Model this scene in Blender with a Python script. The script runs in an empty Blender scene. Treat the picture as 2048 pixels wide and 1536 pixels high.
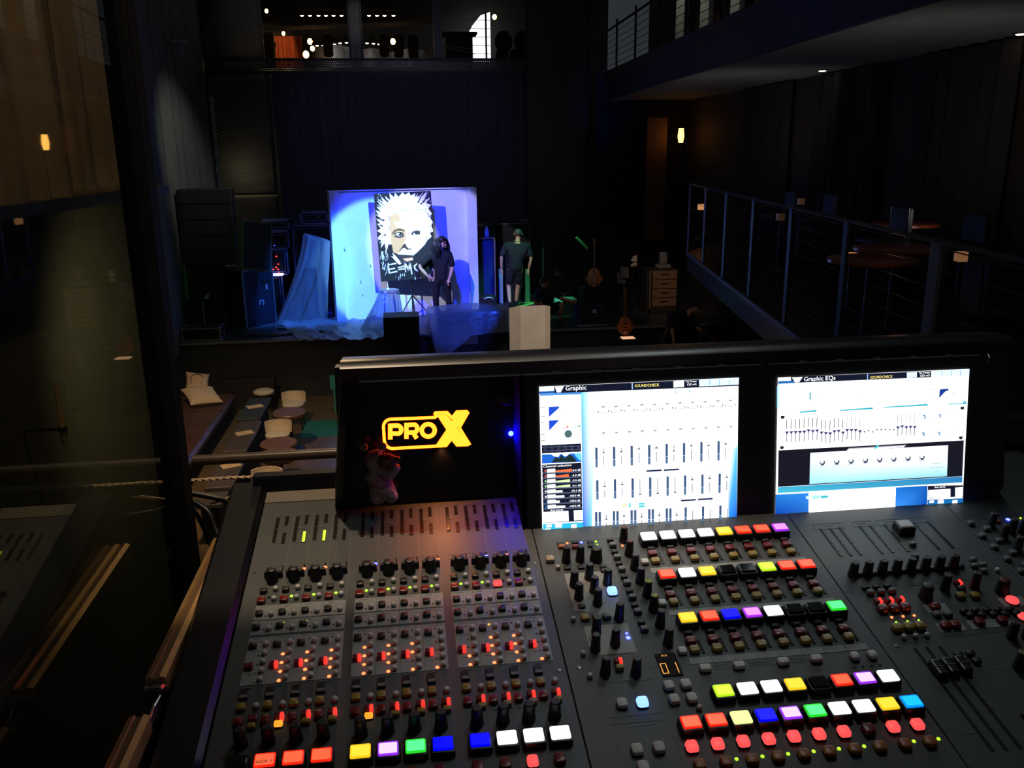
import bpy, bmesh, math, random
from mathutils import Vector, Matrix
random.seed(7)
SC = bpy.context.scene
COL = SC.collection
PI = math.pi

# ---------------------------------------------------------------- helpers
def lin(r, g, b):
    f = lambda c: (c / 255 / 12.92) if c <= 10 else ((c / 255 + 0.055) / 1.055) ** 2.4
    return (f(r), f(g), f(b))

MATS = {}
def mat(name, rgb=(128, 128, 128), rough=0.6, metal=0.0, var=0.12, scale=30.0, bump=0.0, spec=0.5):
    """A Principled surface whose colour and bump vary with a noise texture."""
    if name in MATS: return MATS[name]
    m = bpy.data.materials.new(name); m.use_nodes = True
    nt = m.node_tree; b = nt.nodes['Principled BSDF']
    c = lin(*rgb)
    tc = nt.nodes.new('ShaderNodeTexCoord'); nz = nt.nodes.new('ShaderNodeTexNoise')
    nz.inputs['Scale'].default_value = scale; nz.inputs['Detail'].default_value = 4
    nt.links.new(tc.outputs['Object'], nz.inputs['Vector'])
    rp = nt.nodes.new('ShaderNodeValToRGB')
    rp.color_ramp.elements[0].position = 0.3; rp.color_ramp.elements[1].position = 0.7
    rp.color_ramp.elements[0].color = (*[max(0, x * (1 - var)) for x in c], 1)
    rp.color_ramp.elements[1].color = (*[min(1, x * (1 + var)) for x in c], 1)
    nt.links.new(nz.outputs['Fac'], rp.inputs['Fac']); nt.links.new(rp.outputs['Color'], b.inputs['Base Color'])
    b.inputs['Roughness'].default_value = rough; b.inputs['Metallic'].default_value = metal
    b.inputs['Specular IOR Level'].default_value = spec
    if bump:
        bp = nt.nodes.new('ShaderNodeBump'); bp.inputs['Strength'].default_value = bump
        bp.inputs['Distance'].default_value = 0.02
        nt.links.new(nz.outputs['Fac'], bp.inputs['Height']); nt.links.new(bp.outputs['Normal'], b.inputs['Normal'])
    MATS[name] = m
    return m

def emat(name, rgb, k=1.0, base=None):
    """A lit lamp, display or backlit button cap: rgb is linear."""
    if name in MATS: return MATS[name]
    m = bpy.data.materials.new(name); m.use_nodes = True
    b = m.node_tree.nodes['Principled BSDF']
    b.inputs['Base Color'].default_value = (*(base or tuple(min(0.3, x * 0.2) for x in rgb)), 1)
    b.inputs['Roughness'].default_value = 0.35
    b.inputs['Emission Color'].default_value = (*rgb, 1); b.inputs['Emission Strength'].default_value = k
    MATS[name] = m
    return m

def vcmat(name, k=0.0, rough=0.5):
    """Flat artwork: colours stored per face (a display that glows when k > 0, paint when k = 0)."""
    if name in MATS: return MATS[name]
    m = bpy.data.materials.new(name); m.use_nodes = True
    nt = m.node_tree; b = nt.nodes['Principled BSDF']
    a = nt.nodes.new('ShaderNodeVertexColor'); a.layer_name = 'art'
    if k:
        b.inputs['Base Color'].default_value = (0.01, 0.01, 0.012, 1)
        nt.links.new(a.outputs['Color'], b.inputs['Emission Color']); b.inputs['Emission Strength'].default_value = k
        b.inputs['Roughness'].default_value = 0.2
    else:
        nt.links.new(a.outputs['Color'], b.inputs['Base Color']); b.inputs['Roughness'].default_value = rough
    MATS[name] = m
    return m

class MB:
    """Collects shapes for ONE mesh object."""
    def __init__(s): s.v = []; s.f = []; s.mi = []; s.c = []; s.M = Matrix(); s.m = 0; s.k = (1, 1, 1)
    def add(s, vs, fs):
        b = len(s.v); s.v += [tuple(s.M @ Vector(p)) for p in vs]
        for f in fs: s.f.append(tuple(b + i for i in f)); s.mi.append(s.m); s.c.append(s.k)
        return s
    def box(s, x0, x1, y0, y1, z0, z1):
        vs = [(x, y, z) for z in (z0, z1) for y in (y0, y1) for x in (x0, x1)]
        return s.add(vs, [(0, 2, 3, 1), (4, 5, 7, 6), (0, 1, 5, 4), (2, 6, 7, 3), (0, 4, 6, 2), (1, 3, 7, 5)])
    def loft(s, rings, cap0=True, cap1=True):
        n = len(rings[0]); vs = [p for r in rings for p in r]; fs = []
        for k in range(len(rings) - 1):
            for i in range(n):
                j = (i + 1) % n
                fs.append((k * n + i, k * n + j, (k + 1) * n + j, (k + 1) * n + i))
        if cap0: fs.append(tuple(reversed(range(n))))
        if cap1: fs.append(tuple(range((len(rings) - 1) * n, len(rings) * n)))
        return s.add(vs, fs)
    def rbox(s, cx, cy, w, d, prof, r=0.002, seg=3, z0=0.0):
        """Rounded rectangle stacked along z: prof = [(z, inset), ...]."""
        rings = []
        for z, ins in prof:
            rings.append(rrect(cx, cy, w - 2 * ins, d - 2 * ins, max(r - ins, 0.0002), seg, z0 + z))
        return s.loft(rings)
    def cbox(s, x0, x1, y0, y1, z0, z1, b=0.01):
        """Box with softened edges."""
        cx, cy, w, d = (x0 + x1) / 2, (y0 + y1) / 2, x1 - x0, y1 - y0
        return s.rbox(cx, cy, w, d, [(z0, b), (z0 + b, 0), (z1 - b, 0), (z1, b)], r=b * 1.3, seg=2)
    def lathe(s, prof, cx=0, cy=0, n=16, sx=1, sy=1):
        rings = [[(cx + r * sx * math.cos(2 * PI * i / n), cy + r * sy * math.sin(2 * PI * i / n), z) for i in range(n)] for r, z in prof]
        return s.loft(rings)
    def tube(s, pts, r, n=8, cap=True):
        pts = [Vector(p) for p in pts]; rs = r if isinstance(r, (list, tuple)) else [r] * len(pts)
        rings = []; up = None
        for i, p in enumerate(pts):
            d = (pts[min(i + 1, len(pts) - 1)] - pts[max(i - 1, 0)]).normalized()
            if up is None: up = Vector((0, 0, 1)) if abs(d.z) < 0.9 else Vector((1, 0, 0))
            a = d.cross(up)
            if a.length < 1e-5: a = d.cross(Vector((1, 0, 0)))
            a.normalize(); b = a.cross(d).normalized(); up = b
            rings.append([tuple(p + rs[i] * (math.cos(2 * PI * k / n) * a + math.sin(2 * PI * k / n) * b)) for k in range(n)])
        return s.loft(rings, cap, cap)
    def ball(s, c, rx, ry=None, rz=None, n=12, m=8):
        ry = ry or rx; rz = rz or rx
        prof = [(math.sin(PI * k / m), -math.cos(PI * k / m)) for k in range(1, m)]
        vs = [(c[0] + rx * r * math.cos(2 * PI * i / n), c[1] + ry * r * math.sin(2 * PI * i / n), c[2] + rz * z) for r, z in prof for i in range(n)]
        fs = []
        for k in range(m - 2):
            for i in range(n):
                j = (i + 1) % n; fs.append((k * n + i, k * n + j, (k + 1) * n + j, (k + 1) * n + i))
        vs += [(c[0], c[1], c[2] - rz), (c[0], c[1], c[2] + rz)]; a, b = len(vs) - 2, len(vs) - 1
        for i in range(n):
            j = (i + 1) % n; fs.append((a, j, i)); fs.append((b, (m - 2) * n + i, (m - 2) * n + j))
        return s.add(vs, fs)
    def poly(s, pts): return s.add(pts, [tuple(range(len(pts)))])
    def prism(s, pts, z0, z1):
        return s.loft([[(x, y, z0) for x, y in pts], [(x, y, z1) for x, y in pts]])
    def ribbon(s, pts, w, z=0.0, closed=False, h=0.0):
        """Flat mitred stroke in the xy plane."""
        P = [Vector((p[0], p[1])) for p in pts]; n = len(P); L = []; R = []
        for i in range(n):
            a = P[i] - P[i - 1] if (closed or i > 0) else P[1] - P[0]
            b = P[(i + 1) % n] - P[i] if (closed or i < n - 1) else P[-1] - P[-2]
            a.normalize(); b.normalize(); t = (a + b)
            if t.length < 1e-6: t = a
            t.normalize(); nn = Vector((-t.y, t.x)); k = min(1.8, 1 / max(0.3, abs(nn.dot(Vector((-a.y, a.x))))))
            L.append(P[i] + nn * w / 2 * k); R.append(P[i] - nn * w / 2 * k)
        m = n if closed else n - 1
        for i in range(m):
            j = (i + 1) % n
            q = [R[i], R[j], L[j], L[i]]
            s.poly([(p.x, p.y, z + h) for p in q])
            if h:
                s.add([(p.x, p.y, zz) for zz in (z, z + h) for p in q], [(0, 1, 5, 4), (2, 3, 7, 6)])
        return s
    def build(s, name, mats, parent=None, smooth=False, loc=None, rot=None):
        me = bpy.data.meshes.new(name)
        me.from_pydata(s.v, [], s.f)
        for m in (mats if isinstance(mats, (list, tuple)) else [mats]): me.materials.append(m)
        me.polygons.foreach_set('material_index', s.mi)
        if any(c != (1, 1, 1) for c in s.c):
            at = me.color_attributes.new('art', 'FLOAT_COLOR', 'CORNER')
            i = 0
            for f, c in zip(s.f, s.c):
                for q in range(len(f)):
                    cc = c[q] if isinstance(c[0], tuple) else c
                    at.data[i].color = (*cc, 1); i += 1
        if smooth: smooth_by_angle(me)
        return link(name, me, parent, loc, rot)

def smooth_by_angle(me, ang=0.7):
    me.polygons.foreach_set('use_smooth', [True] * len(me.polygons))
    try: me.set_sharp_from_angle(angle=ang)
    except Exception: pass

def rrect(cx, cy, w, d, r, seg, z):
    r = min(r, w / 2 * 0.999, d / 2 * 0.999); pts = []
    for qx, qy, a0 in ((1, 1, 0), (-1, 1, 90), (-1, -1, 180), (1, -1, 270)):
        for k in range(seg + 1):
            a = math.radians(a0 + 90 * k / seg)
            pts.append((cx + qx * (w / 2 - r) + r * math.cos(a), cy + qy * (d / 2 - r) + r * math.sin(a), z))
    return pts

def link(name, data, parent=None, loc=None, rot=None):
    o = bpy.data.objects.new(name, data); COL.objects.link(o)
    if parent is not None: o.parent = parent
    if loc is not None: o.location = loc
    if rot is not None: o.rotation_euler = rot
    return o

def tag(o, label, cat, group=None, kind=None):
    o['label'] = label; o['category'] = cat
    if group: o['group'] = group
    if kind: o['kind'] = kind
    return o

def thing(name, label, cat, loc=(0, 0, 0), rz=0.0, group=None):
    o = link(name, None, None, loc, (0, 0, rz)); o.empty_display_size = 0.1
    return tag(o, label, cat, group)

def struct(name, mb, m, label=None, smooth=False):
    o = mb.build(name, m, None, smooth); o['kind'] = 'structure'
    if label: o['label'] = label
    return o

def copy_tree(o, parent=None):
    c = o.copy(); COL.objects.link(c)
    if parent is not None: c.parent = parent
    for ch in list(o.children): copy_tree(ch, c)
    return c

def text_mesh(txt, size):
    """Lettering as a flat mesh, origin at its lower left corner: (verts, faces, width)."""
    cu = bpy.data.curves.new('lettering', 'FONT'); cu.body = txt; cu.size = size; cu.resolution_u = 2
    o = bpy.data.objects.new('lettering', cu); COL.objects.link(o)
    bpy.context.view_layer.update()
    me = bpy.data.meshes.new_from_object(o.evaluated_get(bpy.context.evaluated_depsgraph_get()))
    vs = [tuple(v.co) for v in me.vertices]; fs = [tuple(p.vertices) for p in me.polygons]
    bpy.data.objects.remove(o); bpy.data.curves.remove(cu); bpy.data.meshes.remove(me)
    return vs, fs, max([v[0] for v in vs] or [0])

def put_text(mb, txt, x, y, z, size, width=None, shear=0.0):
    vs, fs, w = text_mesh(txt, size); k = (width / w) if width and w else 1.0
    mb.add([(x + v[0] * k + shear * v[1], y + v[1], z) for v in vs], fs)

# ---------------------------------------------------------------- camera and the pixel -> place helper
F, CX, CY = 1716.0, 1024.0, 768.0
CAM = Vector((0, 0, 1.55))
def _basis(yaw=7.0, pitch=15.0, roll=-0.75):
    y, p, r = (math.radians(a) for a in (yaw, pitch, roll))
    fw = Vector((math.sin(y) * math.cos(p), math.cos(y) * math.cos(p), -math.sin(p)))
    ri = Vector((math.cos(y), -math.sin(y), 0)); up = ri.cross(fw)
    return ri * math.cos(r) + up * math.sin(r), -ri * math.sin(r) + up * math.cos(r), fw
RI, UP, FW = _basis()
cam = bpy.data.cameras.new('camera'); cam.sensor_width = 36; cam.lens = F / 2048 * 36; cam.clip_start = 0.02; cam.clip_end = 200
co = link('camera', cam); SC.camera = co
mw = Matrix((RI, UP, -FW)).transposed().to_4x4(); mw.translation = CAM; co.matrix_world = mw
def ray(x, y): return FW + RI * ((x - CX) / F) - UP * ((y - CY) / F)
def aty(x, y, Y): d = ray(x, y); return CAM + d * (Y / d.y)
def atz(x, y, Z): d = ray(x, y); return CAM + d * ((Z - CAM.z) / d.z)
def atx(x, y, X): d = ray(x, y); return CAM + d * (X / d.x)
SC.view_settings.view_transform = 'Standard'; SC.view_settings.look = 'None'
SC.view_settings.exposure = 0.0; SC.view_settings.gamma = 1.0
try:
    SC.view_settings.use_curve_mapping = False
    SC.cycles.use_denoising = True; SC.cycles.sample_clamp_indirect = 4.0
    SC.cycles.max_bounces = 8; SC.cycles.transparent_max_bounces = 16
except Exception: pass

# ---------------------------------------------------------------- common materials
BLACK = mat('black_plastic', (22, 22, 24), 0.45)
SATIN = mat('satin_black', (16, 17, 20), 0.35)
MATTE = mat('matte_black', (14, 14, 15), 0.85)
PANEL = mat('dark_grey_panel', (74, 78, 78), 0.5, var=0.06, scale=200, bump=0.02)
PLATE = mat('light_grey_panel_print', (148, 150, 146), 0.55, var=0.05)
PRINT = mat('panel_print', (120, 122, 120), 0.6)
WHITEB = mat('white_button_plastic', (190, 188, 184), 0.35, var=0.05)
REDB = mat('dark_red_button_plastic', (120, 24, 26), 0.3)
YELB = mat('yellow_button_plastic', (150, 125, 40), 0.35)
ORAB = mat('amber_button_plastic', (170, 95, 25), 0.35)
CHROME = mat('metal', (190, 190, 190), 0.25, 1.0)
ALU = mat('aluminium_edge', (190, 180, 165), 0.38, 0.9, scale=80)
STEEL = mat('dark_steel', (60, 62, 66), 0.4, 0.8)
E_W = emat('lit_white', (1.25, 1.25, 1.25)); E_Y = emat('lit_yellow', (1.1, 0.86, 0.05))
E_R = emat('lit_red', (1.0, 0.15, 0.06)); E_M = emat('lit_magenta', (1.0, 0.36, 1.15))
E_V = emat('lit_violet', (1.0, 0.75, 1.3)); E_G = emat('lit_green', (0.12, 1.0, 0.34)); E_B = emat('lit_blue', (0.0, 0.0, 1.1))
E_YG = emat('lit_lime', (0.85, 1.1, 0.06)); E_C = emat('lit_cyan', (0.01, 0.62, 1.1))
EDGE = {E_R: emat('lit_red_edge', (1.0, 0.02, 0.006)), E_M: emat('lit_magenta_edge', (0.42, 0.02, 0.95)), E_V: emat('lit_violet_edge', (0.36, 0.03, 1.0)), E_G: emat('lit_green_edge', (0.02, 0.75, 0.02)), E_YG: emat('lit_lime_edge', (0.5, 0.9, 0.01)), E_C: emat('lit_cyan_edge', (0.0, 0.30, 1.0)), E_Y: emat('lit_yellow_edge', (1.0, 0.62, 0.01))}
E_MUTE = emat('lit_mute_red', (1.0, 0.09, 0.09)); E_OFF = mat('unlit_key', (16, 16, 17), 0.15)
L_RED = emat('red_indicator', (3.6, 0.52, 0.16)); L_GRN = emat('green_indicator', (0.7, 1.6, 0.05)); L_BLU = emat('blue_indicator', (0.5, 0.7, 22))
L_AMB = emat('amber_indicator', (2.0, 0.75, 0.05)); L_OFF = mat('unlit_indicator', (12, 12, 12), 0.3)
HALF = emat('lit_red_half', (1.0, 0.045, 0.03), 1.0)
BLUEKEY = emat('lit_pale_blue', (0.45, 0.85, 3.2))
# ================================================================ THE MIXING CONSOLE
TH = math.radians(11.3)
P0 = Vector((0, 0.96, 0.95))
desk = thing('mixing_console', 'large black digital mixing console with two lit screens, rows of coloured keys and knobs', 'mixing console', P0)
def on_panel(u, v, h=0.0):
    """Console-local point of panel coordinates."""
    return Vector((u, v * math.cos(TH) - h * math.sin(TH), v * math.sin(TH) + h * math.cos(TH)))
U_END = 1.13
def bay(u0, u1, name='control_panel'):
    m = MB(); m.rbox((u0 + u1) / 2, 0.012, u1 - u0 - 0.0014, 0.746, [(-0.02, 0), (-0.0006, 0), (0, 0.0006)], r=0.001, seg=1)
    return m.build(name, [PANEL], desk, rot=(TH, 0, 0))
bay1 = bay(-0.2385, 0.1745); bay2 = bay(0.1745, 0.581); bay3 = bay(0.581, 0.847); bay4 = bay(0.847, U_END - 0.05)
# chassis below the panels: cheeks, front and underside
m = MB()
m.M = Matrix.Rotation(TH, 4, 'X')
m.rbox(-0.2672, 0.005, 0.0560, 0.80, [(-0.12, 0), (0.004, 0), (0.012, 0.006)], r=0.004, seg=2)
m.rbox(U_END - 0.024, 0.005, 0.05, 0.80, [(-0.12, 0), (0.004, 0), (0.012, 0.006)], r=0.004, seg=2)
m.box(-0.24, U_END - 0.05, -0.36, 0.386, -0.14, -0.021)
m.build('chassis', [SATIN], desk)
m = MB(); m.M = Matrix.Rotation(TH, 4, 'X')
m.rbox(0.42, 0.398, 1.36, 0.0215, [(-0.10, 0), (0.022, 0), (0.027, 0.004)], r=0.005, seg=2)
m.build('rear_housing', [mat('rear_housing_black', (20, 20, 30), 0.35)], desk, smooth=True)
m = MB(); m.M = Matrix.Rotation(TH, 4, 'X')
m.box(-0.2375, -0.118, 0.3530, 0.3845, 0.0001, 0.0012)
m.build('meter_strip', [mat('pale_edge_strip', (120, 112, 100), 0.5)], desk)

CACHE = {}
def knob_mesh(kind, cap=None):
    """Ribbed control knob standing on z = 0."""
    key = (kind, cap.name if cap else None)
    if key in CACHE: return CACHE[key]
    r, h = {'tall': (0.0055, 0.026), 'gain': (0.0068, 0.021), 'fat': (0.0078, 0.022), 'pan': (0.0064, 0.025), 'fader_knob': (0.0060, 0.023)}[kind]
    m = MB(); n = 24
    def ring(rr, z, rib):
        return [(rr * (1 + (rib if i % 2 else -rib)) * math.cos(2 * PI * i / n), rr * (1 + (rib if i % 2 else -rib)) * math.sin(2 * PI * i / n), z) for i in range(n)]
    m.loft([ring(r * 1.2, 0, 0), ring(r * 1.22, 0.0035, 0.02), ring(r * 1.06, 0.006, 0.05), ring(r, h * 0.55, 0.05), ring(r * 0.93, h * 0.92, 0.04), ring(r * 0.86, h * 0.97, 0)], cap1=False)
    m.m = 1; m.loft([ring(r * 0.86, h * 0.97, 0), ring(r * 0.7, h, 0)], cap0=False)
    m.m = 2; m.box(-0.0005, 0.0005, r * 0.2, r * 0.88, h - 0.0003, h + 0.0002)
    me = bpy.data.meshes.new('rotary_knob'); me.from_pydata(m.v, [], m.f)
    for q in (BLACK, cap or BLACK, mat('knob_pointer', (60, 60, 62), 0.5)): me.materials.append(q)
    me.polygons.foreach_set('material_index', m.mi); smooth_by_angle(me, 0.6)
    CACHE[key] = me
    return me
def knob(b, u, v, kind='tall', cap=None, name='rotary_knob'):
    return link(name, knob_mesh(kind, cap), b, (u, v, 0))
def cap_mesh(tag_, w, d, h, mats, dome=0.3, base=None):
    """Button cap: rounded, slightly crowned; optional darker collar below."""
    key = (tag_, w, d, h, tuple(q.name for q in mats), dome)
    if key in CACHE: return CACHE[key]
    m = MB(); r = min(w, d) * 0.28
    if base:
        m.m = 1; m.rbox(0, 0, w * 1.02, d * 1.02, [(0, 0), (h * base, 0), (h * base + 0.0004, 0.0006)], r=r, seg=3); z0 = h * base
        m.m = 0
    else: z0 = 0
    m.rbox(0, 0, w, d, [(z0, 0.0), (h - (h - z0) * dome, 0.0002), (h - 0.0004, w * 0.05), (h, w * 0.13)], r=r, seg=4)
    me = bpy.data.meshes.new(tag_); me.from_pydata(m.v, [], m.f)
    for q in mats: me.materials.append(q)
    me.polygons.foreach_set('material_index', m.mi); smooth_by_angle(me, 0.5)
    CACHE[key] = me
    return me
def key_mesh(em, pitch_w=0.0222, d=0.0178, h=0.0125):
    """Big backlit label key: black surround with a slightly crowned lit lens."""
    k = ('key', em.name, pitch_w, d, h)
    if k in CACHE: return CACHE[k]
    m = MB()
    m.m = 0; m.rbox(0, -0.0006, pitch_w + 0.0034, d + 0.004, [(0, -0.0006), (h * 0.62, 0), (h * 0.8, 0.0006), (h * 0.8 + 0.0002, 0.0016)], r=0.0025, seg=3)
    m.m = 2; m.rbox(0, 0, pitch_w, d, [(h * 0.8, 0), (h - 0.0010, 0.0001), (h - 0.0001, 0.0011)], r=0.0022, seg=3)
    m.m = 1; m.rbox(0, -0.0004, pitch_w - 0.0026, d - 0.0036, [(h - 0.0002, 0.0), (h, 0.0003)], r=0.0016, seg=3)
    me = bpy.data.meshes.new('label_key'); me.from_pydata(m.v, [], m.f)
    me.materials.append(SATIN); me.materials.append(em); me.materials.append(EDGE.get(em, em))
    me.polygons.foreach_set('material_index', m.mi); smooth_by_angle(me, 0.5)
    CACHE[k] = me
    return me
def key(b, u, v, em, **kw): return link('label_key', key_mesh(em, **kw), b, (u, v, 0))
def led_mesh(em, r=0.0016):
    k = ('led', em.name, r)
    if k in CACHE: return CACHE[k]
    m = MB(); m.lathe([(r, 0), (r, 0.0006), (r * 0.75, 0.0013), (r * 0.3, 0.0016)], n=10)
    me = bpy.data.meshes.new('indicator_light'); me.from_pydata(m.v, [], m.f); me.materials.append(em); smooth_by_angle(me, 1.2)
    CACHE[k] = me
    return me
HOLES = {}
def led(b, u, v, em, r=0.0016):
    if em is L_OFF:
        HOLES.setdefault(b.name, (b, MB()))[1].lathe([(r, 0), (r, 0.0006), (r * 0.7, 0.0012)], u, v, 8)
        return None
    return link('indicator_light', led_mesh(em, r), b, (u, v, 0))
def sq(b, u, v, mm, w=0.0098, d=0.0088, h=0.006, name=None, dome=0.25):
    name = name or {bay1: 'square_button', bay2: 'soft_button', bay3: 'function_button', bay4: 'menu_button'}[b]
    return link(name, cap_mesh(name, w, d, h, [mm, SATIN], dome, 0.35), b, (u, v, 0))
def rnd(b, u, v, mm, r=0.0034, h=0.0066, name='round_button'):
    k = (name, mm.name, r, h)
    if k not in CACHE:
        m = MB(); m.m = 1; m.lathe([(r * 1.05, 0), (r * 1.05, h * 0.4)], n=14); m.m = 0
        m.lathe([(r, h * 0.4), (r, h * 0.78), (r * 0.8, h * 0.93), (r * 0.4, h)], n=14)
        me = bpy.data.meshes.new(name); me.from_pydata(m.v, [], m.f)
        for q in (mm, mat('button_stem', (120, 122, 112), 0.5)): me.materials.append(q)
        me.polygons.foreach_set('material_index', m.mi); smooth_by_angle(me, 0.9); CACHE[k] = me
    return link(name, CACHE[k], b, (u, v, 0))
def halfbtn_mesh(lit):
    """Dark red button whose right half is a lit red window."""
    k = ('half', lit)
    if k not in CACHE:
        m = MB(); m.rbox(-0.0022, 0, 0.0062, 0.0088, [(0, 0), (0.0058, 0.0003), (0.0066, 0.0012)], r=0.0014, seg=2)
        m.m = 1; m.rbox(0.003, 0, 0.0044, 0.0088, [(0, 0), (0.0062, 0.0002), (0.007, 0.001)], r=0.0012, seg=2)
        me = bpy.data.meshes.new('assign_button'); me.from_pydata(m.v, [], m.f)
        me.materials.append(REDB); me.materials.append(HALF if lit else REDB)
        me.polygons.foreach_set('material_index', m.mi); CACHE[k] = me
    return CACHE[k]
def half(b, u, v, lit): return link('assign_button', halfbtn_mesh(lit), b, (u, v, 0))
METER_OFF = mat('meter_window', (40, 34, 26), 0.25, var=0.3, scale=900)
METER_G = emat('lit_meter_segment', (0.75, 1.0, 0.06), 1.0)
def meter(b, u, v0, v1, lit=0.0, w=0.0042, name='level_meter', seg=True):
    m = MB(); m.rbox(0, (v1 - v0) / 2, w + 0.0014, v1 - v0 + 0.0014, [(0, 0), (0.0007, 0.0003)], r=0.0006, seg=1)
    n = max(4, int((v1 - v0) / 0.0032)); st = (v1 - v0) / n
    for i in range(n):
        m.m = 2 if i < lit * n - 1e-6 else 1
        m.box(-w / 2, w / 2, i * st + 0.0002, (i + (0.72 if m.m == 1 else 0.95)) * st, 0.0006, 0.0011)
    return m.build(name, [MATTE, METER_OFF, METER_G], b, loc=(u, v0, 0))

# ---- bay 1: twelve input strips
SU = [-0.2012 + 0.0297 * i for i in range(4)] + [-0.0710 + 0.0297 * i for i in range(4)] + [0.0587 + 0.0297 * i for i in range(4)]
pl = MB(); pr = MB(); scr = MB()
for g in range(3):
    a = SU[4 * g] - 0.0155
    for i in range(4):
        x0 = SU[4 * g + i] - 0.0160; x1 = x0 + 0.0290
        for v0, v1 in ((0.0792, 0.1074), (0.0512, 0.0772), (-0.0345, 0.0468)):
            pl.box(x0, x1, v0, v1, 0.0001, 0.0005)
        for v in (0.180, 0.190, 0.2445, 0.312):
            pr.box(x0 + 0.001, x1 - 0.001, v - 0.0002, v + 0.0002, 0.0001, 0.0004)
        pr.box(x1 + 0.0001, x1 + 0.0005, -0.14, 0.32, 0.0001, 0.0004)
        for v in (0.186, 0.184, 0.3165, 0.281, 0.279, 0.104, 0.0735, 0.0435, -0.018, -0.0385, -0.1045, 0.0245, 0.0215):
            pr.box(x0 + 0.006, x0 + 0.006 + random.uniform(0.006, 0.014), v, v + 0.0010, 0.0005 if v < 0.11 and v > -0.035 else 0.0001, 0.0008)
for q in ((-0.229, 0.178), (0.165, 0.158), (0.165, -0.052), (-0.17, 0.366), (0.19, -0.05), (0.6, -0.06)):
    scr.lathe([(0.0026, 0), (0.0026, 0.0008), (0.0014, 0.0009), (0.0012, 0.0003)], q[0], q[1], 10)
pl.build('strip_plate', [PLATE], bay1); pr.build('panel_print', [PRINT], bay1); scr.build('screw_heads', [CHROME], bay1)
LIT4 = ['0000', '1111', '1111', '1111', '1111', '1111', '1101', '0001', '0011', '1111', '1111', '0001']
KEY1 = [E_OFF, E_R, E_R, E_R, E_Y, E_V, E_G, E_B, E_B, E_W, E_W, E_W]
GAINLED = {1: L_RED, 2: L_RED, 4: L_BLU, 7: L_RED, 9: L_BLU, 10: L_RED}
WHITE4 = WHITEB
for i, u in enumerate(SU):
    meter(bay1, u - 0.0102, 0.2480, 0.3110); meter(bay1, u + 0.0036, 0.2900, 0.3130, name='reduction_meter')
    meter(bay1, u + 0.0036, 0.2440, 0.2700, 1.0 if i in (1, 2) else 0, name='reduction_meter')
    knob(bay1, u - 0.0008, 0.1585, 'gain', name='gain_knob')
    link('toggle_bar', cap_mesh('toggle_bar', 0.0250, 0.0046, 0.011, [BLACK, SATIN], 0.2, 0.5), bay1, (u, 0.1665, 0))
    for k, v in enumerate((0.189, 0.1848, 0.1806)):
        e = GAINLED.get(i) if k == 2 else None
        led(bay1, u + 0.0105, v, e or L_OFF, 0.0025 if e else 0.0012)
    sq(bay1, u - 0.0098, 0.1352, BLACK); rnd(bay1, u + 0.0061, 0.1375, WHITEB)
    if i == 10: sq(bay1, u - 0.0102, 0.1150, E_MUTE, 0.0125, 0.0108, name='cue_button')
    else: sq(bay1, u - 0.0102, 0.1150, REDB, 0.0112, 0.0100, name='cue_button')
    led(bay1, u - 0.0012, 0.1232, L_GRN if i in (1, 2, 3, 4, 5, 6, 7, 8, 9) else L_OFF, 0.0021)
    rnd(bay1, u + 0.0061, 0.1172, WHITEB)
    sq(bay1, u - 0.0095, 0.0895, BLACK); rnd(bay1, u + 0.0061, 0.0866, WHITEB); led(bay1, u - 0.0010, 0.0860, L_OFF, 0.0013)
    if 1 <= i <= 9: led(bay1, u - 0.0062, 0.0965, L_GRN, 0.0009)
    sq(bay1, u - 0.0098, 0.0635, BLACK); rnd(bay1, u + 0.0064, 0.0590, WHITEB); led(bay1, u - 0.0010, 0.0600, L_OFF, 0.0013)
    if i in (1, 2): led(bay1, u - 0.0062, 0.0712, L_GRN, 0.0009)
    sq(bay1, u - 0.0095, 0.0295, BLACK); rnd(bay1, u + 0.0067, 0.0315, WHITEB); led(bay1, u - 0.0005, 0.0375, L_AMB if i == 9 else L_OFF, 0.0016 if i == 9 else 0.0012)
    for k, v in enumerate((0.0155, 0.0008, -0.0141, -0.0288)):
        rnd(bay1, u + 0.0069, v, WHITEB, 0.0035, name='filter_button')
        on = LIT4[i][k] == '1'
        led(bay1, u - 0.0006, v - 0.0020, L_RED if on else L_OFF, 0.0024 if on else 0.0012)
    half(bay1, u - 0.0092, -0.0065, i > 0)
    m = MB(); m.rbox(0, 0, 0.0105, 0.0150, [(0, 0), (0.0030, 0.0002), (0.0036, 0.0008)], r=0.001, seg=1); m.m = 1; m.box(-0.0042, 0.0042, -0.0062, -0.0018, 0.0035, 0.0039)
    m.build('name_window', [SATIN, mat('label_strip', (110, 112, 108), 0.6)], bay1, loc=(u - 0.0085, -0.0500, 0))
    sq(bay1, u - 0.0085, -0.0705, YELB, 0.0105, 0.0102, 0.0062, 'solo_button', 0.45)
    rnd(bay1, u + 0.0086, -0.0703, WHITEB, 0.0036, 0.0064, 'insert_button')
    sq(bay1, u - 0.0085, -0.0918, REDB, 0.0104, 0.0112, 0.0064, 'bus_button')
    half(bay1, u + 0.0070, -0.0893, i > 0)
    sq(bay1, u + 0.0072, -0.1000, E_Y if False else (emat('lit_amber', (1.0, 0.42, 0.03)) if i in (1, 4) else YELB), 0.0098, 0.0070, 0.0066, 'send_button')
    knob(bay1, u - 0.0006, -0.1225, 'pan', name='pan_knob')
    key(bay1, u, -0.1545, KEY1[i])
    sq(bay1, u - 0.0052, -0.1830, E_MUTE if i == 10 else REDB, 0.0125, 0.0135, 0.0075, 'mute_button', 0.45)
m = MB(); put_text(m, 'KICK 1', -0.0090, -0.0048, 0.0127, 0.0050, 0.0165)
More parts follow.
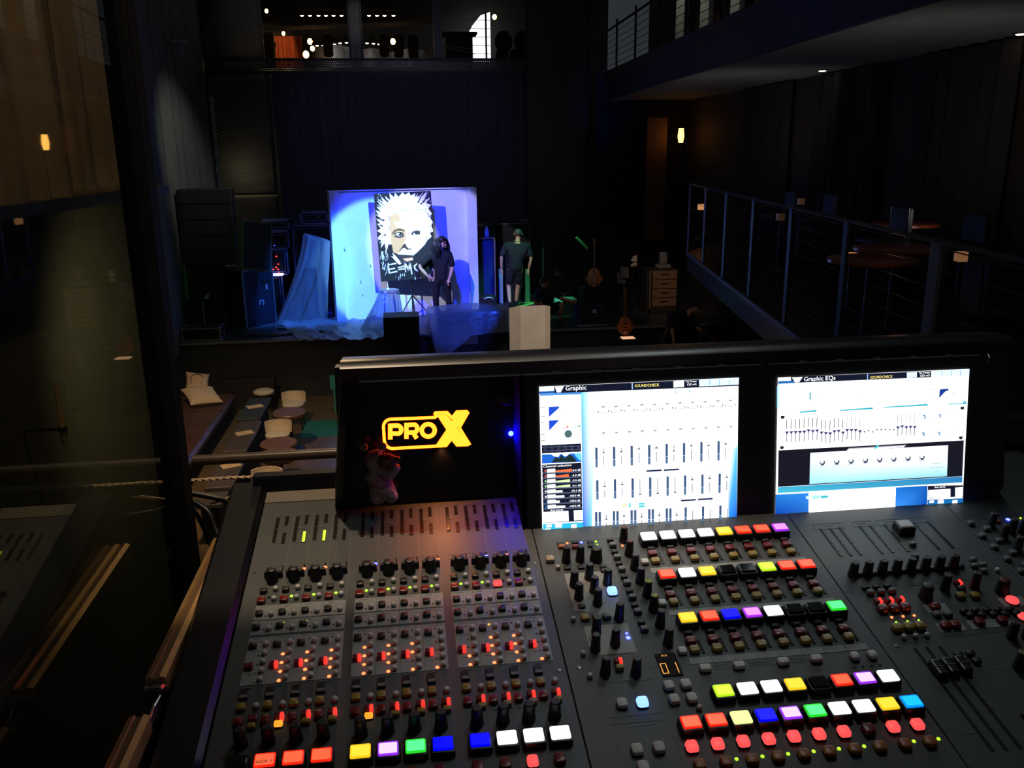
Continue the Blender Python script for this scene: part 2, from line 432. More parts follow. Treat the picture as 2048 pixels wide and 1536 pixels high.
m.build('key_lettering', [mat('key_lettering_red', (150, 40, 25), 0.6)], bay1, loc=(SU[1], -0.1545, 0))

# ---- bay 2
B2U = [0.3420 + 0.02925 * i for i in range(8)]
ROWS = [(0.1870, [E_W, E_W, E_W, E_W, E_Y, E_R, E_R, E_M], 0.1553, 0.1390), (0.0985, [E_R, E_W, E_Y, E_OFF, E_OFF, E_YG, E_R, E_R], 0.0645, 0.0500),
        (0.0092, [E_Y, E_R, E_B, E_M, E_W, E_OFF, E_OFF, E_G], -0.0250, -0.0400)]
for k, (v, cols, vr, vy) in enumerate(ROWS):
    off = 0.0 + 0.0018 * k
    for i in range(8):
        u = B2U[i] + off
        key(bay2, u, v, cols[i], h=0.014)
        m = MB(); m.rbox(0, 0, 0.0110, 0.0060, [(0, 0), (0.005, 0.0002), (0.0058, 0.0008)], r=0.001, seg=1); m.m = 1; m.box(-0.004, 0.004, -0.001, 0.0016, 0.0057, 0.006)
        m.build('name_tab', [SATIN, mat('label_strip_dim', (70, 72, 72), 0.6)], bay2, loc=(B2U[i] - 0.001, v - 0.0195, 0))
        sq(bay2, B2U[i] - 0.0025, vr, REDB, 0.0132, 0.0112, 0.0078, 'mute_button', 0.6)
        sq(bay2, B2U[i] - 0.0022, vy, YELB, 0.0130, 0.0112, 0.0068, 'solo_button', 0.6)
        meter(bay2, B2U[i] + 0.0088, vy - 0.004, vr + 0.004, w=0.0030)
    sq(bay2, 0.3240, vy, WHITEB, 0.0110, 0.0112, 0.0062, 'page_button', 0.5)
m = MB()
for v0, v1 in ((0.1165, 0.1275), (0.0275, 0.0375), (-0.0610, -0.0505)):
    for i in range(8): m.box(B2U[i] - 0.0135, B2U[i] + 0.0150, v0, v1, 0.0001, 0.0005)
m.poly([(0.204, 0.053, 0.0004), (0.268, 0.026, 0.0004), (0.268, 0.1285, 0.0004), (0.204, 0.1285, 0.0004)])
m.poly([(0.210, -0.033, 0.0004), (0.268, -0.033, 0.0004), (0.268, 0.020, 0.0004), (0.210, 0.020, 0.0004)])
m.build('panel_marking', [PLATE], bay2)
m = MB()
def frame(mm, x0, x1, y0, y1, t=0.0005, z=0.0001):
    mm.box(x0, x1, y0, y0 + t, z, z + 0.0003); mm.box(x0, x1, y1 - t, y1, z, z + 0.0003); mm.box(x0, x0 + t, y0, y1, z, z + 0.0003); mm.box(x1 - t, x1, y0, y1, z, z + 0.0003)
frame(m, 0.2078, 0.2746, -0.131, -0.079); frame(m, 0.2084, 0.2756, -0.245, -0.1405); frame(m, 0.203, 0.272, 0.132, 0.203); frame(m, 0.276, 0.316, -0.06, 0.203)
for v in (-0.0655, -0.0675, -0.0705, -0.0725): m.box(0.356, 0.376, v, v + 0.0008, 0.0001, 0.0004); m.box(0.400, 0.432, v, v + 0.0008, 0.0001, 0.0004); m.box(0.452, 0.475, v, v + 0.0008, 0.0001, 0.0004)
m.box(0.228, 0.255, -0.0775, -0.0762, 0.0001, 0.0004); m.box(0.228, 0.258, -0.1465, -0.145, 0.0001, 0.0004)
m.build('panel_print', [PRINT], bay2)
for u in (0.3428, 0.3858, 0.4425, 0.4857): sq(bay2, u, -0.0725, WHITEB, 0.0145, 0.0105, 0.007, 'wide_button', 0.5)
for u in (0.5354, 0.5586): sq(bay2, u, -0.0742, WHITEB, 0.0108, 0.0118, 0.007, 'page_button', 0.5)
for u in (0.528, 0.5395, 0.551, 0.562): led(bay2, u, -0.0888, L_OFF, 0.0018)
for i, e in enumerate([E_YG, E_W, E_W, E_Y, E_OFF, E_R, E_V, E_W]): key(bay2, 0.3495 + 0.0294 * i, -0.1160, e)
for i, e in enumerate([E_R, E_R, emat('lit_pale_lime', (1.1, 1.3, 0.4)), E_B, E_V, E_G, E_W, E_W, E_Y, E_C]):
    u = 0.2968 + 0.02945 * i
    key(bay2, u, -0.1570, e)
    sq(bay2, u - 0.0070, -0.1843, REDB if i == 7 else E_MUTE, 0.0138, 0.0142, 0.0078, 'mute_button', 0.5)
    sq(bay2, u - 0.0056, -0.2080, ORAB, 0.0130, 0.0130, 0.007, 'solo_button', 0.5)
    if i > 0 and i != 7: led(bay2, u + 0.0082, -0.2028, L_GRN, 0.0021)
    rnd(bay2, u - 0.008, -0.1722, REDB, 0.0022, 0.003, 'bus_button')
led(bay2, 0.3495 + 0.0294 * 5 - 0.001, -0.1055, L_RED, 0.001)
for q in ((0.2119, 0.1560), (0.2323, 0.1560)): knob(bay2, *q, 'tall')
knob(bay2, 0.2556, 0.1550, 'fat')
DULLRED = mat('dull_red_cap', (95, 40, 36), 0.5); YCAP = mat('olive_yellow_cap', (175, 170, 55), 0.5); GCAP = mat('grey_cap', (70, 70, 72), 0.5)
for k, v in enumerate((0.1950, 0.1612, 0.1290, 0.0985, 0.0705, 0.0413, 0.0110, -0.0235)):
    knob(bay2, 0.3062 + (0.0006 * k if k > 3 else 0), v, 'tall', (DULLRED, DULLRED, GCAP, GCAP, YCAP, YCAP, GCAP, GCAP)[k])
for q in ((0.2131, 0.1015), (0.2370, 0.1150), (0.2381, 0.0863), (0.2600, 0.1005), (0.2146, 0.0752), (0.2374, 0.0607), (0.2596, 0.0296),
          (0.2241, 0.0072), (0.2162, -0.0232), (0.2432, -0.0168), (0.2198, -0.0640), (0.2566, -0.0690)): knob(bay2, *q, 'tall', GCAP)
sq(bay2, 0.2620, 0.0800, BLUEKEY, 0.0135, 0.0140, 0.008, 'lit_button', 0.5)
led(bay2, 0.2629, -0.0070, L_BLU, 0.0030); led(bay2, 0.2628, 0.0010, L_BLU, 0.0018)
sq(bay2, 0.2521, -0.1163, BLUEKEY, 0.0138, 0.0140, 0.0075, 'lit_button', 0.5); sq(bay2, 0.2280, -0.1155, WHITEB, 0.0130, 0.0132, 0.0072, 'page_button', 0.5)
for q in ((0.2900, -0.0950), (0.3109, -0.0950), (0.2902, -0.1166), (0.3114, -0.1168)): sq(bay2, *q, WHITEB, 0.0125, 0.0132, 0.0072, 'page_button', 0.5)
for q in ((0.2286, -0.1812), (0.2534, -0.1813), (0.2295, -0.2042)): sq(bay2, *q, WHITEB, 0.0132, 0.0142, 0.0072, 'page_button', 0.5)
for q in ((0.3160, -0.1311), (0.1993, -0.0307), (0.1999, -0.0681), (0.1987, 0.0326), (0.1972, 0.1404)): rnd(bay2, *q, WHITEB, 0.0032)
sq(bay2, 0.1890, 0.1592, mat('clear_button', (170, 150, 130), 0.15), 0.0125, 0.0115, 0.007, 'page_button', 0.5)
half(bay2, 0.2395, -0.0490, True); sq(bay2, 0.2385, -0.0600, YELB, 0.0100, 0.0072, 0.0075, 'send_button')
sq(bay2, 0.2150, 0.0338, YELB, 0.0120, 0.0110, 0.006, 'solo_button', 0.4)
WT = mat('grey_button_top', (105, 107, 106), 0.5)
for q in ((0.2298, 0.0344), (0.2436, 0.0328)): sq(bay2, *q, WT, 0.0110, 0.0095, 0.007)
for q in ((0.2149, 0.0568), (0.2105, 0.1389), (0.2307, 0.1384), (0.2622, 0.1367), (0.2614, 0.1280), (0.2110, 0.1960), (0.2331, 0.1974), (0.2563, 0.1949), (0.2558, 0.1873)): sq(bay2, *q, BLACK, 0.0100, 0.0070, 0.004)
sq(bay2, 0.2114, 0.1883, ORAB, 0.0105, 0.0070, 0.005, 'solo_button'); sq(bay2, 0.2309, 0.1862, REDB, 0.0100, 0.0070, 0.005, 'bus_button')
for k, v in enumerate((0.1956, 0.1669, 0.1394, 0.1096, 0.0791, 0.0501, 0.0165)):
    sq(bay2, 0.2862, v, BLACK, 0.0095, 0.0065, 0.0055); sq(bay2, 0.2870, v - 0.0130, WT, 0.0105, 0.0080, 0.0070)
    if 0 <= k < 5: led(bay2, 0.2882, v + 0.0052, L_GRN, 0.0009)
for q, e in (((0.2216, 0.1983), L_RED), ((0.2429, 0.1979), L_BLU), ((0.2648, 0.1975), L_GRN), ((0.3020, 0.1836), L_RED)): led(bay2, *q, e, 0.0019)
led(bay2, 0.2654, 0.1897, L_GRN, 0.0012)
# seven-segment display
m = MB(); m.rbox(0.3012, -0.0588, 0.0262, 0.0385, [(0, 0), (0.0012, 0.0002), (0.0016, 0.0006)], r=0.0012, seg=2)
m.m = 1
def seg7(x, y, w, h, on):
    t = 0.0011; z0, z1 = 0.0016, 0.0018; g = 0.0003
    S7 = {'a': (x, x + w, y + h - t, y + h), 'd': (x, x + w, y, y + t), 'g': (x, x + w, y + h / 2 - t / 2, y + h / 2 + t / 2),
          'f': (x - t, x, y + h / 2 + g, y + h), 'e': (x - t, x, y, y + h / 2 - g), 'b': (x + w, x + w + t, y + h / 2 + g, y + h), 'c': (x + w, x + w + t, y, y + h / 2 - g)}
    for k in on: a = S7[k]; m.box(a[0], a[1], a[2], a[3], z0, z1)
seg7(0.2908, -0.0738, 0.0056, 0.0172, 'abcdef'); seg7(0.3036, -0.0738, 0.0056, 0.0172, 'bc')
put_text(m, 'BUS', 0.2955, -0.0455, 0.0018, 0.0042, 0.0075)
m.build('number_display', [MATTE, emat('orange_digits', (1.0, 0.42, 0.06), 1.0)], bay2)

# ---- bay 3
for u in (0.6160, 0.6314, 0.6466, 0.6800, 0.6967, 0.7207, 0.7696, 0.7921): meter(bay3, u, 0.1236, 0.1920, w=0.0034)
m = MB()
for x0, x1 in ((0.607, 0.655), (0.671, 0.704), (0.711, 0.755), (0.761, 0.80)): frame(m, x0, x1, 0.19, 0.204, 0.0004); m.box((x0 + x1) / 2 - 0.008, (x0 + x1) / 2 + 0.008, 0.1985, 0.2, 0.0001, 0.0004)
for x0 in (0.69, 0.725, 0.76): m.box(x0, x0 + 0.018, 0.055, 0.056, 0.0001, 0.0004)
frame(m, 0.604, 0.658, -0.2, -0.056, 0.0005); frame(m, 0.664, 0.84, -0.25, -0.05, 0.0004); frame(m, 0.68, 0.835, -0.042, 0.05, 0.0004)
for k in range(14): m.box(0.70 + 0.012 * (k % 5), 0.708 + 0.012 * (k % 5), -0.07 - 0.02 * (k // 5), -0.069 - 0.02 * (k // 5), 0.0001, 0.0004)
m.build('panel_print', [PRINT], bay3)
m = MB(); m.box(0.676, 0.708, -0.006, 0.010, 0.0001, 0.0004); m.box(0.672, 0.708, -0.043, -0.026, 0.0001, 0.0004); m.box(0.716, 0.776, -0.042, -0.026, 0.0001, 0.0004); m.box(0.786, 0.822, -0.006, 0.012, 0.0001, 0.0004)
m.build('panel_marking', [PLATE], bay3)
m = MB(); m.rbox(0, 0, 0.026, 0.024, [(0, 0), (0.012, 0.0005), (0.014, 0.002)], r=0.002, seg=2); m.m = 1; m.rbox(0, 0, 0.0215, 0.019, [(0.014, 0), (0.0152, 0.0012)], r=0.0016, seg=2)
m.build('guarded_key', [SATIN, mat('clear_window', (150, 148, 140), 0.12)], bay3, loc=(0.7400, 0.1720, 0))
rnd(bay3, 0.7345, 0.1370, mat('grey_dome', (62, 62, 62), 0.3), 0.0055, 0.006, 'dome_button')
for i in range(8):
    u = 0.6112 + 0.02178 * i
    knob(bay3, u, 0.0800, 'fader_knob'); link('toggle_bar', cap_mesh('spacer_bar', 0.0125, 0.0062, 0.005, [BLACK, SATIN], 0.2, 0.5), bay3, (u + 0.0105, 0.0795, 0))
sq(bay3, 0.7215, 0.1080, BLACK, 0.010, 0.008, 0.006)
for k, u in enumerate((0.6148, 0.6308, 0.6466)):
    sq(bay3, u, 0.0500, BLACK, 0.0100, 0.0068, 0.005); sq(bay3, u + 0.001, 0.0388, WT, 0.0105, 0.0075, 0.007)
    half(bay3, u + 0.0025, 0.0205, True); sq(bay3, u + 0.0005, 0.0048, REDB, 0.0135, 0.0125, 0.008, 'mute_button', 0.7)
    led(bay3, u + 0.0068, -0.0086, L_RED, 0.0019); led(bay3, u + 0.0076, -0.0182, L_GRN, 0.0014)
    sq(bay3, u + 0.0007, -0.0320, YELB, 0.0135, 0.0120, 0.008, 'solo_button', 0.6); rnd(bay3, u + 0.0012, -0.0478, WHITEB, 0.0034, 0.006)
for u, v, kd, cp in ((0.6887, 0.0244, 'fat', GCAP), (0.7244, 0.0366, 'tall', GCAP), (0.7685, 0.0363, 'tall', GCAP), (0.8009, 0.0234, 'fat', DULLRED)): knob(bay3, u, v, kd, cp)
half(bay3, 0.7489, 0.0442, True); sq(bay3, 0.7472, 0.0337, BLACK, 0.0110, 0.008, 0.006)
for q in ((0.7368, 0.0187), (0.7564, 0.0165)): sq(bay3, *q, YELB, 0.0125, 0.0110, 0.007, 'solo_button', 0.5)
sq(bay3, 0.6888, 0.0017, REDB, 0.0135, 0.012, 0.007, 'mute_button', 0.6)
sq(bay3, 0.6831, -0.0129, WT, 0.0105, 0.0085, 0.007); sq(bay3, 0.6977, -0.0146, WT, 0.0105, 0.0085, 0.007); led(bay3, 0.7012, -0.0095, L_AMB, 0.0012)
for q in ((0.6815, -0.0345), (0.6950, -0.0348), (0.7302, -0.0331), (0.7626, -0.0336)): sq(bay3, *q, REDB, 0.0130, 0.0115, 0.007, 'mute_button', 0.6)
rnd(bay3, 0.8018, 0.0024, E_MUTE, 0.0085, 0.006, 'lit_round_button'); rnd(bay3, 0.7960, -0.0300, E_MUTE, 0.0078, 0.006, 'lit_round_button')
for q in ((0.8021, 0.0914), (0.7960, 0.0781), (0.8094, 0.0791), (0.8025, 0.0661)): sq(bay3, *q, WT, 0.0100, 0.0075, 0.0065)
for k in range(5): sq(bay3, 0.7230 + 0.0160 * k, -0.0105 - 0.001 * k, BLACK, 0.0105, 0.0075, 0.006); sq(bay3, 0.7265 + 0.0160 * k, -0.0190 - 0.001 * k, BLACK, 0.0105, 0.0075, 0.006)
rnd(bay3, 0.8229, 0.0651, WHITEB, 0.0034)
for k, u in enumerate((0.6268, 0.6426, 0.6600)):
    m = MB(); m.box(-0.0022, 0.0022, -0.16, 0.0, 0.0001, 0.0006); m.build('fader_slot', [MATTE], bay3, loc=(u - 0.006, -0.066, 0))
    m = MB(); m.rbox(0, 0, 0.0135, 0.026, [(0, 0), (0.006, 0), (0.010, 0.001), (0.0105, 0.003)], r=0.002, seg=2); m.m = 1; m.box(-0.0062, 0.0062, -0.0006, 0.0006, 0.0104, 0.0109)
    m.build('fader_cap', [SATIN, CHROME], bay3, loc=(u, -0.108 + 0.0015 * k, 0))
for k in range(4): sq(bay3, 0.668 + 0.016 * (k % 2), -0.085 - 0.013 * (k // 2), BLACK, 0.0105, 0.009, 0.006)
knob(bay3, 0.7300, -0.1120, 'tall', mat('tan_cap', (150, 130, 95), 0.5)); knob(bay3, 0.7560, -0.0620, 'tall', GCAP); knob(bay3, 0.7760, -0.0640, 'tall', GCAP)
for k in range(9): sq(bay3, 0.690 + 0.018 * (k % 3), -0.185 - 0.016 * (k // 3), BLACK, 0.012, 0.010, 0.005)
# ---- bay 4
for q in ((0.8499 + 0.004, 0.1763), (0.8520, 0.1438), (0.8530, 0.1164), (0.8540, 0.0874), (0.8560, 0.0593), (0.8700, 0.1600), (0.8700, 0.1300), (0.8710, 0.1000), (0.8710, 0.0720)): sq(bay4, *q, WT, 0.0105, 0.0085, 0.007)
for q in ((0.882, 0.168), (0.882, 0.138), (0.883, 0.108), (0.884, 0.078), (0.903, 0.15), (0.921, 0.15), (0.94, 0.15), (0.91, 0.1), (0.93, 0.09), (0.95, 0.12)): knob(bay4, *q, 'tall', GCAP)
for q, e in (((0.9010, 0.1854), L_RED), ((0.9435, 0.1838), L_GRN)): led(bay4, *q, e, 0.0019)
led(bay4, 0.9217, 0.1832, L_BLU, 0.0034)
sq(bay4, 0.898, 0.177, ORAB, 0.0105, 0.007, 0.005, 'solo_button')
m = MB(); frame(m, 0.860, 0.895, 0.06, 0.2, 0.0004); frame(m, 0.898, 0.96, 0.06, 0.2, 0.0004); m.build('panel_print', [PRINT], bay4)

for b_, m_ in HOLES.values(): m_.build('unlit_indicators', [L_OFF], b_)['kind'] = 'stuff'
# ---- monitor bridge
TB = math.radians(6.5)
bridge_loc = Vector((0, 1.1948572 - P0.y, 0.9969291 - P0.z))
BR = (PI / 2 - TB, 0, 0)
m = MB()   # local axes: x across, y up the face, z towards the mixer
def slab(m, pts, z0, z1, b=0.006):
    c = Vector((sum(p[0] for p in pts) / len(pts), sum(p[1] for p in pts) / len(pts)))
    def ins(d): return [(p[0] + (d if p[0] < c.x else -d), p[1] + (d if p[1] < c.y else -d)) for p in pts]
    m.loft([[(x, y, z) for x, y in ins(d)] for z, d in ((z0, b), (z0 + b, 0), (z1 - b, 0), (z1, b))])
face = [(0.1645, -0.012), (0.1645, 0.268), (0.930, 0.268), (0.945, 0.255), (0.955, 0.02), (0.935, -0.012)]
slab(m, list(reversed(face)), -0.062, 0.000, 0.004)
# recessed bay of the logo at the left, closed by a tapering cheek
m.box(-0.115, 0.166, 0.030, 0.250, -0.130, -0.0855)
def cheek():
    prof = [(-0.130, 0.034), (-0.086, 0.030), (-0.060, 0.045), (-0.006, 0.170), (0.004, 0.255), (-0.130, 0.248)]
    xo = lambda n, w: (-0.098 - 0.020 * (0.262 - w) / 0.23) * (1 + 0.8 * -n)
    m.loft([[(xo(n, w) + d, w, n) for n, w in prof] for d in (0.0, 0.010)])
cheek()
m.m = 1; m.box(0.1605, 0.1642, -0.012, 0.262, -0.0855, 0.0006); m.m = 0  # near-black sheet added to keep the bay's right edge in shade
bridge = m.build('monitor_bridge', [mat('bridge_black', (13, 13, 16), 0.4), mat('bridge_recess_shade', (4, 4, 4), 0.95, spec=0.05)], desk, loc=bridge_loc, rot=BR)
m = MB()
m.loft([[(x, y, z) for y, z in ((0.2405, -0.132), (0.2405, 0.010), (0.260, 0.017), (0.2672, 0.010), (0.2700, -0.003), (0.2690, -0.058), (0.2560, -0.132))] for x in (-0.0985, -0.0785, -0.0775, 0.930, 0.940)])
m.build('bridge_hood', [mat('bridge_hood_black', (20, 20, 23), 0.33)], bridge, smooth=True)
m = MB()
for x0, x1 in ((-0.0725, 0.1617), (0.1637, 0.5300), (0.5417, 0.8850)): m.box(x0, x1, 0.2388, 0.2412, 0.008, 0.0135)
for x in (0.21, 0.27, 0.33, 0.395, 0.46, 0.59, 0.65, 0.71, 0.77, 0.83): m.box(x, x + 0.012, 0.2412, 0.2432, 0.0115, 0.0138)
m.build('metal_lip', [mat('lip_grey_metal', (150, 150, 150), 0.35, 0.7)], bridge)
m = MB(); m.rbox(0.0235, 0.140, 0.196, 0.188, [(-0.085, 0), (-0.083, 0.0003), (-0.0825, 0.001)], r=0.008, seg=3)
m.build('logo_panel', [mat('gloss_black_panel', (8, 8, 9), 0.12)], bridge)
# lit logo
BK = 1.068   # the bay lies 8.5 cm behind the screens' plane, so its logo is that much bigger
def LB(x, w): return (x * BK, w * BK - 0.0282)
def LG(x, y): return LB(-0.0435 + (x - 480) * 0.000191 - (y - 790) * 8.7e-6, 0.1613 - (x - 480) * 1e-5 - (y - 790) * 0.000194)
m = MB(); z = -0.0824
def arc(cx, cy, rx, ry, a0, a1, n=8): return [LG(cx + rx * math.cos(math.radians(a0 + (a1 - a0) * i / n)), cy + ry * math.sin(math.radians(a0 + (a1 - a0) * i / n))) for i in range(n + 1)]
fr = [LG(888, 668)] + [LG(560, 682)] + arc(548, 738, 60, 56, 265, 180, 6) + [LG(494, 850)] + arc(556, 850, 60, 58, 175, 88, 6) + [LG(966, 886)] + [LG(1010, 830), LG(1052, 882), LG(1132, 880), LG(1146, 872), LG(1068, 748), LG(1132, 632), LG(1122, 622), LG(1048, 625), LG(1012, 672), LG(972, 630), LG(886, 632), LG(880, 640), LG(897, 668)]
m.ribbon(fr, 0.0046, z, h=0.0008)
xp = [(892, 646), (966, 643), (1011, 697), (1050, 636), (1122, 634), (1051, 749), (1140, 874), (1056, 877), (1012, 812), (962, 880), (890, 880), (968, 763)]
m.prism([LG(*p) for p in reversed(xp)], z, z + 0.0012)
m.ribbon([LG(539, 838), LG(539, 733), LG(590, 731)] + arc(592, 763, 31, 32, 290, 430, 6) + [LG(552, 793)], 0.0068, z + 0.0001, h=0.0008)
m.ribbon([LG(662, 833), LG(662, 727), LG(715, 724)] + arc(716, 754, 30, 31, 290, 430, 6) + [LG(676, 785)], 0.0068, z + 0.0001, h=0.0008)
m.ribbon([LG(712, 784), LG(741, 830)], 0.0068, z + 0.0002, h=0.0008)
m.ribbon(arc(829, 768, 50, 48, 0, 345, 22), 0.0068, z + 0.0001, closed=True, h=0.0008)
lo = m.build('logo_sign', [emat('yellow_neon', (14.0, 0.88, 0.05), 1.0)], bridge); lo['label'] = 'glowing yellow lettering reading PROX in a rounded outline'
m = MB(); n = 28; kx, kw = LB(0.1400, 0.2035)
m.loft([[(kx + r * math.cos(2 * PI * i / n), kw + r * math.sin(2 * PI * i / n), z) for i in range(n)] for r, z in ((0.0118, -0.085), (0.0118, -0.081), (0.0096, -0.0805), (0.0096, -0.0845))], False, False)
m.lathe([(0.0094, -0.0845), (0.0086, -0.076), (0.0075, -0.0745)], kx, kw, 20); m.box(kx - 0.005, kx + 0.005, kw - 0.019, kw - 0.018, -0.085, -0.084)
m.build('ring_knob', [mat('ring_knob_black', (58, 58, 62), 0.35)], bridge, smooth=True)
q = LB(0.1462, 0.1503); link('indicator_light', led_mesh(emat('strong_blue_lamp', (0.5, 0.9, 1300)), 0.0042), bridge, (q[0], q[1], -0.0853))
m = MB()
for w in (0.1655, 0.152, 0.1373, 0.1105): q = LB(0.1330, w); m.rbox(q[0], q[1], 0.005, 0.005, [(-0.085, 0), (-0.084, 0.0005)], r=0.001, seg=1)
m.build('socket_row', [mat('socket_black', (26, 26, 30), 0.3)], bridge)

# ---- displays: flat user interface drawn face by face
W_ = (1.7, 1.75, 1.8)
def screen(x0, x1, y0, y1, corners, art):
    m = MB(); TL, TR, BRc, BL = corners
    def st(px, py):
        s, t = 0.5, 0.5
        for _ in range(6):
            s = (px - (TL[0] + (BL[0] - TL[0]) * t)) / ((TR[0] + (BRc[0] - TR[0]) * t) - (TL[0] + (BL[0] - TL[0]) * t))
            t = (py - (TL[1] + (TR[1] - TL[1]) * s)) / ((BL[1] + (BRc[1] - BL[1]) * s) - (TL[1] + (TR[1] - TL[1]) * s))
        return s, t
    state = {'z': 0.0022}
    def P(px, py): s, t = st(px, py); return (x0 + (x1 - x0) * s, y1 - (y1 - y0) * t, state['z'])
    def quad(a, b, c, d, col):
        m.k = tuple(reversed(col)) if isinstance(col[0], tuple) else col
        m.add([P(*a), P(*b), P(*c), P(*d)], [(3, 2, 1, 0)])
    def rect(cx, cy, w, h, col):
        s, t = st(cx, cy); X = x0 + (x1 - x0) * s; Y = y1 - (y1 - y0) * t; kx = (x1 - x0) / (TR[0] - TL[0]); hx = w * kx / 2; hy = h * kx / 2
        m.k = col; m.add([(X - hx, Y - hy, state['z']), (X + hx, Y - hy, state['z']), (X + hx, Y + hy, state['z']), (X - hx, Y + hy, state['z'])], [(0, 1, 2, 3)])
    def txt(s_, px, py, h, w, col):
        m.k = col; q = P(px, py); kx = (x1 - x0) / (TR[0] - TL[0]); put_text(m, s_, q[0], q[1], state['z'], h * kx * 1.35, w * kx)
    def up(): state['z'] += 0.00008
    m.k = W_; quad(TL, TR, BRc, BL, W_); up()
    art(quad, rect, txt, up, st, P, m)
    return m.build('display_screen', [vcmat('lit_display', 1.0)], bridge)
BLUE = (0.02, 0.13, 0.75); CYAN = (0.16, 0.8, 1.3); DK = (0.008, 0.010, 0.028); SLATE = (0.055, 0.11, 0.24); TEAL = (0.03, 0.5, 0.62)
def art1(quad, rect, txt, up, st, P, m):
    # blue margins either side of the white faders
    quad((520, 262), (640, 262), (590, 1405), (517, 1408), (CYAN, W_, CYAN, (0.01, 0.16, 0.9)))
    quad((1770, 780), (1852, 720), (1835, 1330), (1762, 1335), (W_, CYAN, (0.01, 0.12, 0.75), (0.03, 0.35, 1.2)))
    up()
    quad((296, 212), (1878, 156), (1874, 222), (296, 270), DK); up()
    quad((172, 215), (292, 211), (292, 250), (172, 254), W_); quad((172, 254), (300, 250), (300, 268), (172, 272), (0.01, 0.1, 0.45))
    quad((302, 215), (378, 212), (350, 262), (318, 264), W_); quad((1308, 178), (1400, 174), (1398, 228), (1308, 232), (1.2, 1.5, 1.8))
    quad((1530, 168), (1878, 156), (1874, 212), (1530, 224), (0.9, 1.3, 1.8)); quad((950, 190), (958, 190), (958, 244), (950, 244), (0.5, 0.8, 1.5)); up()
    for x in (1618, 1704, 1792): quad((x, 168), (x + 5, 168), (x + 5, 216), (x, 217), (0.15, 0.4, 1.0))
    txt('Graphic', 388, 248, 40, 178, W_); txt('SOUNDCHECK', 975, 226, 24, 210, (1.6, 1.35, 0.35)); txt('Tap Tempo', 1412, 190, 15, 96, W_); txt('120 mS', 1420, 216, 18, 86, W_)
    # left column
    quad((176, 272), (520, 262), (520, 280), (176, 290), (0.1, 0.35, 0.9))
    for y in (378, 490): 
        m.k = (0.02, 0.09, 0.75); m.add([P(248, y + 2), P(334, y - 1), P(334, y + 12 if y < 400 else y), P(248, y + 86)], [(3, 2, 1, 0)])
    for y, c in ((385, DK), (458, (0.2, 0.2, 0.25)), (510, (0.1, 0.1, 0.4)), (570, (0.4, 0.4, 0.4)), (610, (0.05, 0.2, 0.5)), (660, (0.2, 0.03, 0.03))): rect(196, y, 34, 5, c)
    rect(385, 552, 46, 5, (0.4, 0.1, 0.1)); rect(402, 545, 14, 16, (0.9, 0.08, 0.06)); rect(485, 548, 46, 5, (0.1, 0.3, 0.1)); rect(503, 541, 12, 16, (0.08, 0.5, 0.2)); rect(382, 418, 34, 4, (0.5, 0.5, 0.5)); rect(488, 414, 34, 3, (0.6, 0.6, 0.6))
    c = P(407, 605); kx = 0.000181
    for r, col in ((32, (0.03, 0.16, 0.25)), (25, (0.12, 0.17, 0.17))):
        m.k = col; m.add([(c[0] + r * kx * math.cos(2 * PI * i / 16), c[1] + r * kx * math.sin(2 * PI * i / 16), c[2] + (0.0001 if r == 25 else 0)) for i in range(16)], [tuple(range(16))])
    quad((184, 697), (513, 686), (513, 753), (184, 766), DK); quad((184, 775), (513, 766), (516, 840), (184, 850), (0.02, 0.16, 0.75)); quad((184, 860), (512, 846), (514, 1240), (188, 1250), DK); up()
    for i in range(6): quad((200 + 55 * i, 698), (230 + 55 * i, 697), (230 + 55 * i, 755), (200 + 55 * i, 757), (0.03, 0.035, 0.08))
    for y in (712, 740): quad((184, y + 3), (513, y - 8), (513, y - 5), (184, y + 6), (0.2, 0.2, 0.35))
    m.k = (0.012, 0.03, 0.03); m.add([P(*q) for q in ((262, 842), (300, 795), (330, 808), (345, 775), (372, 808), (415, 775), (450, 800), (475, 838))], [tuple(reversed(range(8)))])
    quad((258, 772), (340, 770), (318, 796), (290, 792), W_); quad((345, 768), (420, 766), (385, 792), (366, 786), W_); quad((450, 770), (513, 768), (513, 835), (490, 820), CYAN)
    txt('Channel selection', 192, 884, 20, 240, W_)
    rows = [('-5.0 dB', 430, (1.5, 0.22, 0.06)), ('-6.0 dB', 405, (1.3, 0.2, 0.06)), ('-5.0 dB', 415, (0.8, 1.0, 0.55)), ('-4.1 dB', 415, (0.8, 1.0, 0.55)), ('-45.4 dB', 350, W_), ('-100.0 dB', 365, W_), ('-100.0 dB', 325, W_), ('-100.0 dB', 370, W_)]
    for i, (d, xe, c) in enumerate(rows):
        y = 912 + 43.3 * i
        quad((186, y + 14), (513, y + 4), (513, y + 14), (186, y + 24), (0.11, 0.14, 0.22)); up()
        rect(210, y, 12, 16, [(1.0, 0.12, 0.1), (1.0, 0.12, 0.1), (0.4, 1, 0.4), (0.5, 1.2, 0.5), W_, W_, (0.02, 0.1, 0.5), (0.02, 0.2, 0.9)][i]); rect(258, y - 2, 70, 30, W_)
        w = xe - 294; quad((294, y - (2 if i < 4 else 8)), (xe, y - (16 if i < 4 else 10)), (xe, y + 8), (294, y + 10), c)
        txt(d, 500 - 10 * len(d) - (8 if len(d) > 8 else 0), y + 4, 17, 10 * len(d) + 6, W_)
    quad((188, 1240), (514, 1230), (514, 1340), (190, 1350), DK); up(); quad((188, 1258), (396, 1250), (398, 1338), (188, 1346), W_); quad((440, 1248), (512, 1246), (512, 1330), (442, 1334), W_); txt('Aux Sends', 245, 1252, 16, 110, W_)
